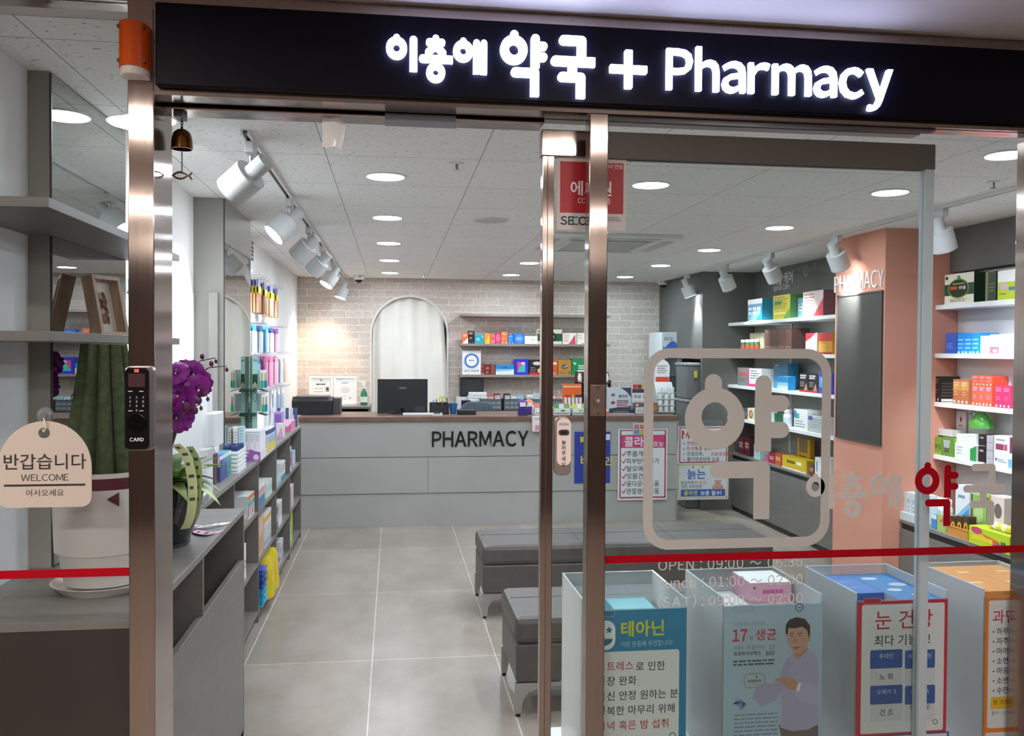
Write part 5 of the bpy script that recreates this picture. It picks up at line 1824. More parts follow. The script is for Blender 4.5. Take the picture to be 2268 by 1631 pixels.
# framed certificates on the cubby
for i, (pa, pb, pt, lab_) in enumerate(((684, 737, 834, 'white framed certificate with a small portrait, beside the printer'), (739, 790, 834, 'white framed certificate with a faint flag, beside the green spray bottle'))):
    y = 9.72
    xa, xb, zt = cx(pa, y), cx(pb, y), cz(pt, y)
    t_ = thing('certificate_frame', ((xa + xb) / 2, y, 1.006), lab_, 'picture frame', 'framed certificates')
    W, H_ = xb - xa, zt - 1.006
    tilt = Fr((xa, y, 1.0065), (1, 0, 0), Vector((0, .12, .993)).normalized(), Vector((0, -.993, .12)).normalized())
    mb = MB().annulus(tilt, [(0, 0), (W, 0), (W, H_), (0, H_)], [(.02, .02), (W - .02, .02), (W - .02, H_ - .02), (.02, H_ - .02)], -.012, .008, P('efefed', 0.4))
    cf = mb.build('frame', t_)
    mb = MB().fbox(tilt, .018, W - .018, .018, H_ - .018, -.010, 0, P('f0efec', 0.6))
    if i == 0:
        mb.annulus(tilt, oval(W * .5, H_ * .86, .012, .012, 16), oval(W * .5, H_ * .86, .007, .007, 16), .0005, .001, P('55504c', 0.6))
        mb.lines(tilt, W * .3, W * .75, H_ * .74, 1, .02, .014, '3c3a3a')
        mb.rect(tilt, W * .70, W * .84, H_ * .46, H_ * .62, '8a8480', .0005)
        mb.disc(tilt, W * .77, H_ * .56, .011, .014, '3a3432', .001)
        mb.lines(tilt, W * .2, W * .66, H_ * .58, 4, .035, .006, 'a09c98')
        mb.lines(tilt, W * .2, W * .6, H_ * .2, 1, .02, .012, '55504c')
    else:
        mb.disc(tilt, W * .5, H_ * .52, W * .2, W * .14, 'e8d5d8', .0005)
        mb.poly(tilt, [(W * .33, H_ * .52), (W * .7, H_ * .52), (W * .62, H_ * .44), (W * .4, H_ * .42)], 'cfd8e8', .001)
        mb.lines(tilt, W * .35, W * .65, H_ * .78, 1, .02, .009, '8a8684')
        mb.lines(tilt, W * .15, W * .4, H_ * .9, 1, .02, .006, 'a8a4a2')
        mb.lines(tilt, W * .4, W * .6, H_ * .3, 2, .03, .006, 'b0acaa')
        mb.rect(tilt, W * .66, W * .76, H_ * .2, H_ * .27, 'b8b4b2', .0005)
    mb.build('certificate', cf)

# green spray bottle
x = cx(806, 9.62)
t_ = thing('spray_bottle', (x, 9.62, 1.0055), 'green spray bottle with a white trigger head on the cubby cabinet', 'spray bottle')
gb = thin_glass('green_liquid_plastic', '7fd0a8', 1.35, .05, .35, '4fae86')
MB().lathe([(.034, 1.006), (.037, 1.012), (.037, 1.12), (.030, 1.15), (.014, 1.168), (.014, 1.19)], x, 9.62, gb, 22).build('body', t_)
MB().lathe([(.038, 1.04), (.038, 1.10)], x, 9.62, P('dfeae4', 0.5), 22).build('paper_label', t_)
mb = MB().cyl((x, 9.62, 1.185), (x, 9.62, 1.21), .016, .016, P('eeeeec', 0.4), 16)
mb.prism(front(x, 9.635, 1.21), [(-.02, 0), (.016, 0), (.022, .05), (.0, .062), (-.05, .055), (-.05, .04), (-.024, .038)][::1], 0, .03, P('f0f0ee', 0.4))
mb.tube([(x - .02, 9.62, 1.24), (x - .034, 9.62, 1.22), (x - .032, 9.62, 1.195)], .004, P('eeeeec', .4), 8)
mb.build('trigger_head', t_)

# monitor, seen from behind
y = 8.34
x0, x1, z0, z1 = cx(836, y), cx(947, y), cz(917, y), cz(840, y)
t_ = thing('monitor', ((x0 + x1) / 2, y, 1.0), 'black computer monitor with its back to the door', 'monitor')
mbs = MB().prism(front(0, y + .035, 0), rounded(x0, x1, z0, z1, .006), -.004, .03, P('16181d', 0.42)).build('back_shell', t_, bevel=0.004)
MB().box(x0 + .004, x1 - .004, y + .036, y + .0405, z0 + .004, z1 - .004, P('2a3440', 0.1)).build('screen', t_)
fm = front(0, y + .005, 0)
mb = MB().fbox(fm, (x0 + x1) / 2 - .035, (x0 + x1) / 2 + .04, z1 - .095, z1 - .075, 0, .001, P('3c3f45', 0.3))
mb.lines(front(0, y + .004, 0), (x0 + x1) / 2 - .03, (x0 + x1) / 2 + .035, z1 - .08, 1, .01, .009, '787c84')
mb.build('nameplate', mbs)
MB().fbox(fm, x1 - .12, x1 - .03, z0 + .02, z0 + .07, 0, .001, P('2d323a', 0.5)).build('rating_label', mbs)
MB().cyl(((x0 + x1) / 2, y + .02, ZK + .012), ((x0 + x1) / 2, y + .005, z0 + .06), .018, .02, P('1c1e22', .4), 16).build('stand_neck', t_)
MB().prism(Fr(((x0 + x1) / 2, y, ZK), (1, 0, 0), (0, 1, 0), (0, 0, 1)), oval(0, .03, .11, .08, 28), 0, .012, P('1c1e22', .4)).build('stand_foot', t_)
mb = MB().tube([((x0 + x1) / 2 - .03, y + .0, z0 + .03), ((x0 + x1) / 2 - .09, y - .03, z0 + .02), (x0 + .03, y - .03, z0 + .01), ((x0 + x1) / 2 - .05, y - .03, ZK + .006)], .004, P('0e0e10', .5), 6)
mb.build('cable', t_)
MB().box((x0 + x1) / 2 - .0, x1 + .1, y - .20, y - .09, ZK, ZK + .02, P('d6d6d4', .5)).build('keyboard_tray', label='pale keyboard slab lying in front of the monitor', cat='keyboard', bevel=0.004)

# pen organiser with scissors, card terminal, cup, tray
y = 8.30
x0, x1, zt = cx(952, y), cx(994, y), cz(893, y)
t_ = thing('desk_organiser', ((x0 + x1) / 2, y + .05, 1.0), 'black desk organiser holding scissors and pens beside the monitor', 'desk organiser')
mb = MB()
m_ = P('1d1d20', .45)
mb.box(x0, x1, y, y + .006, ZK, zt - .02, m_).box(x0, x1, y + .094, y + .1, ZK, zt, m_).box(x0, x0 + .006, y, y + .1, ZK, zt - .01, m_).box(x1 - .006, x1, y, y + .1, ZK, zt - .01, m_).box(x0, x1, y, y + .1, ZK, ZK + .006, m_)
mb.build('holder', t_)
sc = thing('scissors', (x0 + .12, y + .05, ZK + .02), 'yellow green scissors standing in the black desk organiser', 'scissors')
ys = P('b9c23a', .35)
for s_ in (-1, 1):
    pts = [(x0 + .12 + s_ * (.014 + .014 * math.cos(2 * math.pi * i / 12)), y + .05, zt + .03 + .024 * math.sin(2 * math.pi * i / 12)) for i in range(13)]
    mb = MB().tube(pts, .005, ys, 6)
    mb.build('handle', sc)
MB().box(x0 + .114, x0 + .126, y + .048, y + .052, ZK + .04, zt + .012, M_CHROME).build('blade', sc)
for i, (dx, c, hh) in enumerate(((.03, '3a5a9a', .02), (.06, '2b2b30', .03), (.16, '3a2c6a', .045))):
    MB().cyl((x0 + dx, y + .06, ZK + .01), (x0 + dx + .006, y + .065, zt + hh), .005, .005, P(c, .35), 10).build('pen', label='%s pen in the black desk organiser' % ['blue', 'black', 'violet'][i], cat='pen', group='pens in the desk organiser')
xb = cx(1003, 8.3)
MB().lathe([(.026, ZK), (.03, ZK + .03), (.042, cz(895, 8.3)), (.038, cz(895, 8.3)), (.026, ZK + .03), (.0, ZK + .01)], xb + .008, 8.37, P('2a6a9c', .35), 20).build('cup', label='blue paper cup beside the black desk organiser', cat='cup')
x0, x1 = cx(956, 8.12), cx(980, 8.12)
t_ = thing('card_terminal', ((x0 + x1) / 2, 8.12, 1.0), 'small white card terminal on the counter edge', 'card terminal')
MB().prism(front(0, 8.16, 0), rounded(x0, x1, ZK, cz(915, 8.12), .012), 0, .06, P('e6e6e4', .4)).build('body', t_, bevel=.003)
MB().fbox(front(0, 8.10, 0), x0 + .018, x1 - .018, ZK + .02, ZK + .034, 0, .001, P('5a6470', .2)).build('display', t_)
x0, x1 = cx(1013, 8.28), cx(1053, 8.28)
MB().box(x0, x1, 8.2, 8.36, ZK, cz(911, 8.28) + .01, P('1c1d20', .4)).build('pen_tray', label='flat black tray on the counter before the blue chair', cat='tray', bevel=.003)

# chair behind the counter
x0, x1 = cx(1014, 9.0), cx(1093, 9.0)
xm = (x0 + x1) / 2
t_ = thing('office_chair', (xm, 8.95, 0), 'blue grey padded office chair behind the counter', 'chair')
zt = cz(888, 9.0)
w = (x1 - x0) / 2
mch = mottled('blue_grey_fabric', '4a5763', '556270', 30, .8)
pts = [(xm + w * math.copysign(abs(math.cos(t)) ** .55, math.cos(t)), .66 + (zt - .66) / 2 + (zt - .66) / 2 * math.copysign(abs(math.sin(t)) ** .6, math.sin(t))) for t in [2 * math.pi * i / 36 for i in range(36)]]
MB().prism(front(0, 8.80, 0), pts, -.05, 0, mch).build('backrest', t_, bevel=.015)
MB().prism(Fr((xm, 9.08, .46), (1, 0, 0), (0, 1, 0), (0, 0, 1)), rounded(-w * 1.05, w * 1.05, -.22, .24, .08), 0, .07, mch).build('seat', t_, bevel=.02)
MB().tube([(xm, 8.83, .75), (xm, 8.84, .5), (xm, 8.98, .44)], .02, P('222325', .4), 8).build('back_bar', t_)
MB().cyl((xm, 9.08, .09), (xm, 9.08, .46), .028, .028, P('2a2b2d', .4, .5), 14).build('gas_column', t_)
for i in range(5):
    a_ = 2 * math.pi * i / 5 + .3
    e = (xm + .28 * math.cos(a_), 9.08 + .28 * math.sin(a_), .07)
    lg = MB().tube([(xm, 9.08, .10), e], .018, P('222325', .4), 8).build('leg', t_)
    MB().cyl((e[0] - .012, e[1], .027), (e[0] + .012, e[1], .027), .027, .027, P('17181a', .4), 14).build('caster', lg)

GC = 'goods on the reception counter'
CT = ' on the counter'


def plush(px, py, pb, y, c1, c2, l_):
    x, zt = cx(px, y), cz(py, y)
    h = zt - ZK
    t_ = thing('dispenser', (x, y, 1.0), l_, 'candy dispenser', 'candy dispensers on the counter')
    MB().box(x - .045, x + .045, y - .03, y + .03, ZK, ZK + h * .48, P(c2, .35)).build('base', t_, bevel=.008)
    mb = MB().ball((x - .004, y, ZK + h * .72), .048, .03, h * .30, P(c1, .35), 18, 10)
    mb.build('head', t_)
    MB().rect(front(x - .004, y - .031, ZK + h * .68), -.028, .028, -.02, .02, P('f0e6e8', .4), .001).build('face', t_)


plush(1158, 885, 922, 8.12, '4a3f8c', '3a2d78', 'purple candy dispenser with a rounded head at the counter edge')
plush(1172, 886, 922, 8.27, 'e0805a', '5a3a8a', 'orange headed candy dispenser at the counter edge')


def tray(px0, px1, py, y, d, col, cols, l_, names, zb=ZK, low=None):
    x0, x1, zt = cx(px0, y), cx(px1, y), cz(py, y)
    t_ = thing('sample_tray', ((x0 + x1) / 2, y + d / 2, zb), l_, 'tray', GC)
    m_ = P(col, .45)
    MB().box(x0, x1, y, y + .004, zb, zt, m_).box(x0, x1, y + d - .004, y + d, zb, zt + .02, m_).box(x0, x0 + .004, y, y + d, zb, zt + .01, m_).box(x1 - .004, x1, y, y + d, zb, zt + .01, m_).box(x0, x1, y, y + d, zb, zb + .004, m_).build('tray_body', t_)
    mb = MB()
    mb.lines(front(x0, y, zb), (x1 - x0) * .08, (x1 - x0) * .9, (zt - zb) * .4, 1, .02, .012, '7a7c7e', .0006)
    mb.disc(front(x0, y, zb), (x1 - x0) * .55, (zt - zb) * .66, .022, .009, cols[0], .001)
    mb.build('print', t_)
    n = len(cols)
    w = (x1 - x0 - .012) / n
    for i, c in enumerate(cols):
        a0 = x0 + .006 + w * i
        mb = MB().prism(Fr((a0 + w / 2, y + .012, zb + .014), (1, 0, 0), (0, .25, .97), (0, .97, -.25)), rounded(-w * .48, w * .48, 0, zt - zb + .03, .01, 4), 0, .03, P(c, .4))
        mb.build('sachet', label='%s sachet in the %s' % (names[i], l_.split(' on the')[0]), cat='sachet', group='sachets on the counter')


tray(1183, 1222, 905, 8.08, .14, 'eceae8', ['d87a78', 'b8a0a0', 'e4b0b0'], 'white punched tray' + CT + ' beside the candy dispensers', ['pink', 'taupe', 'rose'])
tray(1226, 1264, 906, 8.06, .14, 'e9eceb', ['5f8a3a', 'd9e0de', '7a9a58'], 'white tray with a green spot' + CT, ['moss green', 'white', 'sage'])
tray(1267, 1302, 906, 8.06, .14, 'eaedeb', ['c8cc3a', 'e4e8e2', 'b4b83a'], 'white tray with a yellow spot' + CT, ['lemon', 'pearl', 'olive yellow'])
# tray hung below the counter edge
x0, x1, z0, z1 = cx(1180, 7.97), cx(1222, 7.97), cz(958, 7.97), cz(926, 7.97)
t_ = thing('hanging_display', ((x0 + x1) / 2, 7.97, z0), 'white and pink display box hanging over the counter edge', 'display box')
MB().box(x0, x1, 7.955, 8.018, z0, z1 + .01, P('ece4e4'.lower(), .45)).build('box_body', t_)
mb = MB()
fr = front(x0, 7.955, z0)
paint(mb, fr, x1 - x0, z1 - z0, [('r', .12, .95, .08, .45, 'd88fa6'), ('o', .62, .72, .16, .18, 'b8323c'), ('l', .1, .5, .92, 1, .1, .06, '8a7c7e')])
mb.build('print', t_)
# orange pouch with tubes
x0, x1, zt = cx(1246, 8.30), cx(1288, 8.30), cz(851, 8.3)
t_ = thing('hanging_pouch', ((x0 + x1) / 2, 8.3, 1.0), 'orange display pouch with striped tubes standing on the counter', 'display pouch')
MB().box(x0, x1, 8.30, 8.33, ZK, zt, P('dd6a2c', .35)).build('backing', t_, bevel=.003)
MB().box(x0 + .012, x1 + .02, 8.25, 8.299, ZK, ZK + .05, P('d8622a', .35)).build('pocket', t_)
MB().rect(front(x0, 8.30, 0), .005, x1 - x0 - .005, zt - .03, zt - .018, P('f0d8c8', .4), .001).build('white_stripe', t_)
for i, c in enumerate(('d83a3a', 'd84a5a', 'e0a82c', '3a3a8c', '2c2c30')):
    xx = x0 + .025 + i * .036
    tb_ = thing('tube', (xx, 8.275, ZK + .052), 'upright tube with a %s top in the orange pouch' % ['red', 'crimson', 'yellow', 'blue', 'black'][i], 'tube', 'tubes in the orange pouch')
    MB().cyl((xx, 8.275, ZK + .0505), (xx, 8.275, ZK + .16), .014, .014, P('e6e2de', .4), 12).build('body', tb_)
    MB().cyl((xx, 8.275, ZK + .16), (xx, 8.275, ZK + .185), .0145, .0145, P(c, .4), 12).build('cap', tb_)
# dark red display rack with white bottles
x0, x1, zt = cx(1277, 8.42), cx(1352, 8.42), cz(824, 8.42)
t_ = thing('display_rack', ((x0 + x1) / 2, 8.42, 1.0), 'dark red tiered counter rack half behind the middle steel post', 'display rack')
MB().box(x0, x1, 8.50, 8.52, ZK, zt, P('552422', .45)).build('back_board', t_)
for i in range(3):
    MB().box(x0, x1, 8.40, 8.50, ZK + .09 + i * .10, ZK + .10 + i * .10, P('6a2c2a', .45)).build('tier', t_)
MB().box(x0, x0 + .008, 8.40, 8.50, ZK, ZK + .32, P('552422', .45)).box(x1 - .008, x1, 8.40, 8.50, ZK, ZK + .32, P('552422', .45)).build('side', t_)
for i in range(3):
    for j in range(5):
        bx = x0 + .035 + j * (x1 - x0 - .07) / 4
        bottle(bx, 8.45, ZK + .101 + i * .10 - .0005, .02, .085, 'e4ebea', 'dfe8e6', None, 'small white bottle in the dark red rack, %s tier up, %s from the pouch' % (ORD[i], ORD[j]), 'bottles in the dark red rack', 'bottle', .8)
# upright display cards and boxes behind the pane
place('B', 8.30, 1.0, 1345, 1399, 859, .05, 'c9cfd6', [('p', [(0, 0), (1, 0), (1, .30), (0, .18)], '26344f'), ('p', [(.55, 1), (1, 1), (1, .62), (.8, .85)], '2c3a55'), ('o', .25, .72, .09, .06, '8a6a60'), ('o', .25, .42, .09, .06, '8a4a40'), ('t', '콜라겐', .66, .62, .13, '34405a', 'b'), ('l', .4, .95, .45, 3, .09, .05, 'b8525a'), ('l', .4, .95, .52, 1, .08, .04, '4c5a78')], 'pale grey display card with a navy sweep' + CT, GC, name='display_card', cat='display card')
place('B', 8.22, 1.0, 1348, 1406, 908, .07, '2a3a52', [('l', .2, .8, .7, 1, .2, .3, '98844a'), ('r', 0, 1, 0, .22, 'c8d0d8')], 'low navy and white carton' + CT, GC)
place('B', 8.20, 1.0, 1340, 1350, 905, .07, 'e0705a', [('r', 0, 1, .5, 1, 'efe0dc')], 'narrow pink and white carton' + CT, GC)
place('B', 8.34, 1.0, 1401, 1436, 862, .03, 'e8e9ea', [('t', '피로 엔', .5, .62, .17, '3a3c48', 'b', .8), ('t', '집중력', .5, .38, .15, 'c8505a', 'm', .8), ('l', .15, .85, .2, 1, .1, .05, '90949a'), ('r', 0, 1, .84, 1, '3a3a44')], 'white display card with dark top band' + CT, GC, name='display_card', cat='display card')
for i, c in enumerate(('b8323a', '8c2a30', 'c8c03a')):
    q = OY(1404 + i * 10, 858, 8.34)
    carton(front(q[0], 8.35, 1.0 + (q[2] - 1.0) - .02), .035, .045, .02, c, (), 'small %s badge on top of the white display card' % ['red', 'dark red', 'yellow'][i], 'badge', 'badges on the display card', name='badge')
place('B', 8.20, 1.0, 1407, 1458, 893, .08, '6a625e', [('r', .04, .72, .06, .62, 'e4e2de'), ('l', .1, .65, .5, 4, .1, .05, '8a8480'), ('o', .1, .82, .05, .1, 'e8e4dc'), ('o', .88, .55, .1, .28, 'b8683c')], 'brown grey carton with a white label' + CT, GC)
# tall tiered display of white-capped jars
x0, x1, zt = cx(1449, 8.38), cx(1488, 8.38), cz(846, 8.38)
t_ = thing('display_tower', ((x0 + x1) / 2, 8.36, 1.0), 'white tiered jar display with a round headed red and white card', 'display rack')
MB().prism(Fr((x0, 8.30, ZK), (0, 1, 0), (0, 0, 1), (1, 0, 0)), [(0, 0), (.12, 0), (.12, zt - ZK), (.09, zt - ZK), (0, (zt - ZK) * .55)], 0, x1 - x0, P('cfd3d2', .45)).build('body', t_)
r_ = (x1 - x0) * .42
zc = cz(820, 8.38)
pts = [(-r_ * .9, zt - zc - .02), (r_ * .9, zt - zc - .02)] + [(r_ * math.cos(math.pi * i / 14), .03 + r_ * math.sin(math.pi * i / 14)) for i in range(15)]
fr = front((x0 + x1) / 2, 8.41, zc)
mb = MB().prism(fr, pts, -.006, 0, P('e6e4e2', .5))
mb.rect(fr, -r_ * .88, r_ * .88, zt - zc - .015, zt - zc + .05, P('c8452e', .5), .0006)
mb.lines(fr, -r_ * .7, r_ * .7, .05, 4, .022, .009, '6a6a72')
mb.build('header_card', t_)
for i in range(4):
    for j in range(3):
        bx = x0 + .03 + j * (x1 - x0 - .06) / 2
        zz = ZK + .02 + i * .062
        MB().cyl((bx, 8.296 - .012, zz), (bx, 8.296 - .012, zz + .032), .021, .021, P('e2e6e6', .35), 14).cyl((bx, 8.284, zz + .032), (bx, 8.284, zz + .05), .022, .022, P('f2f3f2', .35), 14).build('jar', t_)
    MB().box(x0, x1, 8.262, 8.30, ZK + .012 + i * .062, ZK + .018 + i * .062, P('b9bdbc', .4)).build('ledge', t_)

# drinks fridge in the corner
y = 9.35
x0, x1, zt = cx(1465, y), cx(1500, y), cz(731, y)
t_ = thing('drinks_fridge', ((x0 + x1) / 2, y + .25, 0), 'narrow white drinks fridge with a blue wave sign in the corner', 'fridge')
mw = P('dfe6ea', .4)
MB().box(x0, x0 + .03, y, y + .5, .0, zt, mw).box(x1 - .0, x1 + .05, y, y + .5, .0, zt, mw).box(x0 + .03, x1, y + .46, y + .5, 0, zt, mw).box(x0 + .03, x1, y, y + .46, 0, .25, mw).box(x0 + .03, x1, y, y + .46, zt - .22, zt, mw).build('cabinet', t_)
fr = front(x0 + .012, y, zt - .22)
W = x1 - x0 - .0
mb = MB().rect(fr, 0, W, 0, .20, P('d4dde4', .4), .001)
mb.poly(fr, [(0, .07)] + [(W * i / 10, .085 - .04 * math.cos(i / 10 * 5.2) * (1 if i < 7 else 1)) for i in range(1, 11)] + [(W, 0), (0, 0)], P('3f6fc0', .4), .0015)
mb.text('BICHU', fr, W * .08, .13, .045, '4a5058', 'l', 'b', .002, width=W * .55)
mb.build('sign_panel', t_, label='pale sign panel with a blue wave')
MB().box(x0 + .03, x1, y + .002, y + .006, .25, zt - .22, M_CLEAR).build('glass_door', t_)
for i in range(4):
    MB().box(x0 + .03, x1, y + .03, y + .46, .5 + .28 * i, .508 + .28 * i, P('c9d3d8', .4)).build('shelf', t_)

# low swing gate with notices, between counter and cupboards
gx0, gx1 = 2.675, 3.13
t_ = thing('swing_gate', ((gx0 + gx1) / 2, 8.10, 0), 'low clear swing gate hinged to the counter end', 'gate')
MB().box(gx0 + .02, gx1, 8.10, 8.106, .25, .95, M_CLEAR).build('panel', t_)
MB().box(gx0, gx0 + .02, 8.10, 8.125, 0.0, .96, P('b9bdc0', .3, .6)).build('hinge_post', t_)


# ------------------------------------------------------------------ paper notices
def notice(px0, py0, px1, py1, y, name, label, bg, draw, cat='notice', group=None, px0b=None, px1b=None):
    """flat printed sheet; draw(mb, fr, X, k) paints at photo coordinates through X"""
    a, b = OY(px0, py0, y), OY(px1, py1, y)
    mb = MB()
    fr = front(0, y, 0)
    mb.fbox(fr, a[0], b[0], b[2], a[2], -.002, 0, P(bg, .6))
    k = y / F

    def X(px, py):
        q = OY(px, py, y)
        return float(q[0]), float(q[2])
    draw(mb, fr, X, k)
    return mb.build(name, label=label, cat=cat, group=group)


def prect(mb, fr, X, px0, py0, px1, py1, col, c=.0005):
    a, b = X(px0, py0), X(px1, py1)
    mb.rect(fr, a[0], b[0], b[1], a[1], P(col, .6), c)


def pframe(mb, fr, X, px0, py0, px1, py1, t, col, k):
    prect(mb, fr, X, px0, py0, px1, py0 + t, col)
    prect(mb, fr, X, px0, py1 - t, px1, py1, col)
    prect(mb, fr, X, px0, py0, px0 + t, py1, col)
    prect(mb, fr, X, px1 - t, py0, px1, py1, col)


def ptext(mb, fr, X, k, st, px, py, size, col, w='r', al='l', wid=None, c=.001):
    a, b = X(px, py)
    mb.text(st, fr, a, b, size * k, P(col, .6), al, w, c, width=None if wid is None else wid * k)


def d_blue(mb, fr, X, k):
    prect(mb, fr, X, 1285, 968, 1300, 980, 'd8c23a')
    ptext(mb, fr, X, k, '비', 1284, 1030, 26, 'e8d84a', 'b')
    ptext(mb, fr, X, k, '타민', 1318, 1030, 22, 'e8d84a', 'b')
    prect(mb, fr, X, 1340, 962, 1351, 975, 'e6e6ea')


notice(1273, 957, 1351, 1070, 8.035, 'notice', 'blue notice taped to the counter front behind the middle steel post', '23399a', d_blue)


def d_coll(mb, fr, X, k):
    pframe(mb, fr, X, 1373, 953, 1474, 1103, 1.6, 'b03a62', k)
    prect(mb, fr, X, 1375, 964, 1473, 992, 'c9447c')
    ptext(mb, fr, X, k, '콜라겐', 1382, 988, 25, 'f2e6ec', 'b')
    ptext(mb, fr, X, k, '효능', 1446, 989, 14, 'f2e6ec', 'm')
    for i, st in enumerate(('주름개선', '피부탄력 증가', '탈모예방', '잇몸건강', '골다공증 도움', '관절염에 도움')):
        ty = 1011 + i * 16.6
        ptext(mb, fr, X, k, st, 1387, ty, 14.5, '34343a', 'm', wid=None if len(st) < 6 else 78)
        a = X(1378, ty - 5)
        b = X(1381, ty - 1)
        c_ = X(1386, ty - 10)
        for (p_, q_) in ((a, b), (b, c_)):
            pts = capsule(p_[0], p_[1], q_[0], q_[1], 2.0 * k)
            mb.poly(fr, pts, P('b03a3a', .6), .0012)


notice(1369, 951, 1477, 1107, 8.035, 'notice', 'white notice with a magenta heading and ticked list on the counter front', 'dfe3e6', d_coll)


def d_top(mb, fr, X, k):
    ptext(mb, fr, X, k, '피부', 1404, 952, 14, 'c23a5c', 'h')
    prect(mb, fr, X, 1404, 953, 1416, 962, '5f93b8')
    prect(mb, fr, X, 1418, 953, 1440, 962, 'b9b43a')


notice(1402, 937, 1442, 962, 8.028, 'notice_topper', 'small red yellow and blue topper above the magenta notice', 'cfc8c4', d_top)


def d_msm(mb, fr, X, k):
    pframe(mb, fr, X, 1505, 947, 1610, 1025, 1.6, 'b04a52', k)
    ptext(mb, fr, X, k, 'MSM', 1509, 972, 25, 'c2352f', 'h')
    for i, (p, q) in enumerate((('관절염', ''), ('만성통증', ' 완화'), ('관절강화, ', '연골생성강화'), ('콜라겐생성에', ' 도움'))):
        ty = 986 + i * 11.8
        ptext(mb, fr, X, k, p, 1521, ty, 10, 'b8434a' if i < 2 else '3a3a40', 'm')
        ptext(mb, fr, X, k, q, 1522 + len(p) * 8.6, ty, 10, '3a3a40' if i != 2 else 'b8434a', 'm')
        a = X(1515, ty - 3)
        mb.disc(fr, a[0], a[1], 1.4 * k, 1.4 * k, P('3a3a40', .6), .001, 10)


notice(1502, 945, 1612, 1027, 8.09, 'notice', 'white notice with red heading and dotted list on the swing gate', 'd3d6da', d_msm)


def d_old(mb, fr, X, k):
    pframe(mb, fr, X, 1501, 1029, 1611, 1104, 1.8, 'c9c08a', k)
    ptext(mb, fr, X, k, '늙는', 1521, 1060, 25, '3c62b0', 'b')
    for px in (1535, 1556):
        a = X(px, 1035)
        mb.disc(fr, a[0], a[1], 2 * k, 2 * k, P('b03038', .6), .001, 12)
    ptext(mb, fr, X, k, '방심하면', 1508, 1073, 8.5, '3a3a40', 'm')
    ptext(mb, fr, X, k, '한 순간!', 1538, 1073, 8.5, 'c24a52', 'm')
    ptext(mb, fr, X, k, '강한 자외선엔', 1508, 1082, 8.5, '3a3a40', 'm')
    prect(mb, fr, X, 1508, 1085, 1606, 1099, '3a5cae')
    ptext(mb, fr, X, k, '콜라겐', 1514, 1097, 12, 'd8d84a', 'b')
    ptext(mb, fr, X, k, '보충 필수!', 1551, 1097, 12, 'f0f2f4', 'b')
    # printed figure: neck and shoulders
    q = [X(a, b) for a, b in ((1577, 1084), (1603, 1084), (1602, 1077), (1596, 1072), (1598, 1064), (1582, 1064), (1584, 1072), (1578, 1078))]
    mb.poly(fr, q, P('c9988c', .6), .0009)


notice(1499, 1028, 1613, 1106, 8.09, 'notice', 'white notice with blue heading and blue footer bar on the swing gate', 'd3dade', d_old)
# spiral pad behind them
x0, x1, z0, z1 = cx(1496, 8.10), cx(1502, 8.10), cz(1085, 8.1), cz(985, 8.1)
MB().box(x0, x1 + .03, 8.0925, 8.0985, z0, z1, P('c9cbce', .6)).build('note_pad', label='white pad edge showing beside the red headed notice on the swing gate', cat='note pad')

# ------------------------------------------------------------------ cactus display by the window
CXP, CYP = float(OY(232, 1200, 2.50)[0]), 2.50
ZD = 0.9555
pot = thing('potted_cactus', (CXP, CYP, 0.955), 'green ribbed column cactus in a tall white pot with maroon rim band', 'potted cactus')
m_pot = P('d9d5d2', .35)
kz = lambda py: float(OY(222, py, CYP)[2])
zr = kz(1046) + .01
zs_ = kz(1216)
MB().lathe([(.100, ZD + .02), (.113, zs_ - .004), (.114, zs_), (.123, zs_ + .004), (.131, zr - .004), (.132, zr), (.124, zr), (.124, zr - .03), (.0, zr - .03)], CXP, CYP, m_pot, 48).build('pot', pot, label='white pot')
MB().lathe([(.1304, zr - .042), (.1318, zr - .012)], CXP, CYP, P('5c2634', .35), 48).build('rim_band', pot)
MB().prism(Fr((CXP, CYP - .1255, kz(1090)), (1, 0, 0), (0, 0, 1), (0, -1, 0)), [(.045, 0), (.075, -.018), (.075, .018)], 0.0, .004, P('5c2634', .4)).build('ribbon_tip', pot)
MB().lathe([(.0, ZD), (.112, ZD), (.134, ZD + .022), (.130, ZD + .024), (.110, ZD + .006), (.0, ZD + .005)], CXP, CYP, P('d8d3cb', .35), 48).build('saucer', pot)
mg = mottled('cactus_green', '2f3b25', '475637', 60, .85, bmp=.15)
NR = 10


def flute(t, z):
    return .74 + .36 * abs(math.cos(t * NR / 2)) ** .75


prof = []
for i in range(15):
    v = i / 14
    z = zr - .03 + (1.612 - zr + .03) * v
    prof.append((.112 - .058 * v ** .8, z))
prof.append((.034, 1.6135))
prof.append((.012, 1.612))
MB().lathe(prof, CXP, CYP, mg, NR * 16, True, flute).build('cactus', pot, label='dark green ribbed cactus column')

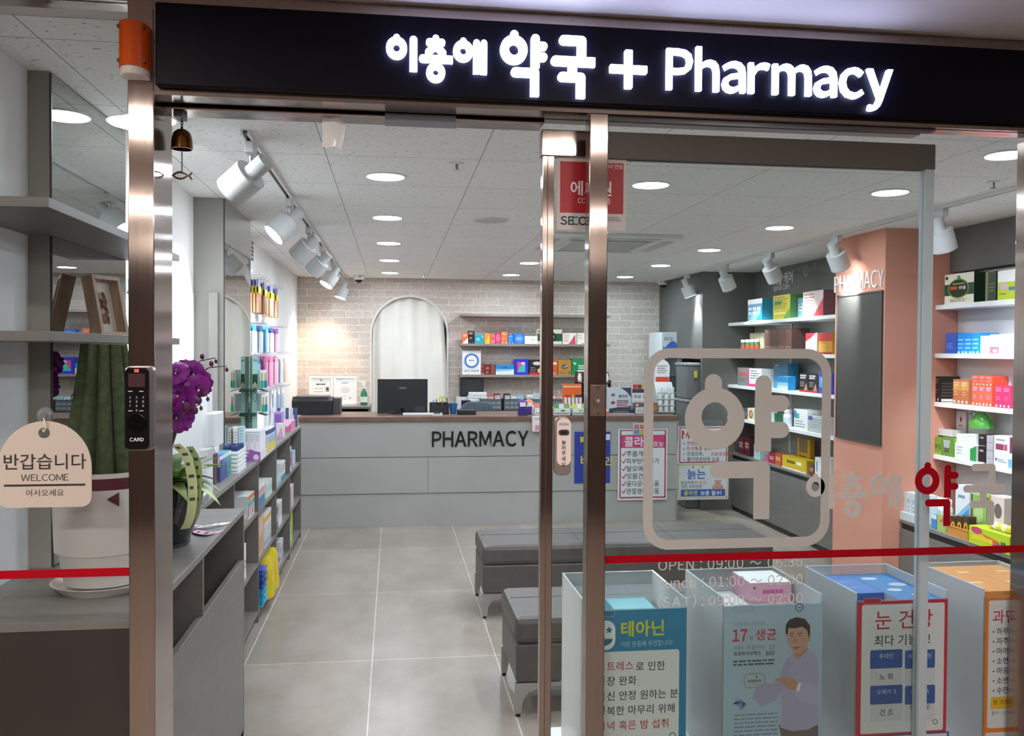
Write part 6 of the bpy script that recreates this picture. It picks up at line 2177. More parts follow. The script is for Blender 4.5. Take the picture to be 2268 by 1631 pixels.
# wooden box frame leaning on the lower wall shelf
ang = math.radians(66)
u = Vector((math.cos(ang), math.sin(ang), 0))
n_ = Vector((math.sin(ang), -math.cos(ang), 0))
lean = math.radians(12)
v_ = (Vector((0, 0, 1)) * math.cos(lean) - n_ * math.sin(lean)).normalized()
n2 = (n_ * math.cos(lean) + Vector((0, 0, 1)) * math.sin(lean)).normalized()
c0 = OY(228, 736, 2.93)
W, H_, D = .126, .200, .042
o_ = Vector((-.912, 2.93, 1.6415)) + Vector((0, 0, 0))
fr = Fr(o_, u, v_, n2)
t_ = thing('picture_frame', o_ + u * W / 2, 'deep pale wooden box frame leaning on the lower grey wall shelf', 'picture frame')
for nm_, a0, a1, b0, b1 in (('rail', 0, W, 0, .014), ('rail', 0, W, H_ - .014, H_), ('stile', 0, .014, .014, H_ - .014), ('stile', W - .014, W, .014, H_ - .014)):
    MB().fbox(fr, a0, a1, b0, b1, -D, 0, M_WOOD).build(nm_, t_, bevel=.001)
MB().fbox(fr, .0135, W - .0135, .0135, H_ - .0135, -D, -D + .006, P('e9e6e2', .6)).build('mat_board', t_)
mb = MB()
f2 = Fr(fr.p(0, 0, -D + .006), u, v_, n2)
rnd = random.Random(11)
for i in range(9):
    for j in range(4):
        c = ['6a4a3c', 'b08a6a', '3f2c28', 'd0a98a', '8c5a44'][rnd.randrange(5)]
        a_, b_ = W * .3 + j * W * .11, H_ * .28 + i * H_ * .055
        mb.disc(f2, a_ + rnd.uniform(-.004, .004), b_, .009, .010, P(c, .6), .0004 + .0002 * ((i + j) % 3), 10)
mb.build('picture', t_, label='small printed group picture')

# black orchid pot with flowers, leaves and ribbons
OXP, OYP = -0.765, 3.02
op = thing('orchid_plant', (OXP, OYP, .955), 'purple orchid in a glossy black pot with green ribbons on the display counter', 'potted orchid')
MB().lathe([(.085, ZD), (.10, ZD + .02), (.128, ZD + .10), (.140, ZD + .17), (.138, ZD + .20), (.128, ZD + .205), (.124, ZD + .17), (.0, ZD + .165)], OXP, OYP, P('0e0f13', .08, 0, .7), 44).build('pot', op, label='glossy black pot')
MB().lathe([(.09, ZD - .0), (.10, ZD + .012), (.0, ZD + .012)], OXP, OYP, P('55575a', .4), 30).build('pot_foot', op)
mleaf = mottled('orchid_leaf', '3f5a22', '6a8c3a', 10, .4)
mleaf2 = mottled('pale_leaf', '8fa860', 'b9cc88', 10, .45)
mb = MB()
mb.lathe([(.0, ZD + .19), (.11, ZD + .175)], OXP, OYP, P('4a3a28', .9), 24)
mb.build('bark', op)


def leaf(p0, dirv, L, w, droop, m, nm='leaf'):
    p0, d = Vector(p0), Vector(dirv).normalized()
    side = d.cross(Vector((0, 0, 1)))
    side = side.normalized() if side.length > .01 else Vector((1, 0, 0))
    g = []
    for i in range(9):
        t = i / 8
        c = p0 + d * L * t - Vector((0, 0, 1)) * droop * t * t
        ww = w * math.sin(math.pi * (.08 + .92 * t) ** .8) * (1 if t < 1 else .05)
        g.append([c - side * ww + Vector((0, 0, .25 * ww)), c, c + side * ww + Vector((0, 0, .25 * ww))])
    MB().sheet(g, m, (0, 0, .0015)).build(nm, op)


rnd = random.Random(21)
for i in range(13):
    a_ = -1.9 + 3.6 * i / 12
    leaf((OXP + .05 * math.cos(a_), OYP + .05 * math.sin(a_), ZD + .19), (math.cos(a_), math.sin(a_), .9 + .5 * rnd.random()), .17 + .08 * rnd.random(), .022 + .014 * rnd.random(), .05 + .06 * rnd.random(), mleaf if i % 3 else mleaf2)
for i in range(7):
    a_ = -1.2 + .3 * i
    leaf((OXP + .06 * math.cos(a_), OYP + .06 * math.sin(a_), ZD + .20), (math.cos(a_), math.sin(a_), .25 + .3 * rnd.random()), .13 + .05 * rnd.random(), .026, .07 + .04 * rnd.random(), mleaf2 if i % 2 else mleaf)
mfl = mottled('orchid_purple', '74107c', '951b98', 30, .5)
mbud = P('5a1a48', .5)
mstem = P('4a2f38', .5)


def flower(c, nrm, s_, parent):
    c, n0 = Vector(c), Vector(nrm).normalized()
    a = n0.orthogonal().normalized()
    b = n0.cross(a)
    mb = MB()
    for k in range(5):
        t = 2 * math.pi * k / 5 + .3
        d = a * math.cos(t) + b * math.sin(t)
        e = n0.cross(d)
        w = s_ * (.66 if k in (0, 2, 3) else .46)
        g = []
        for i in range(6):
            q = i / 5
            ww = w * (1 - (1.9 * q - .98) ** 2 * .985) ** .5
            g.append([c + d * s_ * q - e * ww - n0 * (.2 * s_ * q * q), c + d * s_ * q + n0 * (.10 * s_ * math.sin(math.pi * q)), c + d * s_ * q + e * ww - n0 * (.2 * s_ * q * q)])
        mb.sheet(g, mfl, None)
    mb.ball(c + n0 * .006, s_ * .22, s_ * .22, s_ * .22, P('4a0a50', .5), 10, 6)
    mb.ball(c + n0 * .012 - Vector((0, 0, s_ * .12)), s_ * .09, s_ * .09, s_ * .12, P('e4d0e4', .5), 8, 5)
    mb.build('flower', parent)


def PO(px, py, y):
    q = OY(px, py, y)
    return Vector((q[0], q[1], q[2]))


sprays = (((395, 945), (398, 870), (415, 826), (443, 800), (476, 793)), ((392, 930), (400, 880), (430, 836), (462, 815), (500, 811)),
          ((390, 950), (395, 905), (425, 880), (452, 878), (458, 876)), ((388, 965), (400, 925), (420, 905), (440, 897), (443, 896)), ((300, 960), (285, 900), (272, 850), (262, 812), (258, 790)))
for si, sp in enumerate(sprays):
    yb = 3.02 - .06 * si + (.05 if si == 4 else 0)
    pts = [Vector((OXP, OYP, ZD + .19))] + [PO(a_, b_, yb) for a_, b_ in sp]
    fine = []
    for i in range(len(pts) - 1):
        for j in range(4):
            fine.append(pts[i].lerp(pts[i + 1], j / 4))
    fine.append(pts[-1])
    st_ = MB().tube(fine, .0032, mstem, 6, .0016).build('flower_stem', op)
    if si < 4:
        for j in range(4):
            p = fine[-1 - j * 3]
            s_ = .006 + .0022 * j
            z_off = Vector((.004 * (-1) ** j, -.004, .012 if j % 2 else -.012))
            mb = MB().ball(tuple(p + z_off), s_ * .9, s_ * .9, s_ * 1.2, mbud, 10, 7)
            mb.tube([p, p + z_off], .0014, mstem, 5)
            mb.build('bud', st_)
fl = [(392, 826), (410, 822), (432, 842), (400, 848), (420, 862), (396, 872), (412, 888), (392, 898), (408, 912), (388, 925), (402, 932), (446, 848), (386, 844), (426, 826), (438, 858), (399, 905),
      (262, 805), (270, 826), (260, 842), (272, 856), (278, 808), (281, 838)]
for i, (px, py) in enumerate(fl):
    y = 2.86 + .10 * rnd.random() if i < 16 else 2.98 + .05 * rnd.random()
    flower(PO(px, py, y), (rnd.uniform(-.5, .6), -.8, rnd.uniform(-.3, .4)), .036 + .008 * rnd.random(), op)
# ribbons: two hanging from the pot, two lying on the counter
mrg = P('c3cf98', .5)


def ribbon(pts, w, m, wd, text, name, label, parent=None, tcol='3a4a3a'):
    pts = [Vector(p) for p in pts]
    wd = Vector(wd).normalized()
    fine = []
    for i in range(len(pts) - 1):
        p0, p1 = pts[max(i - 1, 0)], pts[i]
        p2, p3 = pts[i + 1], pts[min(i + 2, len(pts) - 1)]
        for j in range(6):
            t = j / 6
            fine.append(.5 * ((2 * p1) + (p2 - p0) * t + (2 * p0 - 5 * p1 + 4 * p2 - p3) * t * t + (3 * p1 - p0 - 3 * p2 + p3) * t ** 3))
    fine.append(pts[-1])
    mb = MB().sheet([[p - wd * w / 2, p + wd * w / 2] for p in fine], m, (0, 0, .0006))
    n = len(fine)
    for q in range(2, n - 3, 3):
        a, b = fine[q], fine[q + 1]
        d = (b - a).normalized()
        nn = wd.cross(d).normalized()
        if nn.z < 0 or (abs(nn.z) < .2 and nn.y > 0):
            nn = -nn
        fr = Fr(a, d, wd, nn)
        mb.rect(fr, 0, .010, -w * .28, w * .28 if q % 2 else w * .1, P(tcol, .6), .0022)
        mb.rect(fr, .003, .006, -w * .35, w * .1, P(tcol, .6), .0024)
    return mb.build(name, parent, label=label, cat=None if parent else 'ribbon', group=None if parent else 'pink ribbons on the display counter')


ribbon([PO(388, 985, 2.86), PO(412, 1010, 2.85), PO(425, 1060, 2.85), PO(426, 1110, 2.85), PO(420, 1150, 2.86), PO(410, 1172, 2.87)], .028, mrg, (1, .2, .1), '', 'ribbon', 'pale green ribbon with dark writing', op)
ribbon([PO(420, 990, 2.9), PO(436, 1020, 2.88), PO(440, 1060, 2.88), PO(436, 1110, 2.88), PO(428, 1150, 2.89)], .026, P('9fb476', .5), (.9, -.4, .1), '', 'ribbon', 'second pale green ribbon', op)
ribbon([OZ(414, 1163, .957), OZ(440, 1168, .964), OZ(470, 1163, .966), OZ(505, 1160, .957)], .05, P('ece2e8', .5), (.3, 1, 0), '', 'ribbon', 'white pink ribbon with writing lying on the display counter behind the other')
ribbon([OZ(404, 1178, .957), OZ(430, 1177, .960), OZ(460, 1182, .962), OZ(490, 1178, .957)], .05, P('cf9fbe', .5), (.3, 1, 0), '', 'ribbon', 'deeper pink ribbon with writing lying nearest on the display counter')

# white water dispenser on the shelving end
y = 4.05
t_ = thing('water_dispenser', (-0.92, 4.05, .955), 'white water dispenser with a drip tray on the grey shelving', 'water dispenser')
x0, x1 = -1.04, float(OY(458, 900, 4.05)[0])
MB().prism(Fr((0, 0, .9555), (1, 0, 0), (0, 1, 0), (0, 0, 1)), rounded(x0, x1, 4.03, 4.20, .03), 0, float(OY(430, 845, 4.0)[2]) - .9555, P('e9ebec', .3)).build('body', t_, bevel=.006)
hx0, hx1 = float(OY(455, 900, 3.9)[0]), float(OY(484, 900, 3.9)[0])
ht, hb = float(OY(470, 916, 3.9)[2]), float(OY(470, 990, 3.9)[2])
MB().prism(Fr((0, 0, hb), (1, 0, 0), (0, 1, 0), (0, 0, 1)), rounded(hx0, hx1 - .006, 3.88, 4.06, .018), 0, ht - hb, P('e2e5e7', .3)).build('spout_head', t_, bevel=.004)
MB().prism(Fr((0, 0, .9555), (1, 0, 0), (0, 1, 0), (0, 0, 1)), rounded(float(OY(440, 1000, 3.95)[0]), float(OY(457, 1000, 3.95)[0]) + .012, 3.94, 4.04, .012), 0, hb - .9555 - .02, P('dfe2e4', .3)).build('column', t_)
MB().prism(Fr((0, 0, .9555), (1, 0, 0), (0, 1, 0), (0, 0, 1)), rounded(-.89, -.785, 3.76, 3.935, .025), 0, .028, P('8a8c8e', .3)).build('drip_tray', t_, bevel=.004)
mb = MB().prism(Fr((0, 0, .9835), (1, 0, 0), (0, 1, 0), (0, 0, 1)), rounded(-.886, -.789, 3.764, 3.931, .022), 0, .004, P('e6e8e9', .4))
for i in range(6):
    for j in range(2):
        mb.box(-.878 + i * .014, -.872 + i * .014, 3.78 + j * .075, 3.84 + j * .075, .9876, .988, P('5a5c5e', .5))
mb.build('grating', t_)

# ------------------------------------------------------------------ goods on top of the left shelving
GLT = 'goods on the left shelving top'
ZL = .9555
LT = ' on the left shelving'


def lbox(x0, x1, y0, y1, h, col, des=(), label='', zb=ZL, sdes=(), side=None, name='product_box', cat='box', group=GLT):
    """carton with its printed end to the door; sdes paints the face to the aisle"""
    fr = front(x0, y0, zb)
    return carton(fr, x1 - x0, h, y1 - y0, col, des, label, cat, group, side, sdes, name)


lbox(-.955, -.90, 4.29, 4.39, .13, 'efefef', [('r', .1, .9, .5, .9, 'dfd8d8')], 'white carton beside the brown gift box' + LT)
lbox(-.893, -.84, 4.30, 4.39, .145, '4f2d28', [('r', 0, .5, 0, .5, '3c4452')], 'tall brown gift box with pink ribbons' + LT)
mb = MB()
rnd = random.Random(4)
for i in range(5):
    a_ = rnd.random() * 6.28
    pts = [(-.87 + .03 * math.cos(a_ + j) * j / 5, 4.32 + .025 * math.sin(a_ + j * 1.3), ZL + .146 + .06 * math.sin(j / 5 * 3.1) - .015 * j * (i % 2)) for j in range(6)]
    pts = [(p[0], p[1], max(p[2], ZL + .149)) for p in pts]
    mb.tube(pts, .0035, P('dfa8a0' if i % 2 else 'e8c0b8', .35), 6)
mb.build('ribbon_bow', label='curled pink ribbon bow on the tall brown gift box', cat='ribbon')
for i in range(3):
    lbox(-.882, -.832, 4.40 + i * .10, 4.495 + i * .10, .125, ['4a4f9a', '5f86c0', '4aa39a'][i], [('r', 0, 1, .6, 1, 'e4e8ea')], ['violet blue', 'sky blue', 'teal'][i] + ' toothpaste carton with a white top' + LT, sdes=[('r', 0, 1, .85, 1, 'e9ecee'), ('p', [(0, 0), (1, 0), (.6, .7), (.2, .6)], '3c4c8c' if i < 2 else '3a8f86')])
for i in range(2):
    lbox(-.945, -.89, 4.42 + i * .14, 4.55 + i * .14, .15, 'dde9ee', lab('58a8d8' if i else '4a78c0', 'e8f2f6'), ['pale carton with a blue label', 'pale carton with a sky blue label'][i] + ' behind the toothpaste cartons' + LT)
t_ = thing('basket', (-.846, 4.85, ZL), 'white slatted basket on the left shelving', 'basket')
m_ = P('eef0f2', .4)
mb = MB()
bx0, bx1, by0, by1 = -.893, -.80, 4.72, 4.97
for q in range(5):
    z = ZL + .012 + q * .022
    mb.box(bx0, bx1, by0, by0 + .004, z, z + .014, m_).box(bx0, bx1, by1 - .004, by1, z, z + .014, m_).box(bx1 - .004, bx1, by0 + .004, by1 - .004, z, z + .014, m_).box(bx0, bx0 + .004, by0 + .004, by1 - .004, z, z + .014, m_)
mb.box(bx0 + .006, bx1 - .006, by0 + .006, by1 - .006, ZL, ZL + .11, P('dfe2e6', .5)).box(bx0, bx1, by0, by1, ZL, ZL + .006, m_)
mb.build('slats', t_)
for i in range(4):
    for j in range(2):
        MB().cyl((bx0 + .026 + j * .042, by0 + .04 + i * .058, ZL + .1105), (bx0 + .026 + j * .042, by0 + .04 + i * .058, ZL + .135), .019, .019, P('2c3f7a' if i % 2 else '26325f', .4), 14).build('jar', label='navy topped jar in the white slatted basket, %s from the door, %s row' % (ORD[i], ['wall side', 'aisle side'][j]), cat='jar', group='jars in the white basket')
# purple tray with white cartons
t_ = thing('display_tray', (-.83, 5.36, ZL), 'purple and white display tray of cartons on the left shelving', 'tray', GLT)
fr = front(-.893, 5.25, ZL)
mb = MB().box(-.893, -.765, 5.25, 5.48, ZL, ZL + .05, P('e6e0ea', .45))
mb.prism(fr, [(.015, 0), (.128, 0), (.128, .05), (.098, .055), (.015, .095)], 0, .003, P('a05fb0', .45))
fr2 = front(-.893, 5.247, ZL)
mb.disc(fr2, .104, .020, .016, .016, P('e8d8ee', .5), .001)
for i in range(3):
    mb.rect(fr2, .03, .07 - .008 * i, .062 - i * .02, .074 - i * .02, P('f0e8f4', .5), .001)
mb.build('tray_body', t_)
for i in range(4):
    lbox(-.892 + i * .0315, -.892 + i * .0315 + .030, 5.26, 5.47, .118, 'eee8f0', [('l', .15, .85, .85, 5, .08, .03, 'a89ab8'), ('r', 0, 1, .95, 1, '9fd0d8')], 'white and lilac carton in the purple tray%s, %s from the wall' % (LT, ORD[i]), zb=ZL + .0505)
lbox(-.893, -.87, 5.12, 5.16, .20, 'f0eef0', [('r', .2, .8, .2, .5, 'c04a70'), ('l', .2, .8, .9, 4, .08, .03, 'a0a0a8')], 'slim white carton standing by the mirror' + LT)
lbox(-.866, -.836, 5.12, 5.16, .21, 'bfe2ea', [('l', .2, .8, .9, 6, .08, .03, '7fb0c0')], 'slim aqua carton standing by the mirror' + LT)
# block of white and navy cartons
t_ = None
for i in range(4):
    lbox(-.893 + i * .032, -.893 + i * .032 + .0305, 5.51, 5.63, .15, 'eef1f3', [('r', 0, 1, .86, 1, '3a4488'), ('r', .1, .9, .2, .6, 'dfe4ea'), ('l', .2, .8, .5, 3, .1, .05, '98a6b4')], 'white carton with a navy top edge%s, %s from the wall' % (LT, ORD[i]), sdes=[('r', 0, 1, .8, 1, '3a4a90'), ('r', .05, .95, .05, .6, 'd8c860'), ('r', .05, .95, .5, .75, '9fb8d8')] if i == 3 else ())

lbox(-.828, -.768, 5.64, 5.92, .145, 'dfe3e8', [('r', 0, 1, .8, 1, '3a4a90')], 'white carton with a navy top and yellow side' + LT, sdes=[('r', 0, 1, .8, 1, '3a4a90'), ('r', .05, .95, .05, .45, 'd8c860'), ('r', .05, .95, .45, .75, '9fb8d8')])

# green spinner of dental brushes
SX, SY = -.873, 5.70
sp = thing('display_spinner', (SX, SY, ZL), 'pale green four-sided toothbrush display tower on the left shelving', 'display rack')
mgreen, mdk = P('9fc8bc', .5), P('1e4a38', .5)
hz = float(OY(557, 790, SY)[2])
rot = Matrix.Translation((SX, SY, 0)) @ Matrix.Rotation(math.radians(37), 4, 'Z') @ Matrix.Translation((-SX, -SY, 0))
mb = MB()
mb.T = rot
mb.box(SX - .017, SX + .017, SY - .017, SY + .017, ZL, hz, mgreen)
mb.build('column', sp)
mb = MB()
mb.T = rot
zm = float(OY(557, 850, SY)[2])
for fr in (front(SX, SY - .017, zm), facer(SX + .017, SY, zm)):
    mb.poly(fr, [(-.017, .06), (.017, .06), (.017, .0), (0, -.045), (-.017, 0)], mdk, .001)
    mb.poly(fr, [(-.014, -.005), (0, .012), (.014, -.005), (.006, -.026), (-.006, -.026)], P('d8c89a', .5), .0015)
    mb.disc(fr, 0, -.085, .015, .03, P('4a6a60', .5), .0012)
    mb.disc(fr, 0, -.085, .012, .026, P('8fbcc0', .5), .0016)
    mb.text('칫솔', fr, 0, .14, .015, P('2c4a40', .5), 'c', 'b', .001)
mb.build('print', sp)
for lvl, (py, l_) in enumerate(((862, 'upper'), (915, 'lower'))):
    z = float(OY(557, py, SY)[2])
    mb = MB()
    for k in (0, 3):
        a_ = math.radians(-8 + 90 * k)
        d = Vector((math.cos(a_), math.sin(a_), 0))
        e = Vector((-d.y, d.x, 0))
        p = Vector((SX, SY, z)) + d * .034
        mb.sheet([[p - e * .03, p + e * .03], [p + d * .05 - e * .035 - Vector((0, 0, .015)), p + d * .05 + e * .035 - Vector((0, 0, .015))]], P('1c3a2c', .5), (0, 0, .003))
    mb.build('shelf_leaf', sp, label='dark green shelf leaves')
    for k in range(10):
        a_ = math.radians(-170 + 22 * k + (8 if lvl else 0) + 40)
        R_ = .075
        x, y2 = SX + R_ * math.cos(a_), SY + R_ * math.sin(a_)
        if x < -.888 or (math.cos(a_ - math.radians(-81)) > .88):
            continue
        d = Vector((math.cos(a_), math.sin(a_), 0))
        fr = Fr((x, y2, z + .004), Vector((-d.y, d.x, 0)), Vector((0, 0, 1)), d)
        tb_ = thing('brush_pack', (x, y2, z), '%s brush pack, %s tier of the green tower, %s round from the wall' % (['green and clear', 'blue and white'][k % 2], l_, ORD[k]), 'brush pack', 'brush packs on the green tower')
        MB().fbox(fr, -.013, .013, 0, .115, -.004, .004, P('d3e2dc' if k % 2 == 0 else 'dfe8f2', .3)).build('card', tb_)
        MB().fbox(fr, -.010, .010, .006, .05, .004, .010, P('1fae5c' if k % 2 == 0 else '2c6ac0', .3)).build('blister', tb_)
        MB().fbox(fr, -.003, .003, .05, .10, .004, .008, P('b98a5a', .4)).build('brush', tb_)
# purple display, pink box, tubes near the counter
lbox(-.90, -.84, 6.86, 6.96, .17, 'b89ad8', [('r', .1, .9, .55, .9, '8f6ac0'), ('l', .1, .9, .5, 3, .12, .04, 'e8dff2')], 'lilac display carton' + LT)
lbox(-.85, -.80, 6.62, 6.70, .10, 'f0e4e8', [('p', [(0, 0), (1, 0), (.7, .8)], 'd8b0c8')], 'white and rose easel card' + LT, name='display_card', cat='display card')
lbox(-.93, -.80, 7.10, 7.40, .075, 'e08ab0', [('r', 0, 1, .55, 1, 'f2eef0'), ('p', [(.6, .1), (1, .2), (1, .9)], 'd86a9c')], 'pink display box with a white flap' + LT)
for i in range(6):
    x = -.985 + i * .035
    MB().fbox(front(x, 7.52, ZL + .0), -.013, .013, 0, .16, -.012, 0, P('3a5a8c' if i % 2 else 'cfd9e4', .35)).build('brush_pack', label='slim %s toothbrush pack by the counter end, %s from the wall' % ('navy' if i % 2 else 'pale', ORD[i]), cat='brush pack', group='toothbrush packs by the counter end')

# ------------------------------------------------------------------ goods in the left shelving's bays
XA = -.785
bay = lambda i: BY0 + BAY * i + .03
GLB = 'goods in the left shelving bays'


def bay_box(i, lvl, off, wd, h, col, des, l_, n=1, dep=.17, st=0, side=None, dz=0.0):
    z = (.3535 if lvl == 1 else .6535 if lvl == 2 else .0685) + dz
    for k in range(n):
        for s_ in range(max(1, st)):
            fr = facer(XA - .012, bay(i) + off + k * (wd + .003), z + s_ * (h + .002))
            extra = (', %s one' % ORD[k] if n > 1 else '') + (', %s up' % ORD[s_] if st > 1 else '')
            o = carton(fr, wd, h, dep, col, des, '%s, %s bay from the door%s' % (l_, ORD[i], extra), 'box', GLB)
    return


LV = {0: 'bottom', 1: 'middle', 2: 'top'}
bay_box(0, 2, .20, .10, .085, 'e4e2e6', lab('d8d6dc', '9a98a0'), 'white carton stacked on the top board', 1, .17, 2)
q = (-.83, bay(1) + .10)
bottle(-.825, bay(1) + .05, .653, .03, .20, '3f5a2c', 'ece9e2', None, 'dark green bottle with a white cap in the second bay from the door', GLB)
bay_box(1, 2, .50, .07, .13, 'd8dde0', [('r', 0, 1, .8, 1, 'd8742c'), ('r', .1, .9, .5, .75, '2f9c9c'), ('r', 0, .4, .1, .5, 'c8402c')], 'orange and teal topped carton on the top board', 3, .15)
bay_box(1, 2, .22, .09, .05, 'd4cfcc', [('r', .1, .9, .1, .6, 'd88a3c')], 'flat orange banded carton on the top board', 2, .16)
bay_box(1, 1, .10, .08, .17, 'e2dfe8', [('r', 0, .5, 0, 1, 'a06ab8'), ('l', .55, .95, .8, 4, .14, .05, '8c8894')], 'white and purple carton on the middle board', 2)
bay_box(1, 1, .30, .06, .19, 'ecebec', lab('dcdcde', '7a7a80', .2, .6), 'tall white carton on the middle board', 2)
for i in range(2):
    bottle(-.82, bay(1) + .12 + .10 * i, .0685, .032, .10, 'e9eaea', 'f2f2f2', None, 'squat white jar on the bottom board of the second bay, %s from the door' % ORD[i], GLB, 'jar', .9, 'jar')
bay_box(2, 2, .08, .06, .13, 'dfe2e0', [('r', 0, 1, .0, .45, '4a7fa8'), ('r', 0, .5, .5, .8, 'c8503c')], 'white carton with blue foot on the top board', 4)
bay_box(2, 2, .40, .065, .10, 'cfd8d4', lab('8fb8c8', 'e8ecec'), 'grey green carton on the top board', 4)
bay_box(2, 1, .06, .10, .23, 'd0a888', [('r', .1, .9, .1, .5, 'c09070'), ('l', .2, .8, .85, 3, .1, .04, 'e8d8c8')], 'tan carton on the middle board', 2, .17)
bay_box(2, 1, .32, .06, .21, 'd9d9d6', [('r', 0, 1, .75, .9, 'd8a03c'), ('l', .1, .9, .6, 4, .12, .05, '9a9a98'), ('r', 0, .6, .05, .2, '6a8fc0')], 'amber banded pale carton on the middle board', 5, .16)
# yellow sacks and blue blister stack on the bottom board
mrg2 = mottled('yellow_film', 'c9b016', 'd8c22c', 12, .25)
for i in range(2):
    mb = MB()
    y0 = bay(2) + .19 + i * .205
    g = []
    for a_ in range(9):
        row = []
        for b_ in range(13):
            t = b_ / 12 * 2 * math.pi
            v = a_ / 8
            rx = .085 * (1 - .25 * v ** 3) * (1 + .05 * math.sin(3 * t + a_))
            ry = .095 * (1 - .2 * v ** 3)
            row.append((-.815 + rx * math.copysign(abs(math.cos(t)) ** .6, math.cos(t)), y0 + .1 + ry * math.copysign(abs(math.sin(t)) ** .6, math.sin(t)), .0695 + .245 * v))
        row[-1] = row[0]
        g.append(row)
    mb.sheet(g, mrg2)
    top_ = g[-1][:-1]
    mb.add([Vector(p) for p in top_], [tuple(range(len(top_)))], mrg2, True)
    bot_ = g[0][:-1]
    mb.add([Vector(p) for p in bot_], [tuple(range(len(bot_) - 1, -1, -1))], mrg2, True)
    mb.build('refill_bag', label='yellow film bag on the bottom board of the third bay, %s from the door' % ORD[i], cat='bag', group='yellow bags on the bottom board')
for k in range(6):
    c = ['3a5cb8', '2f52a8', '2b479a', '2f9cc8', '35a8d0', '3fb0d8'][5 - k]
    y0 = bay(2) + .03
    fr = facer(-.765, y0, .0695 + k * .038)
    t_ = thing('blister_pack', (-.85, y0 + .06, .0695 + k * .038), '%s tray pack of the pile on the bottom board, %s from below' % ('blue' if k > 2 else 'cyan', ORD[k]), 'blister pack', 'blue tray packs in a pile')
    MB().fbox(fr, 0, .13, 0, .028, -.14, 0, P(c, .35)).build('tray', t_, bevel=.004)
    MB().fbox(fr, -.006, .136, .028, .034, -.146, .012, P(c, .3)).build('lip', t_)
bay_box(2, 0, .62, .08, .20, 'e8e0d4', [('r', 0, 1, .7, 1, '4a8fd0'), ('r', 0, .5, .4, .7, 'd8402c'), ('r', 0, 1, .2, .4, 'e8b84a')], 'bright striped carton on the bottom board', 1)
bay_box(3, 2, .06, .07, .10, '9fc0d0', lab('e4ecf0', '6a8a9a'), 'pale blue carton on the top board', 3)
bay_box(3, 2, .35, .08, .13, 'e9eaea', [('r', 0, 1, 0, .3, '2c8c98'), ('l', .1, .9, .85, 3, .14, .06, '3c3c40')], 'white and petrol carton on the top board', 3)
bay_box(3, 1, .08, .05, .15, '3f4a52', lab('d8d4d0', '55555a'), 'slate carton on the middle board', 2)
bay_box(3, 1, .22, .045, .17, 'e4e3e4', [('l', .1, .9, .9, 5, .12, .05, '5a5a60')], 'white carton with dark print on the middle board', 4)
bay_box(3, 0, .08, .09, .10, 'b8a8a8', [('r', 0, 1, .4, .7, '8c2f3c'), ('l', .1, .9, .3, 2, .14, .07, 'efe8e8')], 'rose grey carton on the bottom board', 2)
bay_box(3, 0, .30, .09, .16, 'c9cbd2', [('o', .5, .6, .3, .2, '8a8c98'), ('r', .5, .9, .1, .3, '4a5ca0')], 'silvery carton on the bottom board', 2)
bay_box(4, 2, .05, .07, .19, 'e8e4e2', [('r', .05, .95, .2, .6, 'b03038'), ('r', .1, .9, .62, .8, '4a5a90')], 'red blocked white carton on the top board', 2)
bay_box(4, 2, .30, .06, .13, 'a8bcd8', lab('e6ecf2', '6a80a0'), 'powder blue carton on the top board', 3)
bay_box(4, 1, .05, .045, .16, '3a4a9a', [('r', 0, 1, .6, .9, 'c83a44')], 'navy and red carton on the middle board', 2)
bay_box(4, 1, .20, .05, .17, 'e6e6e8', [('r', 0, .3, 0, 1, 'c04a50')], 'red sided white carton on the middle board', 3)
bay_box(4, 0, .20, .10, .13, 'a3c026', [('l', .2, .8, .8, 2, .14, .08, '7a9418')], 'lime green carton on the bottom board', 1, .17, 2)
bay_box(4, 0, .08, .09, .06, 'e6e7e8', lab('d8d8da', '6a6a70'), 'white carton on the bottom board', 1, .16, 3)

# ------------------------------------------------------------------ hanging goods and notices on the left wall
fw = facer(WL + .0005, 0, 0)
a = OX(555, 575, WL + .001)
mb = MB().text('의약외품', facer(WL + .0008, 0, 0), float(OX(562, 560, WL)[1]), float(OX(558, 573, WL)[2]), .16, P('2c2c2e', .5), 'r', 'b', .0003)
mb.build('wall_lettering', label='dark Korean lettering on the left wall above the hanging goods', cat='lettering')
mb = MB().fbox(fw, 3.75, 4.88, 1.28, 1.90, 0, .004, P('e6e8ea', .5))
mb.rect(Fr((WL + .0045, 0, 0), (0, 1, 0), (0, 0, 1), (1, 0, 0)), 3.76, 4.86, 1.286, 1.893, P('f3f4f5', .5), .0004)
fn = Fr((WL + .005, 0, 0), (0, 1, 0), (0, 0, 1), (1, 0, 0))
mb.text('복약', fn, 4.42, 1.64, .08, P('a9adb2', .6), 'c', 'r', .0006)
mb.text('안내', fn, 4.42, 1.54, .08, P('a9adb2', .6), 'c', 'r', .0006)
for i in range(3):
    mb.lines(fn, 4.0 + i * .26, 4.2 + i * .26, 1.44, 5, .028, .008, 'c6c9cd', .0006)
mb.build('notice_board', label='large white notice board on the left wall between the two mirrors', cat='notice board')
for i, z in enumerate((1.83, 1.35)):
    MB().fbox(fw, 3.70, 3.745, z, z + .05, 0, .012, P('8f9294', .4, .4)).build('board_clip', label='%s grey clip at the edge of the white notice board' % ('upper' if i == 0 else 'lower'), cat='clip', group='clips of the notice board')


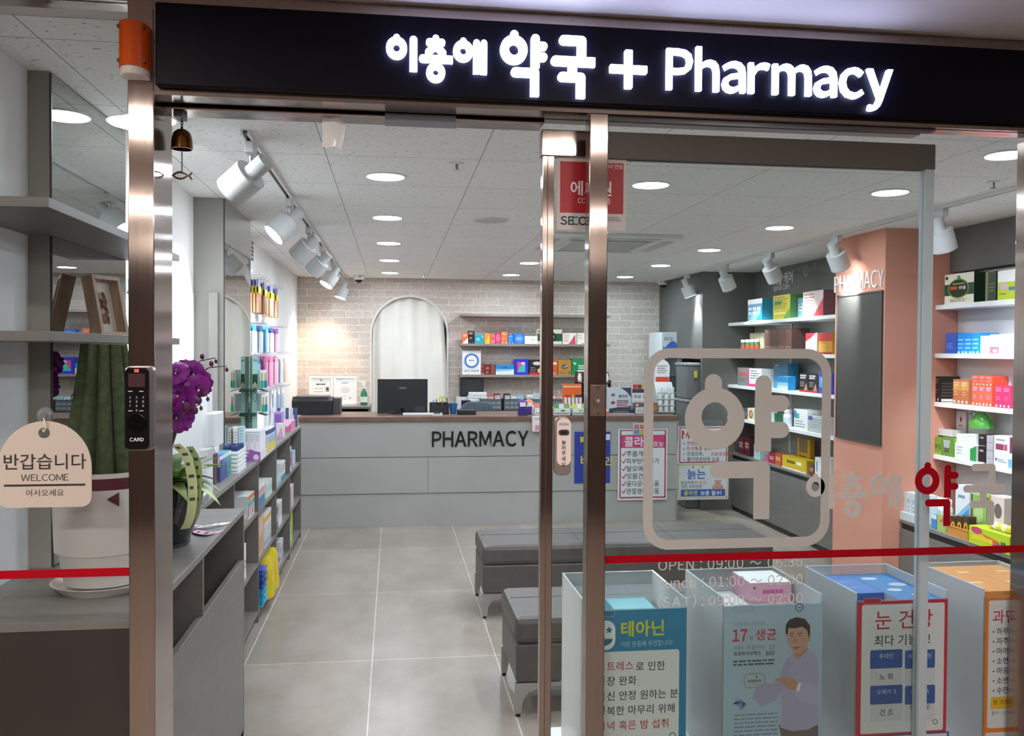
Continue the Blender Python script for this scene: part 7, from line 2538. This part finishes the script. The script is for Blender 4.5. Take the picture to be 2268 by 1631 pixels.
def rail(y0, y1, z, l_):
    t_ = thing('hook_rail', (WL + .03, (y0 + y1) / 2, z), l_, 'hook rail', 'hook rails on the left wall')
    MB().fbox(fw, y0, y1, z, z + .022, .001, .008, P('e6e7e8', .4)).build('bar', t_)
    n = int((y1 - y0) / .16)
    for i in range(n):
        y = y0 + .06 + i * .16
        MB().tube([(WL + .008, y, z + .01), (WL + .13, y, z + .012), (WL + .14, y, z + .026)], .0028, P('d8dadc', .3, .6), 6).build('hook', t_)


def pack(y, z, w, h, col, topc, l_, x=WL + .05, n=3, grp='hanging packs on the left wall', mid=None):
    """a little bundle of identical hanging packs, one behind the other"""
    for k in range(n):
        xx = x + k * .022
        t_ = thing('hanging_pack', (xx, y, z), '%s, %s from the wall' % (l_, ORD[k]), 'hanging pack', grp)
        fr = front(xx - w / 2 + .0, y - .004 * k, z)
        f2 = Fr((xx, y - w / 2, z), (0, 1, 0), (0, 0, 1), (1, 0, 0))
        MB().fbox(f2, 0, w, 0, h * .78, -.008, .008, P(col, .3)).build('pouch', t_, bevel=.003)
        mb = MB().fbox(f2, 0, w, h * .78, h, -.003, .003, P(topc, .4))
        mb.build('header_card', t_)
        if mid:
            MB().fbox(f2, 0, w, h * .58, h * .78, -.0088, .0088, P(mid, .35)).build('colour_band', t_)


# hangers: bundles hang from the rails' hooks
rail(5.75, 7.75, 2.10, 'upper white hook rail on the left wall')
rail(5.75, 8.0, 1.78, 'middle white hook rail on the left wall')
rail(5.75, 8.3, 1.56, 'lower white hook rail on the left wall')
for i, (y, w) in enumerate(((6.40, .13), (6.70, .13), (7.05, .13), (7.35, .12))):
    pack(y, 1.86 - .0 * i, w, .235, 'c08a68', '34387c', 'tan pack with navy header, %s bundle from the door' % ORD[i], n=4, mid='e3cc1c')
for i, (y, c, tp) in enumerate(((6.35, 'cfe2ee', '3aa8d8'), (6.65, 'dfe6ea', '2c7ab0'), (6.95, '6fa0c8', '2f9cc8'), (7.25, 'd8dfe6', '34449a'), (7.55, 'c9a8c8', '8a3a8c'))):
    pack(y, 1.575, .12, .20, c, tp, '%s pouch on the middle hook rail, %s bundle' % (['ice blue', 'pearl', 'steel blue', 'grey white', 'mauve'][i], ORD[i]), n=3)
for i, (y, c, tp) in enumerate(((6.5, '3aa8c8', '2c8cb0'), (6.85, 'a8508c', '8c3a78'), (7.2, 'd88ab0', 'c86a9c'), (7.5, 'e0a0bc', 'd88aac'), (7.85, 'c9d4de', 'e2e6ea'), (8.12, 'd8c0ac', 'e6e2de'))):
    pack(y, 1.31, .13, .24, c, tp, '%s pouch on the lower hook rail, %s bundle' % (['turquoise', 'plum', 'rose pink', 'pale pink', 'pale grey', 'sand'][i], ORD[i]), n=3)
rail(6.5, 8.4, 1.27, 'lowest white hook rail on the left wall')
for i, (y, c) in enumerate(((7.6, 'd0d8e2'), (7.85, 'a8bcd4'), (8.1, 'c3cdd8'))):
    pack(y, 1.07, .11, .19, c, 'e8ebee', '%s pouch on the lowest hook rail, %s bundle' % (['pale blue', 'mid blue', 'cloudy'][i], ORD[2 - i]), n=2)

# ------------------------------------------------------------------ acrylic display cases in the window with their posters
CASES = ((0.497, 0.775), (0.875, 1.158), (1.255, 1.525), (1.635, 1.905))
CY0, CY1, CZ0, CZ1 = 2.246, 2.556, 0.46, 0.942
WHO = ('tall clear acrylic case with the teal poster', 'tall clear acrylic case with the pale blue poster', 'tall clear acrylic case with the red framed poster', 'tall clear acrylic case with the orange framed poster')
pl = thing('display_plinth', (1.2, 2.42, 0), 'low white plinth under the clear acrylic cases in the window', 'plinth')
MB().box(.46, 1.95, 2.244, 2.60, .0, .44, P('d9dadb', .5)).build('carcass', pl)
MB().box(.45, 1.96, 2.240, 2.61, .44, .4595, P('e6e7e8', .4)).build('top', pl, bevel=.002)
for (x0, x1), l_ in zip(CASES, WHO):
    t_ = thing('acrylic_display_case', ((x0 + x1) / 2, (CY0 + CY1) / 2, CZ0), l_, 'display case', 'clear acrylic cases in the window')
    w = .004
    MB().box(x0, x1, CY0, CY0 + w, CZ0, CZ1 - .02, M_ACRYL).build('front_wall', t_)
    MB().box(x0, x1, CY1 - w, CY1, CZ0, CZ1, M_ACRYL).build('back_wall', t_)
    MB().box(x0, x0 + w, CY0 + w, CY1 - w, CZ0, CZ1, M_ACRYLSIDE).build('side_wall', t_)
    MB().box(x1 - w, x1, CY0 + w, CY1 - w, CZ0, CZ1, M_ACRYLSIDE).build('side_wall', t_)
    MB().box(x0 + w, x1 - w, CY0 + w, CY1 - w, CZ0, CZ0 + w, M_ACRYL).build('floor_panel', t_)
    me = P('dfe9ee', .1)
    mb = MB().box(x0, x1, CY1 - w, CY1, CZ1, CZ1 + .0012, me).box(x0, x0 + w, CY0 + w, CY1 - w, CZ1, CZ1 + .0012, me).box(x1 - w, x1, CY0 + w, CY1 - w, CZ1, CZ1 + .0012, me)
    mb.build('polished_edge', t_)


def cbox(x0, x1, y0, y1, z0, h, col, des, l_, grp, sdes=(), top=None, tdes=(), lside=None):
    fr = front(x0, y0, z0)
    mb = MB()
    mb.fbox(fr, 0, x1 - x0, 0, h, -(y1 - y0), 0, P(col, .4))
    paint(mb, fr, x1 - x0, h, des)
    ft_ = Fr((x0, y0, z0 + h), (1, 0, 0), (0, 1, 0), (0, 0, 1))
    if top:
        mb.rect(ft_, 0, x1 - x0, 0, y1 - y0, P(top, .4), .0003)
    paint(mb, ft_, x1 - x0, y1 - y0, tdes, .0006)
    fl_ = Fr((x0, y1, z0), (0, -1, 0), (0, 0, 1), (-1, 0, 0))
    if lside:
        mb.rect(fl_, 0, y1 - y0, 0, h, P(lside, .4), .0003)
    paint(mb, fl_, y1 - y0, h, sdes, .0006)
    return mb.build('product_box', label=l_, cat='box', group=grp)


ZC0 = CZ0 + .0045
# first case: a few low packs
g1 = 'goods in the acrylic case with the teal poster'
for k in range(3):
    cbox(.515, .755, 2.262, 2.54, ZC0 + k * .10, .099, 'dfe6ea', lab('b8d8e0', '5a98ac'), 'white carton in the teal poster case, %s from the bottom' % ORD[k], g1, sdes=[('r', .1, .9, .2, .7, 'e8d8de'), ('l', .2, .8, .6, 2, .2, .1, 'a8a8b8')])
cbox(.62, .74, 2.41, 2.53, ZC0 + .301, .105, '6fc4d4', [('o', .5, .5, .4, .4, 'c3e0e6')], 'aqua pack lying on top in the teal poster case', g1, top='7fcad8')
# second case: stacked white cartons with a pink one
g2 = 'goods in the acrylic case with the pale blue poster'
for c_ in range(2):
    for k in range(4):
        cbox(.884 + c_ * .134, .884 + c_ * .134 + .131, 2.262, 2.545, ZC0 + k * .103, .102, 'dcdfe3', [('l', .2, .8, .7, 2, .2, .08, 'a8aab4')], 'white carton, %s stack in the pale blue poster case, %s from bottom' % (['door side', 'window corner'][c_], ORD[k]), g2, sdes=[('l', .15, .8, .7, 2, .2, .1, 'b0a8b8'), ('r', .1, .9, .1, .3, 'd8c0c6' if k == 0 else 'd0d4da')], top='eceef0', tdes=[('l', .1, .8, .8, 3, .22, .03, '9a9ca4'), ('o', .7, .2, .2, .08, 'c9ccd2')])
cbox(1.02, 1.145, 2.41, 2.545, ZC0 + .4125, .058, 'd9a5b9', [('l', .3, .85, .65, 1, .2, .2, 'c0559a'), ('o', .1, .75, .03, .06, '6a4a58')], 'pink carton on top of the stacks in the pale blue poster case', g2, top='eef0f2')
# third case: blue cartons
g3 = 'goods in the acrylic case with the red framed poster'
for c_ in range(2):
    for k in range(4):
        tp = '3f7fd0' if c_ == 0 else '2c86cc'
        cbox(1.264 + c_ * .128, 1.264 + c_ * .128 + .125, 2.262 if k < 3 or c_ else 2.34, 2.545, ZC0 + k * .113, .112, '2f5fb8', [('r', 0, 1, .7, 1, '3a6cc4')], 'blue carton in the %s stack of the red poster case, %s from the bottom' % (['door side', 'window corner'][c_], ORD[k]), g3, lside='ccd3de', sdes=[('l', .2, .5, .8, 1, .2, .3, '5a6a8a'), ('r', .0, 1, .0, .12, '4a6ab0')], top=tp, tdes=[('o', .3, .8, .2, .05, 'd8e4f2'), ('o', .7, .55, .22, .06, 'd8c8e4'), ('o', .35, .35, .18, .05, 'd8e4f2'), ('o', .7, .15, .2, .05, 'cfe0f2')] if c_ else [('l', .2, .8, .9, 3, .3, .02, '9fc0ea')])
# fourth case: white cartons with orange lids
g4 = 'goods in the acrylic case with the orange framed poster'
for c_ in range(2):
    for k in range(4):
        cbox(1.644 + c_ * .128, 1.644 + c_ * .128 + .125, 2.262, 2.545, ZC0 + k * .117, .116, 'e2e2e4', [('r', 0, 1, .78, 1, 'e89a4a')], 'orange lidded carton, %s stack in the orange poster case, %s from bottom' % (['door side', 'window corner'][c_], ORD[k]), g4, sdes=[('l', .2, .7, .7, 1, .2, .2, 'c3c3c8'), ('r', 0, 1, .0, .2, ['e6c8a8', 'c8cfe0', 'e0c0b8', 'dcdce0'][k])], top='e8a04a', tdes=[('r', .1, .5, .3, .36, 'f6dfc0'), ('r', .5, .8, .7, .76, 'f6dfc0')])

# posters on the cases' front walls
YP = CY0 - .003


def poster(ci, bg, draw, label):
    x0, x1 = CASES[ci]
    fr = front(0, YP, 0)
    k = YP / F

    def X(px, py):
        q = OY(px, py, YP)
        return float(q[0]), float(q[2])
    mb = MB()
    mb.fbox(fr, x0 + .002, x1 - .002, .53, CZ1 - .022, -.0022, 0, P(bg, .55))
    draw(mb, fr, X, k)
    return mb.build('poster', label=label, cat='poster', group='posters on the acrylic cases')


def rrect(mb, fr, X, px0, py0, px1, py1, r, col, c, k):
    a, b = X(px0, py0), X(px1, py1)
    mb.poly(fr, rounded(a[0], b[0], b[1], a[1], r * k, 5), P(col, .55), c)


def badge_line(mb, fr, X, k, px0, py, w, col, bgc):
    rrect(mb, fr, X, px0, py - 6, px0 + w, py + 6, 6, col, .0005, k)
    rrect(mb, fr, X, px0 + 1, py - 5, px0 + w - 1, py + 5, 5, bgc, .0007, k)
    a, b = X(px0 + 7, py - 2), X(px0 + w - 7, py)
    mb.lines(fr, a[0], b[0], a[1], 1, .004, 3.5 * k, col, .001)


def d_p1(mb, fr, X, k):
    badge_line(mb, fr, X, k, 1316, 1360, 46, '8fc0d0', '0b7096')
    a = X(1340, 1408)
    mb.poly(fr, rounded(a[0] - 36 * k, a[0] + 24 * k, a[1] - 34 * k, a[1] + 34 * k, 22 * k), P('e9eef0', .55), .0006)
    s_ = X(1349, 1395)
    for cxs in (1349, 1320):
        s_ = X(cxs, 1396)
        mb.poly(fr, [(s_[0] + (9 if i % 2 == 0 else 4) * k * math.sin(math.pi * i / 5), s_[1] + (9 if i % 2 == 0 else 4) * k * math.cos(math.pi * i / 5)) for i in range(10)], P('0b7096', .55), .0010)
    m0 = X(1336, 1416)
    mb.poly(fr, [(m0[0] + 22 * k * math.cos(math.pi + math.pi * i / 12), m0[1] + 16 * k * math.sin(math.pi + math.pi * i / 12)) for i in range(13)], P('0b7096', .55), .0010)
    ptext(mb, fr, X, k, '테아닌', 1373, 1408, 38.5, 'c8c832', 'h')
    ptext(mb, fr, X, k, '이런 분들께 추천합니다!', 1375, 1433, 14.5, 'a9cfdc', 'r', wid=122)
    rrect(mb, fr, X, 1290, 1447, 1502, 1700, 6, 'dcdfe0', .0006, k)
    rows = (('스', 'b8343c', '트레스', 'b8343c', '로 인한', '2a2a2e'), ('긴', '2a2a2e', '장 완화', '2a2a2e', '', ''), ('심', '2a2a2e', '신 안정 원하는 분', '2a2a2e', '', ''), ('행', '2a2a2e', '복한 마무리 위해', '2a2a2e', '', ''), ('저', 'b8343c', '녁 혹은 밤 섭취', 'b8343c', '', ''))
    for i, r_ in enumerate(rows):
        ty = 1485 + i * 33
        ptext(mb, fr, X, k, r_[0], 1321, ty, 23, r_[1], 'm', c=.0011)
        ptext(mb, fr, X, k, r_[2], 1343, ty, 23, r_[3], 'm', c=.0011)
        if r_[4]:
            ptext(mb, fr, X, k, r_[4], 1343 + 64, ty, 23, r_[5], 'm', c=.0011)
    a = X(1489, 1630)
    mb.annulus(fr, oval(a[0], a[1], 8 * k, 8 * k, 20), oval(a[0], a[1], 6 * k, 6 * k, 20), .0008, .0012, P('55575c', .55))
    a, b = X(1455, 1630), X(1478, 1630)
    mb.lines(fr, a[0], b[0], a[1], 1, .004, 2.5 * k, '77797e', .0011)


poster(0, '0b7ea6', d_p1, 'teal poster with yellow heading on the acrylic case beside the middle post')


def ppoly(mb, fr, X, pts, col, c):
    mb.poly(fr, [X(a, b) for a, b in pts], P(col, .55), c)


def d_p2(mb, fr, X, k):
    badge_line(mb, fr, X, k, 1622, 1349, 47, '7f98ac', 'a0b4c5')
    a = X(1770, 1346)
    mb.annulus(fr, oval(a[0], a[1], 10.5 * k, 10.5 * k, 24), oval(a[0], a[1], 8.2 * k, 8.2 * k, 24), .0006, .0011, P('566a78', .55))
    mb.lines(fr, a[0] - 5 * k, a[0] + 5 * k, a[1] + k, 1, .003, 3 * k, '566a78', .0011)
    ptext(mb, fr, X, k, '다양한 장 시기에 맞춘', 1623, 1387, 10.5, '8f86a0', 'r', wid=78)
    ptext(mb, fr, X, k, '17', 1621, 1421, 36, 'c23a44', 'h', wid=38)
    ptext(mb, fr, X, k, '종', 1659, 1418, 11, 'b04a58', 'r')
    ptext(mb, fr, X, k, '생균', 1672, 1417, 29, 'b8323e', 'm', wid=54)
    ptext(mb, fr, X, k, '비에프-클 얼라이브', 1624, 1440, 11.5, '96707c', 'r', wid=78)
    ptext(mb, fr, X, k, '17', 1703, 1438, 12, 'c23a44', 'b')
    ptext(mb, fr, X, k, '프로바이오틱스', 1624, 1453, 11, '34363e', 'b', wid=68)
    ptext(mb, fr, X, k, '300', 1694, 1452, 13, '34363e', 'b', wid=23)
    a, b = X(1624, 1464), X(1715, 1464)
    mb.lines(fr, a[0], b[0], a[1], 2, 8 * k, 4.5 * k, '55606c', .001)
    # pill-shaped emblem
    a = X(1671, 1508)
    o1 = rounded(a[0] - 26 * k, a[0] + 26 * k, a[1] - 17 * k, a[1] + 17 * k, 12 * k)
    i1 = rounded(a[0] - 24.6 * k, a[0] + 24.6 * k, a[1] - 15.6 * k, a[1] + 15.6 * k, 10.6 * k)
    mb.annulus(fr, o1, i1, .0006, .001, P('8c7f6a', .55))
    mb.lines(fr, a[0] - 17 * k, a[0] + 17 * k, a[1] + 2 * k, 1, .003, 6 * k, '8a7468', .001)
    mb.lines(fr, a[0] - 12 * k, a[0] + 14 * k, a[1] - 8 * k, 1, .003, 2 * k, 'a09a94', .001)
    mb.disc(fr, a[0] + 5 * k, a[1] + 9 * k, 2 * k, 3.6 * k, P('6a5f58', .55), .001, 10)
    # blue splash emblem
    a = X(1641, 1557)
    rnd = random.Random(2)
    for i in range(22):
        t, r_ = rnd.random() * 6.28, rnd.random() * 15
        mb.disc(fr, a[0] + r_ * k * math.cos(t), a[1] + r_ * k * math.sin(t), (2 + 3 * rnd.random()) * k, (2 + 3 * rnd.random()) * k, P('5a7ab8' if i % 3 else '8fa6cc', .55), .0006 + .0001 * (i % 5), 8)
    a, b = X(1626, 1584), X(1722, 1584)
    mb.lines(fr, a[0], b[0], a[1], 6, 9.5 * k, 3 * k, '6f8298', .001)
    # printed man: trousers, shirt, arms, neck, head, hair
    ppoly(mb, fr, X, [(1724, 1606), (1730, 1631), (1740, 1660), (1812, 1660), (1812, 1606)], '6f6660', .0008)
    ppoly(mb, fr, X, [(1757, 1448), (1764, 1444), (1778, 1452), (1792, 1438), (1806, 1450), (1812, 1470), (1813, 1604), (1790, 1616), (1756, 1620), (1728, 1612), (1732, 1570), (1730, 1530), (1733, 1480), (1742, 1458)], 'a9a5c0', .0010)
    ppoly(mb, fr, X, [(1733, 1480), (1742, 1458), (1752, 1470), (1740, 1520), (1716, 1552), (1686, 1566), (1666, 1548), (1672, 1524), (1690, 1512), (1712, 1514), (1726, 1500)], 'a29eba', .0012)
    ppoly(mb, fr, X, [(1754, 1526), (1776, 1512), (1812, 1520), (1813, 1560), (1790, 1560), (1768, 1548)], 'b0acc6', .0013)
    ppoly(mb, fr, X, [(1767, 1514), (1774, 1512), (1770, 1531), (1763, 1530)], 'e4e4ea', .0015)
    ppoly(mb, fr, X, [(1768, 1513), (1760, 1530), (1744, 1526), (1732, 1516), (1730, 1509), (1716, 1508), (1715, 1503), (1732, 1502), (1746, 1500), (1758, 1504)], 'b98d74', .0016)
    ppoly(mb, fr, X, [(1757, 1447), (1756, 1432), (1786, 1430), (1790, 1440), (1776, 1453), (1766, 1462)], 'b08672', .0012)
    a = X(1767, 1413)
    ppoly(mb, fr, X, [(1741, 1396), (1744, 1382), (1760, 1376), (1780, 1378), (1791, 1390), (1791, 1414), (1786, 1434), (1772, 1447), (1760, 1447), (1750, 1436), (1744, 1418)], 'bd9680', .0014)
    ppoly(mb, fr, X, [(1739, 1402), (1740, 1384), (1748, 1373), (1764, 1367), (1782, 1371), (1793, 1385), (1794, 1404), (1791, 1414), (1787, 1396), (1776, 1388), (1760, 1392), (1746, 1391), (1743, 1408)], '3a3433', .0017)
    mb.disc(fr, *X(1792, 1416), 2.6 * k, 5 * k, P('b08672', .55), .0015, 12)
    for px in (1753, 1771):
        mb.disc(fr, *X(px, 1409), 3.2 * k, 1.1 * k, P('4a3c38', .55), .0018, 10)
        ppoly(mb, fr, X, [(px - 5, 1403), (px + 5, 1402), (px + 5, 1404), (px - 5, 1405)], '4a3f3c', .0018)
    ppoly(mb, fr, X, [(1760, 1408), (1764, 1423), (1756, 1424)], 'a97f6a', .0018)
    ppoly(mb, fr, X, [(1753, 1434), (1773, 1432), (1764, 1438)], '8c564e', .0018)


poster(1, 'a4bac9', d_p2, 'pale blue poster of a man pointing, on the second acrylic case')


def d_p3(mb, fr, X, k):
    badge_line(mb, fr, X, k, 1912, 1332, 40, 'd8a0a0', 'b4303c')
    rrect(mb, fr, X, 1909, 1341, 2088, 1617, 5, 'd6d8da', .0006, k)
    ptext(mb, fr, X, k, '눈 건강', 1936, 1392, 49, 'b8353f', 'm')
    ptext(mb, fr, X, k, '최다 기능성!', 1935, 1430, 28, '2a2a30', 'm')
    for r_, (t0, t1, b0, b1) in enumerate((('루테인', '아스타잔틴', '노 화', '피 로'), ('오메가 3', '비타민A', '건 조', '어두운곳'))):
        y0 = 1441 + r_ * 79
        for c_, (t, b_) in enumerate(((t0, b0), (t1, b1))):
            x0, x1 = (1927, 1998) if c_ == 0 else (2004, 2070)
            rrect(mb, fr, X, x0, y0 + 38, x1, y0 + 76, 2, 'c9cccf', .0008, k)
            rrect(mb, fr, X, x0, y0, x1, y0 + 38, 4, '2f569c', .0010, k)
            ptext(mb, fr, X, k, t, (x0 + x1) / 2, y0 + 17, 13.5, 'c9d4e4', 'r', 'c', c=.0014)
            a, b = X(x0 + 4, y0 + 24), X(x1 - 4, y0 + 24)
            mb.lines(fr, a[0], b[0], a[1], 1, .003, 5 * k, '8098c0', .0014)
            ptext(mb, fr, X, k, b_, (x0 + x1) / 2, y0 + (64 if b_ != '어두운곳' else 52), 17 if b_ != '어두운곳' else 14, '34363c', 'm', 'c', c=.0014)
    ptext(mb, fr, X, k, '적응', 2037, 1589, 14, '34363c', 'm', 'c', c=.0014)
    a, b = X(1925, 1606), X(2060, 1606)
    mb.lines(fr, a[0], b[0], a[1], 2, 4.5 * k, 2 * k, '8a8c90', .001)
    a = X(2071, 1599)
    mb.annulus(fr, oval(a[0], a[1], 6.5 * k, 6.5 * k, 20), oval(a[0], a[1], 4.8 * k, 4.8 * k, 20), .0008, .0012, P('55575c', .55))
    prect(mb, fr, X, 1950, 1629, 2100, 1700, '3a4a96', .0006)
    prect(mb, fr, X, 1953, 1632, 2096, 1700, 'd6d8da', .0008)


poster(2, 'bd2f3b', d_p3, 'red framed eye health poster on the third acrylic case')


def d_p4(mb, fr, X, k):
    rrect(mb, fr, X, 2190, 1331, 2400, 1602, 5, 'd9dadb', .0006, k)
    ptext(mb, fr, X, k, '과민성', 2197, 1379, 36, 'b83a3f', 'm')
    for i, st in enumerate(('하루 종일', '자주 마려', '마려운 느낌', '소변 볼때', '마음 졸임', '소변 참기', '수면 방해')):
        ty = 1405 + i * 21.8
        ptext(mb, fr, X, k, st, 2206, ty, 18, '2f2f34', 'm')
        a = X(2200, ty - 5)
        mb.disc(fr, a[0], a[1], 2.2 * k, 2.2 * k, P('2f2f34', .55), .001, 10)
    rrect(mb, fr, X, 2194, 1545, 2300, 1566, 4, 'dfb41f', .0008, k)
    ptext(mb, fr, X, k, '한 가지라도', 2199, 1561, 13, '6a5420', 'b', c=.0012)
    ptext(mb, fr, X, k, '출처 : 대한', 2195, 1584, 11, '55565a', 'r')
    rrect(mb, fr, X, 2182, 1624, 2400, 1700, 5, 'd9dadb', .0006, k)


poster(3, 'e07d1f', d_p4, 'orange framed poster with a dotted list on the last acrylic case')
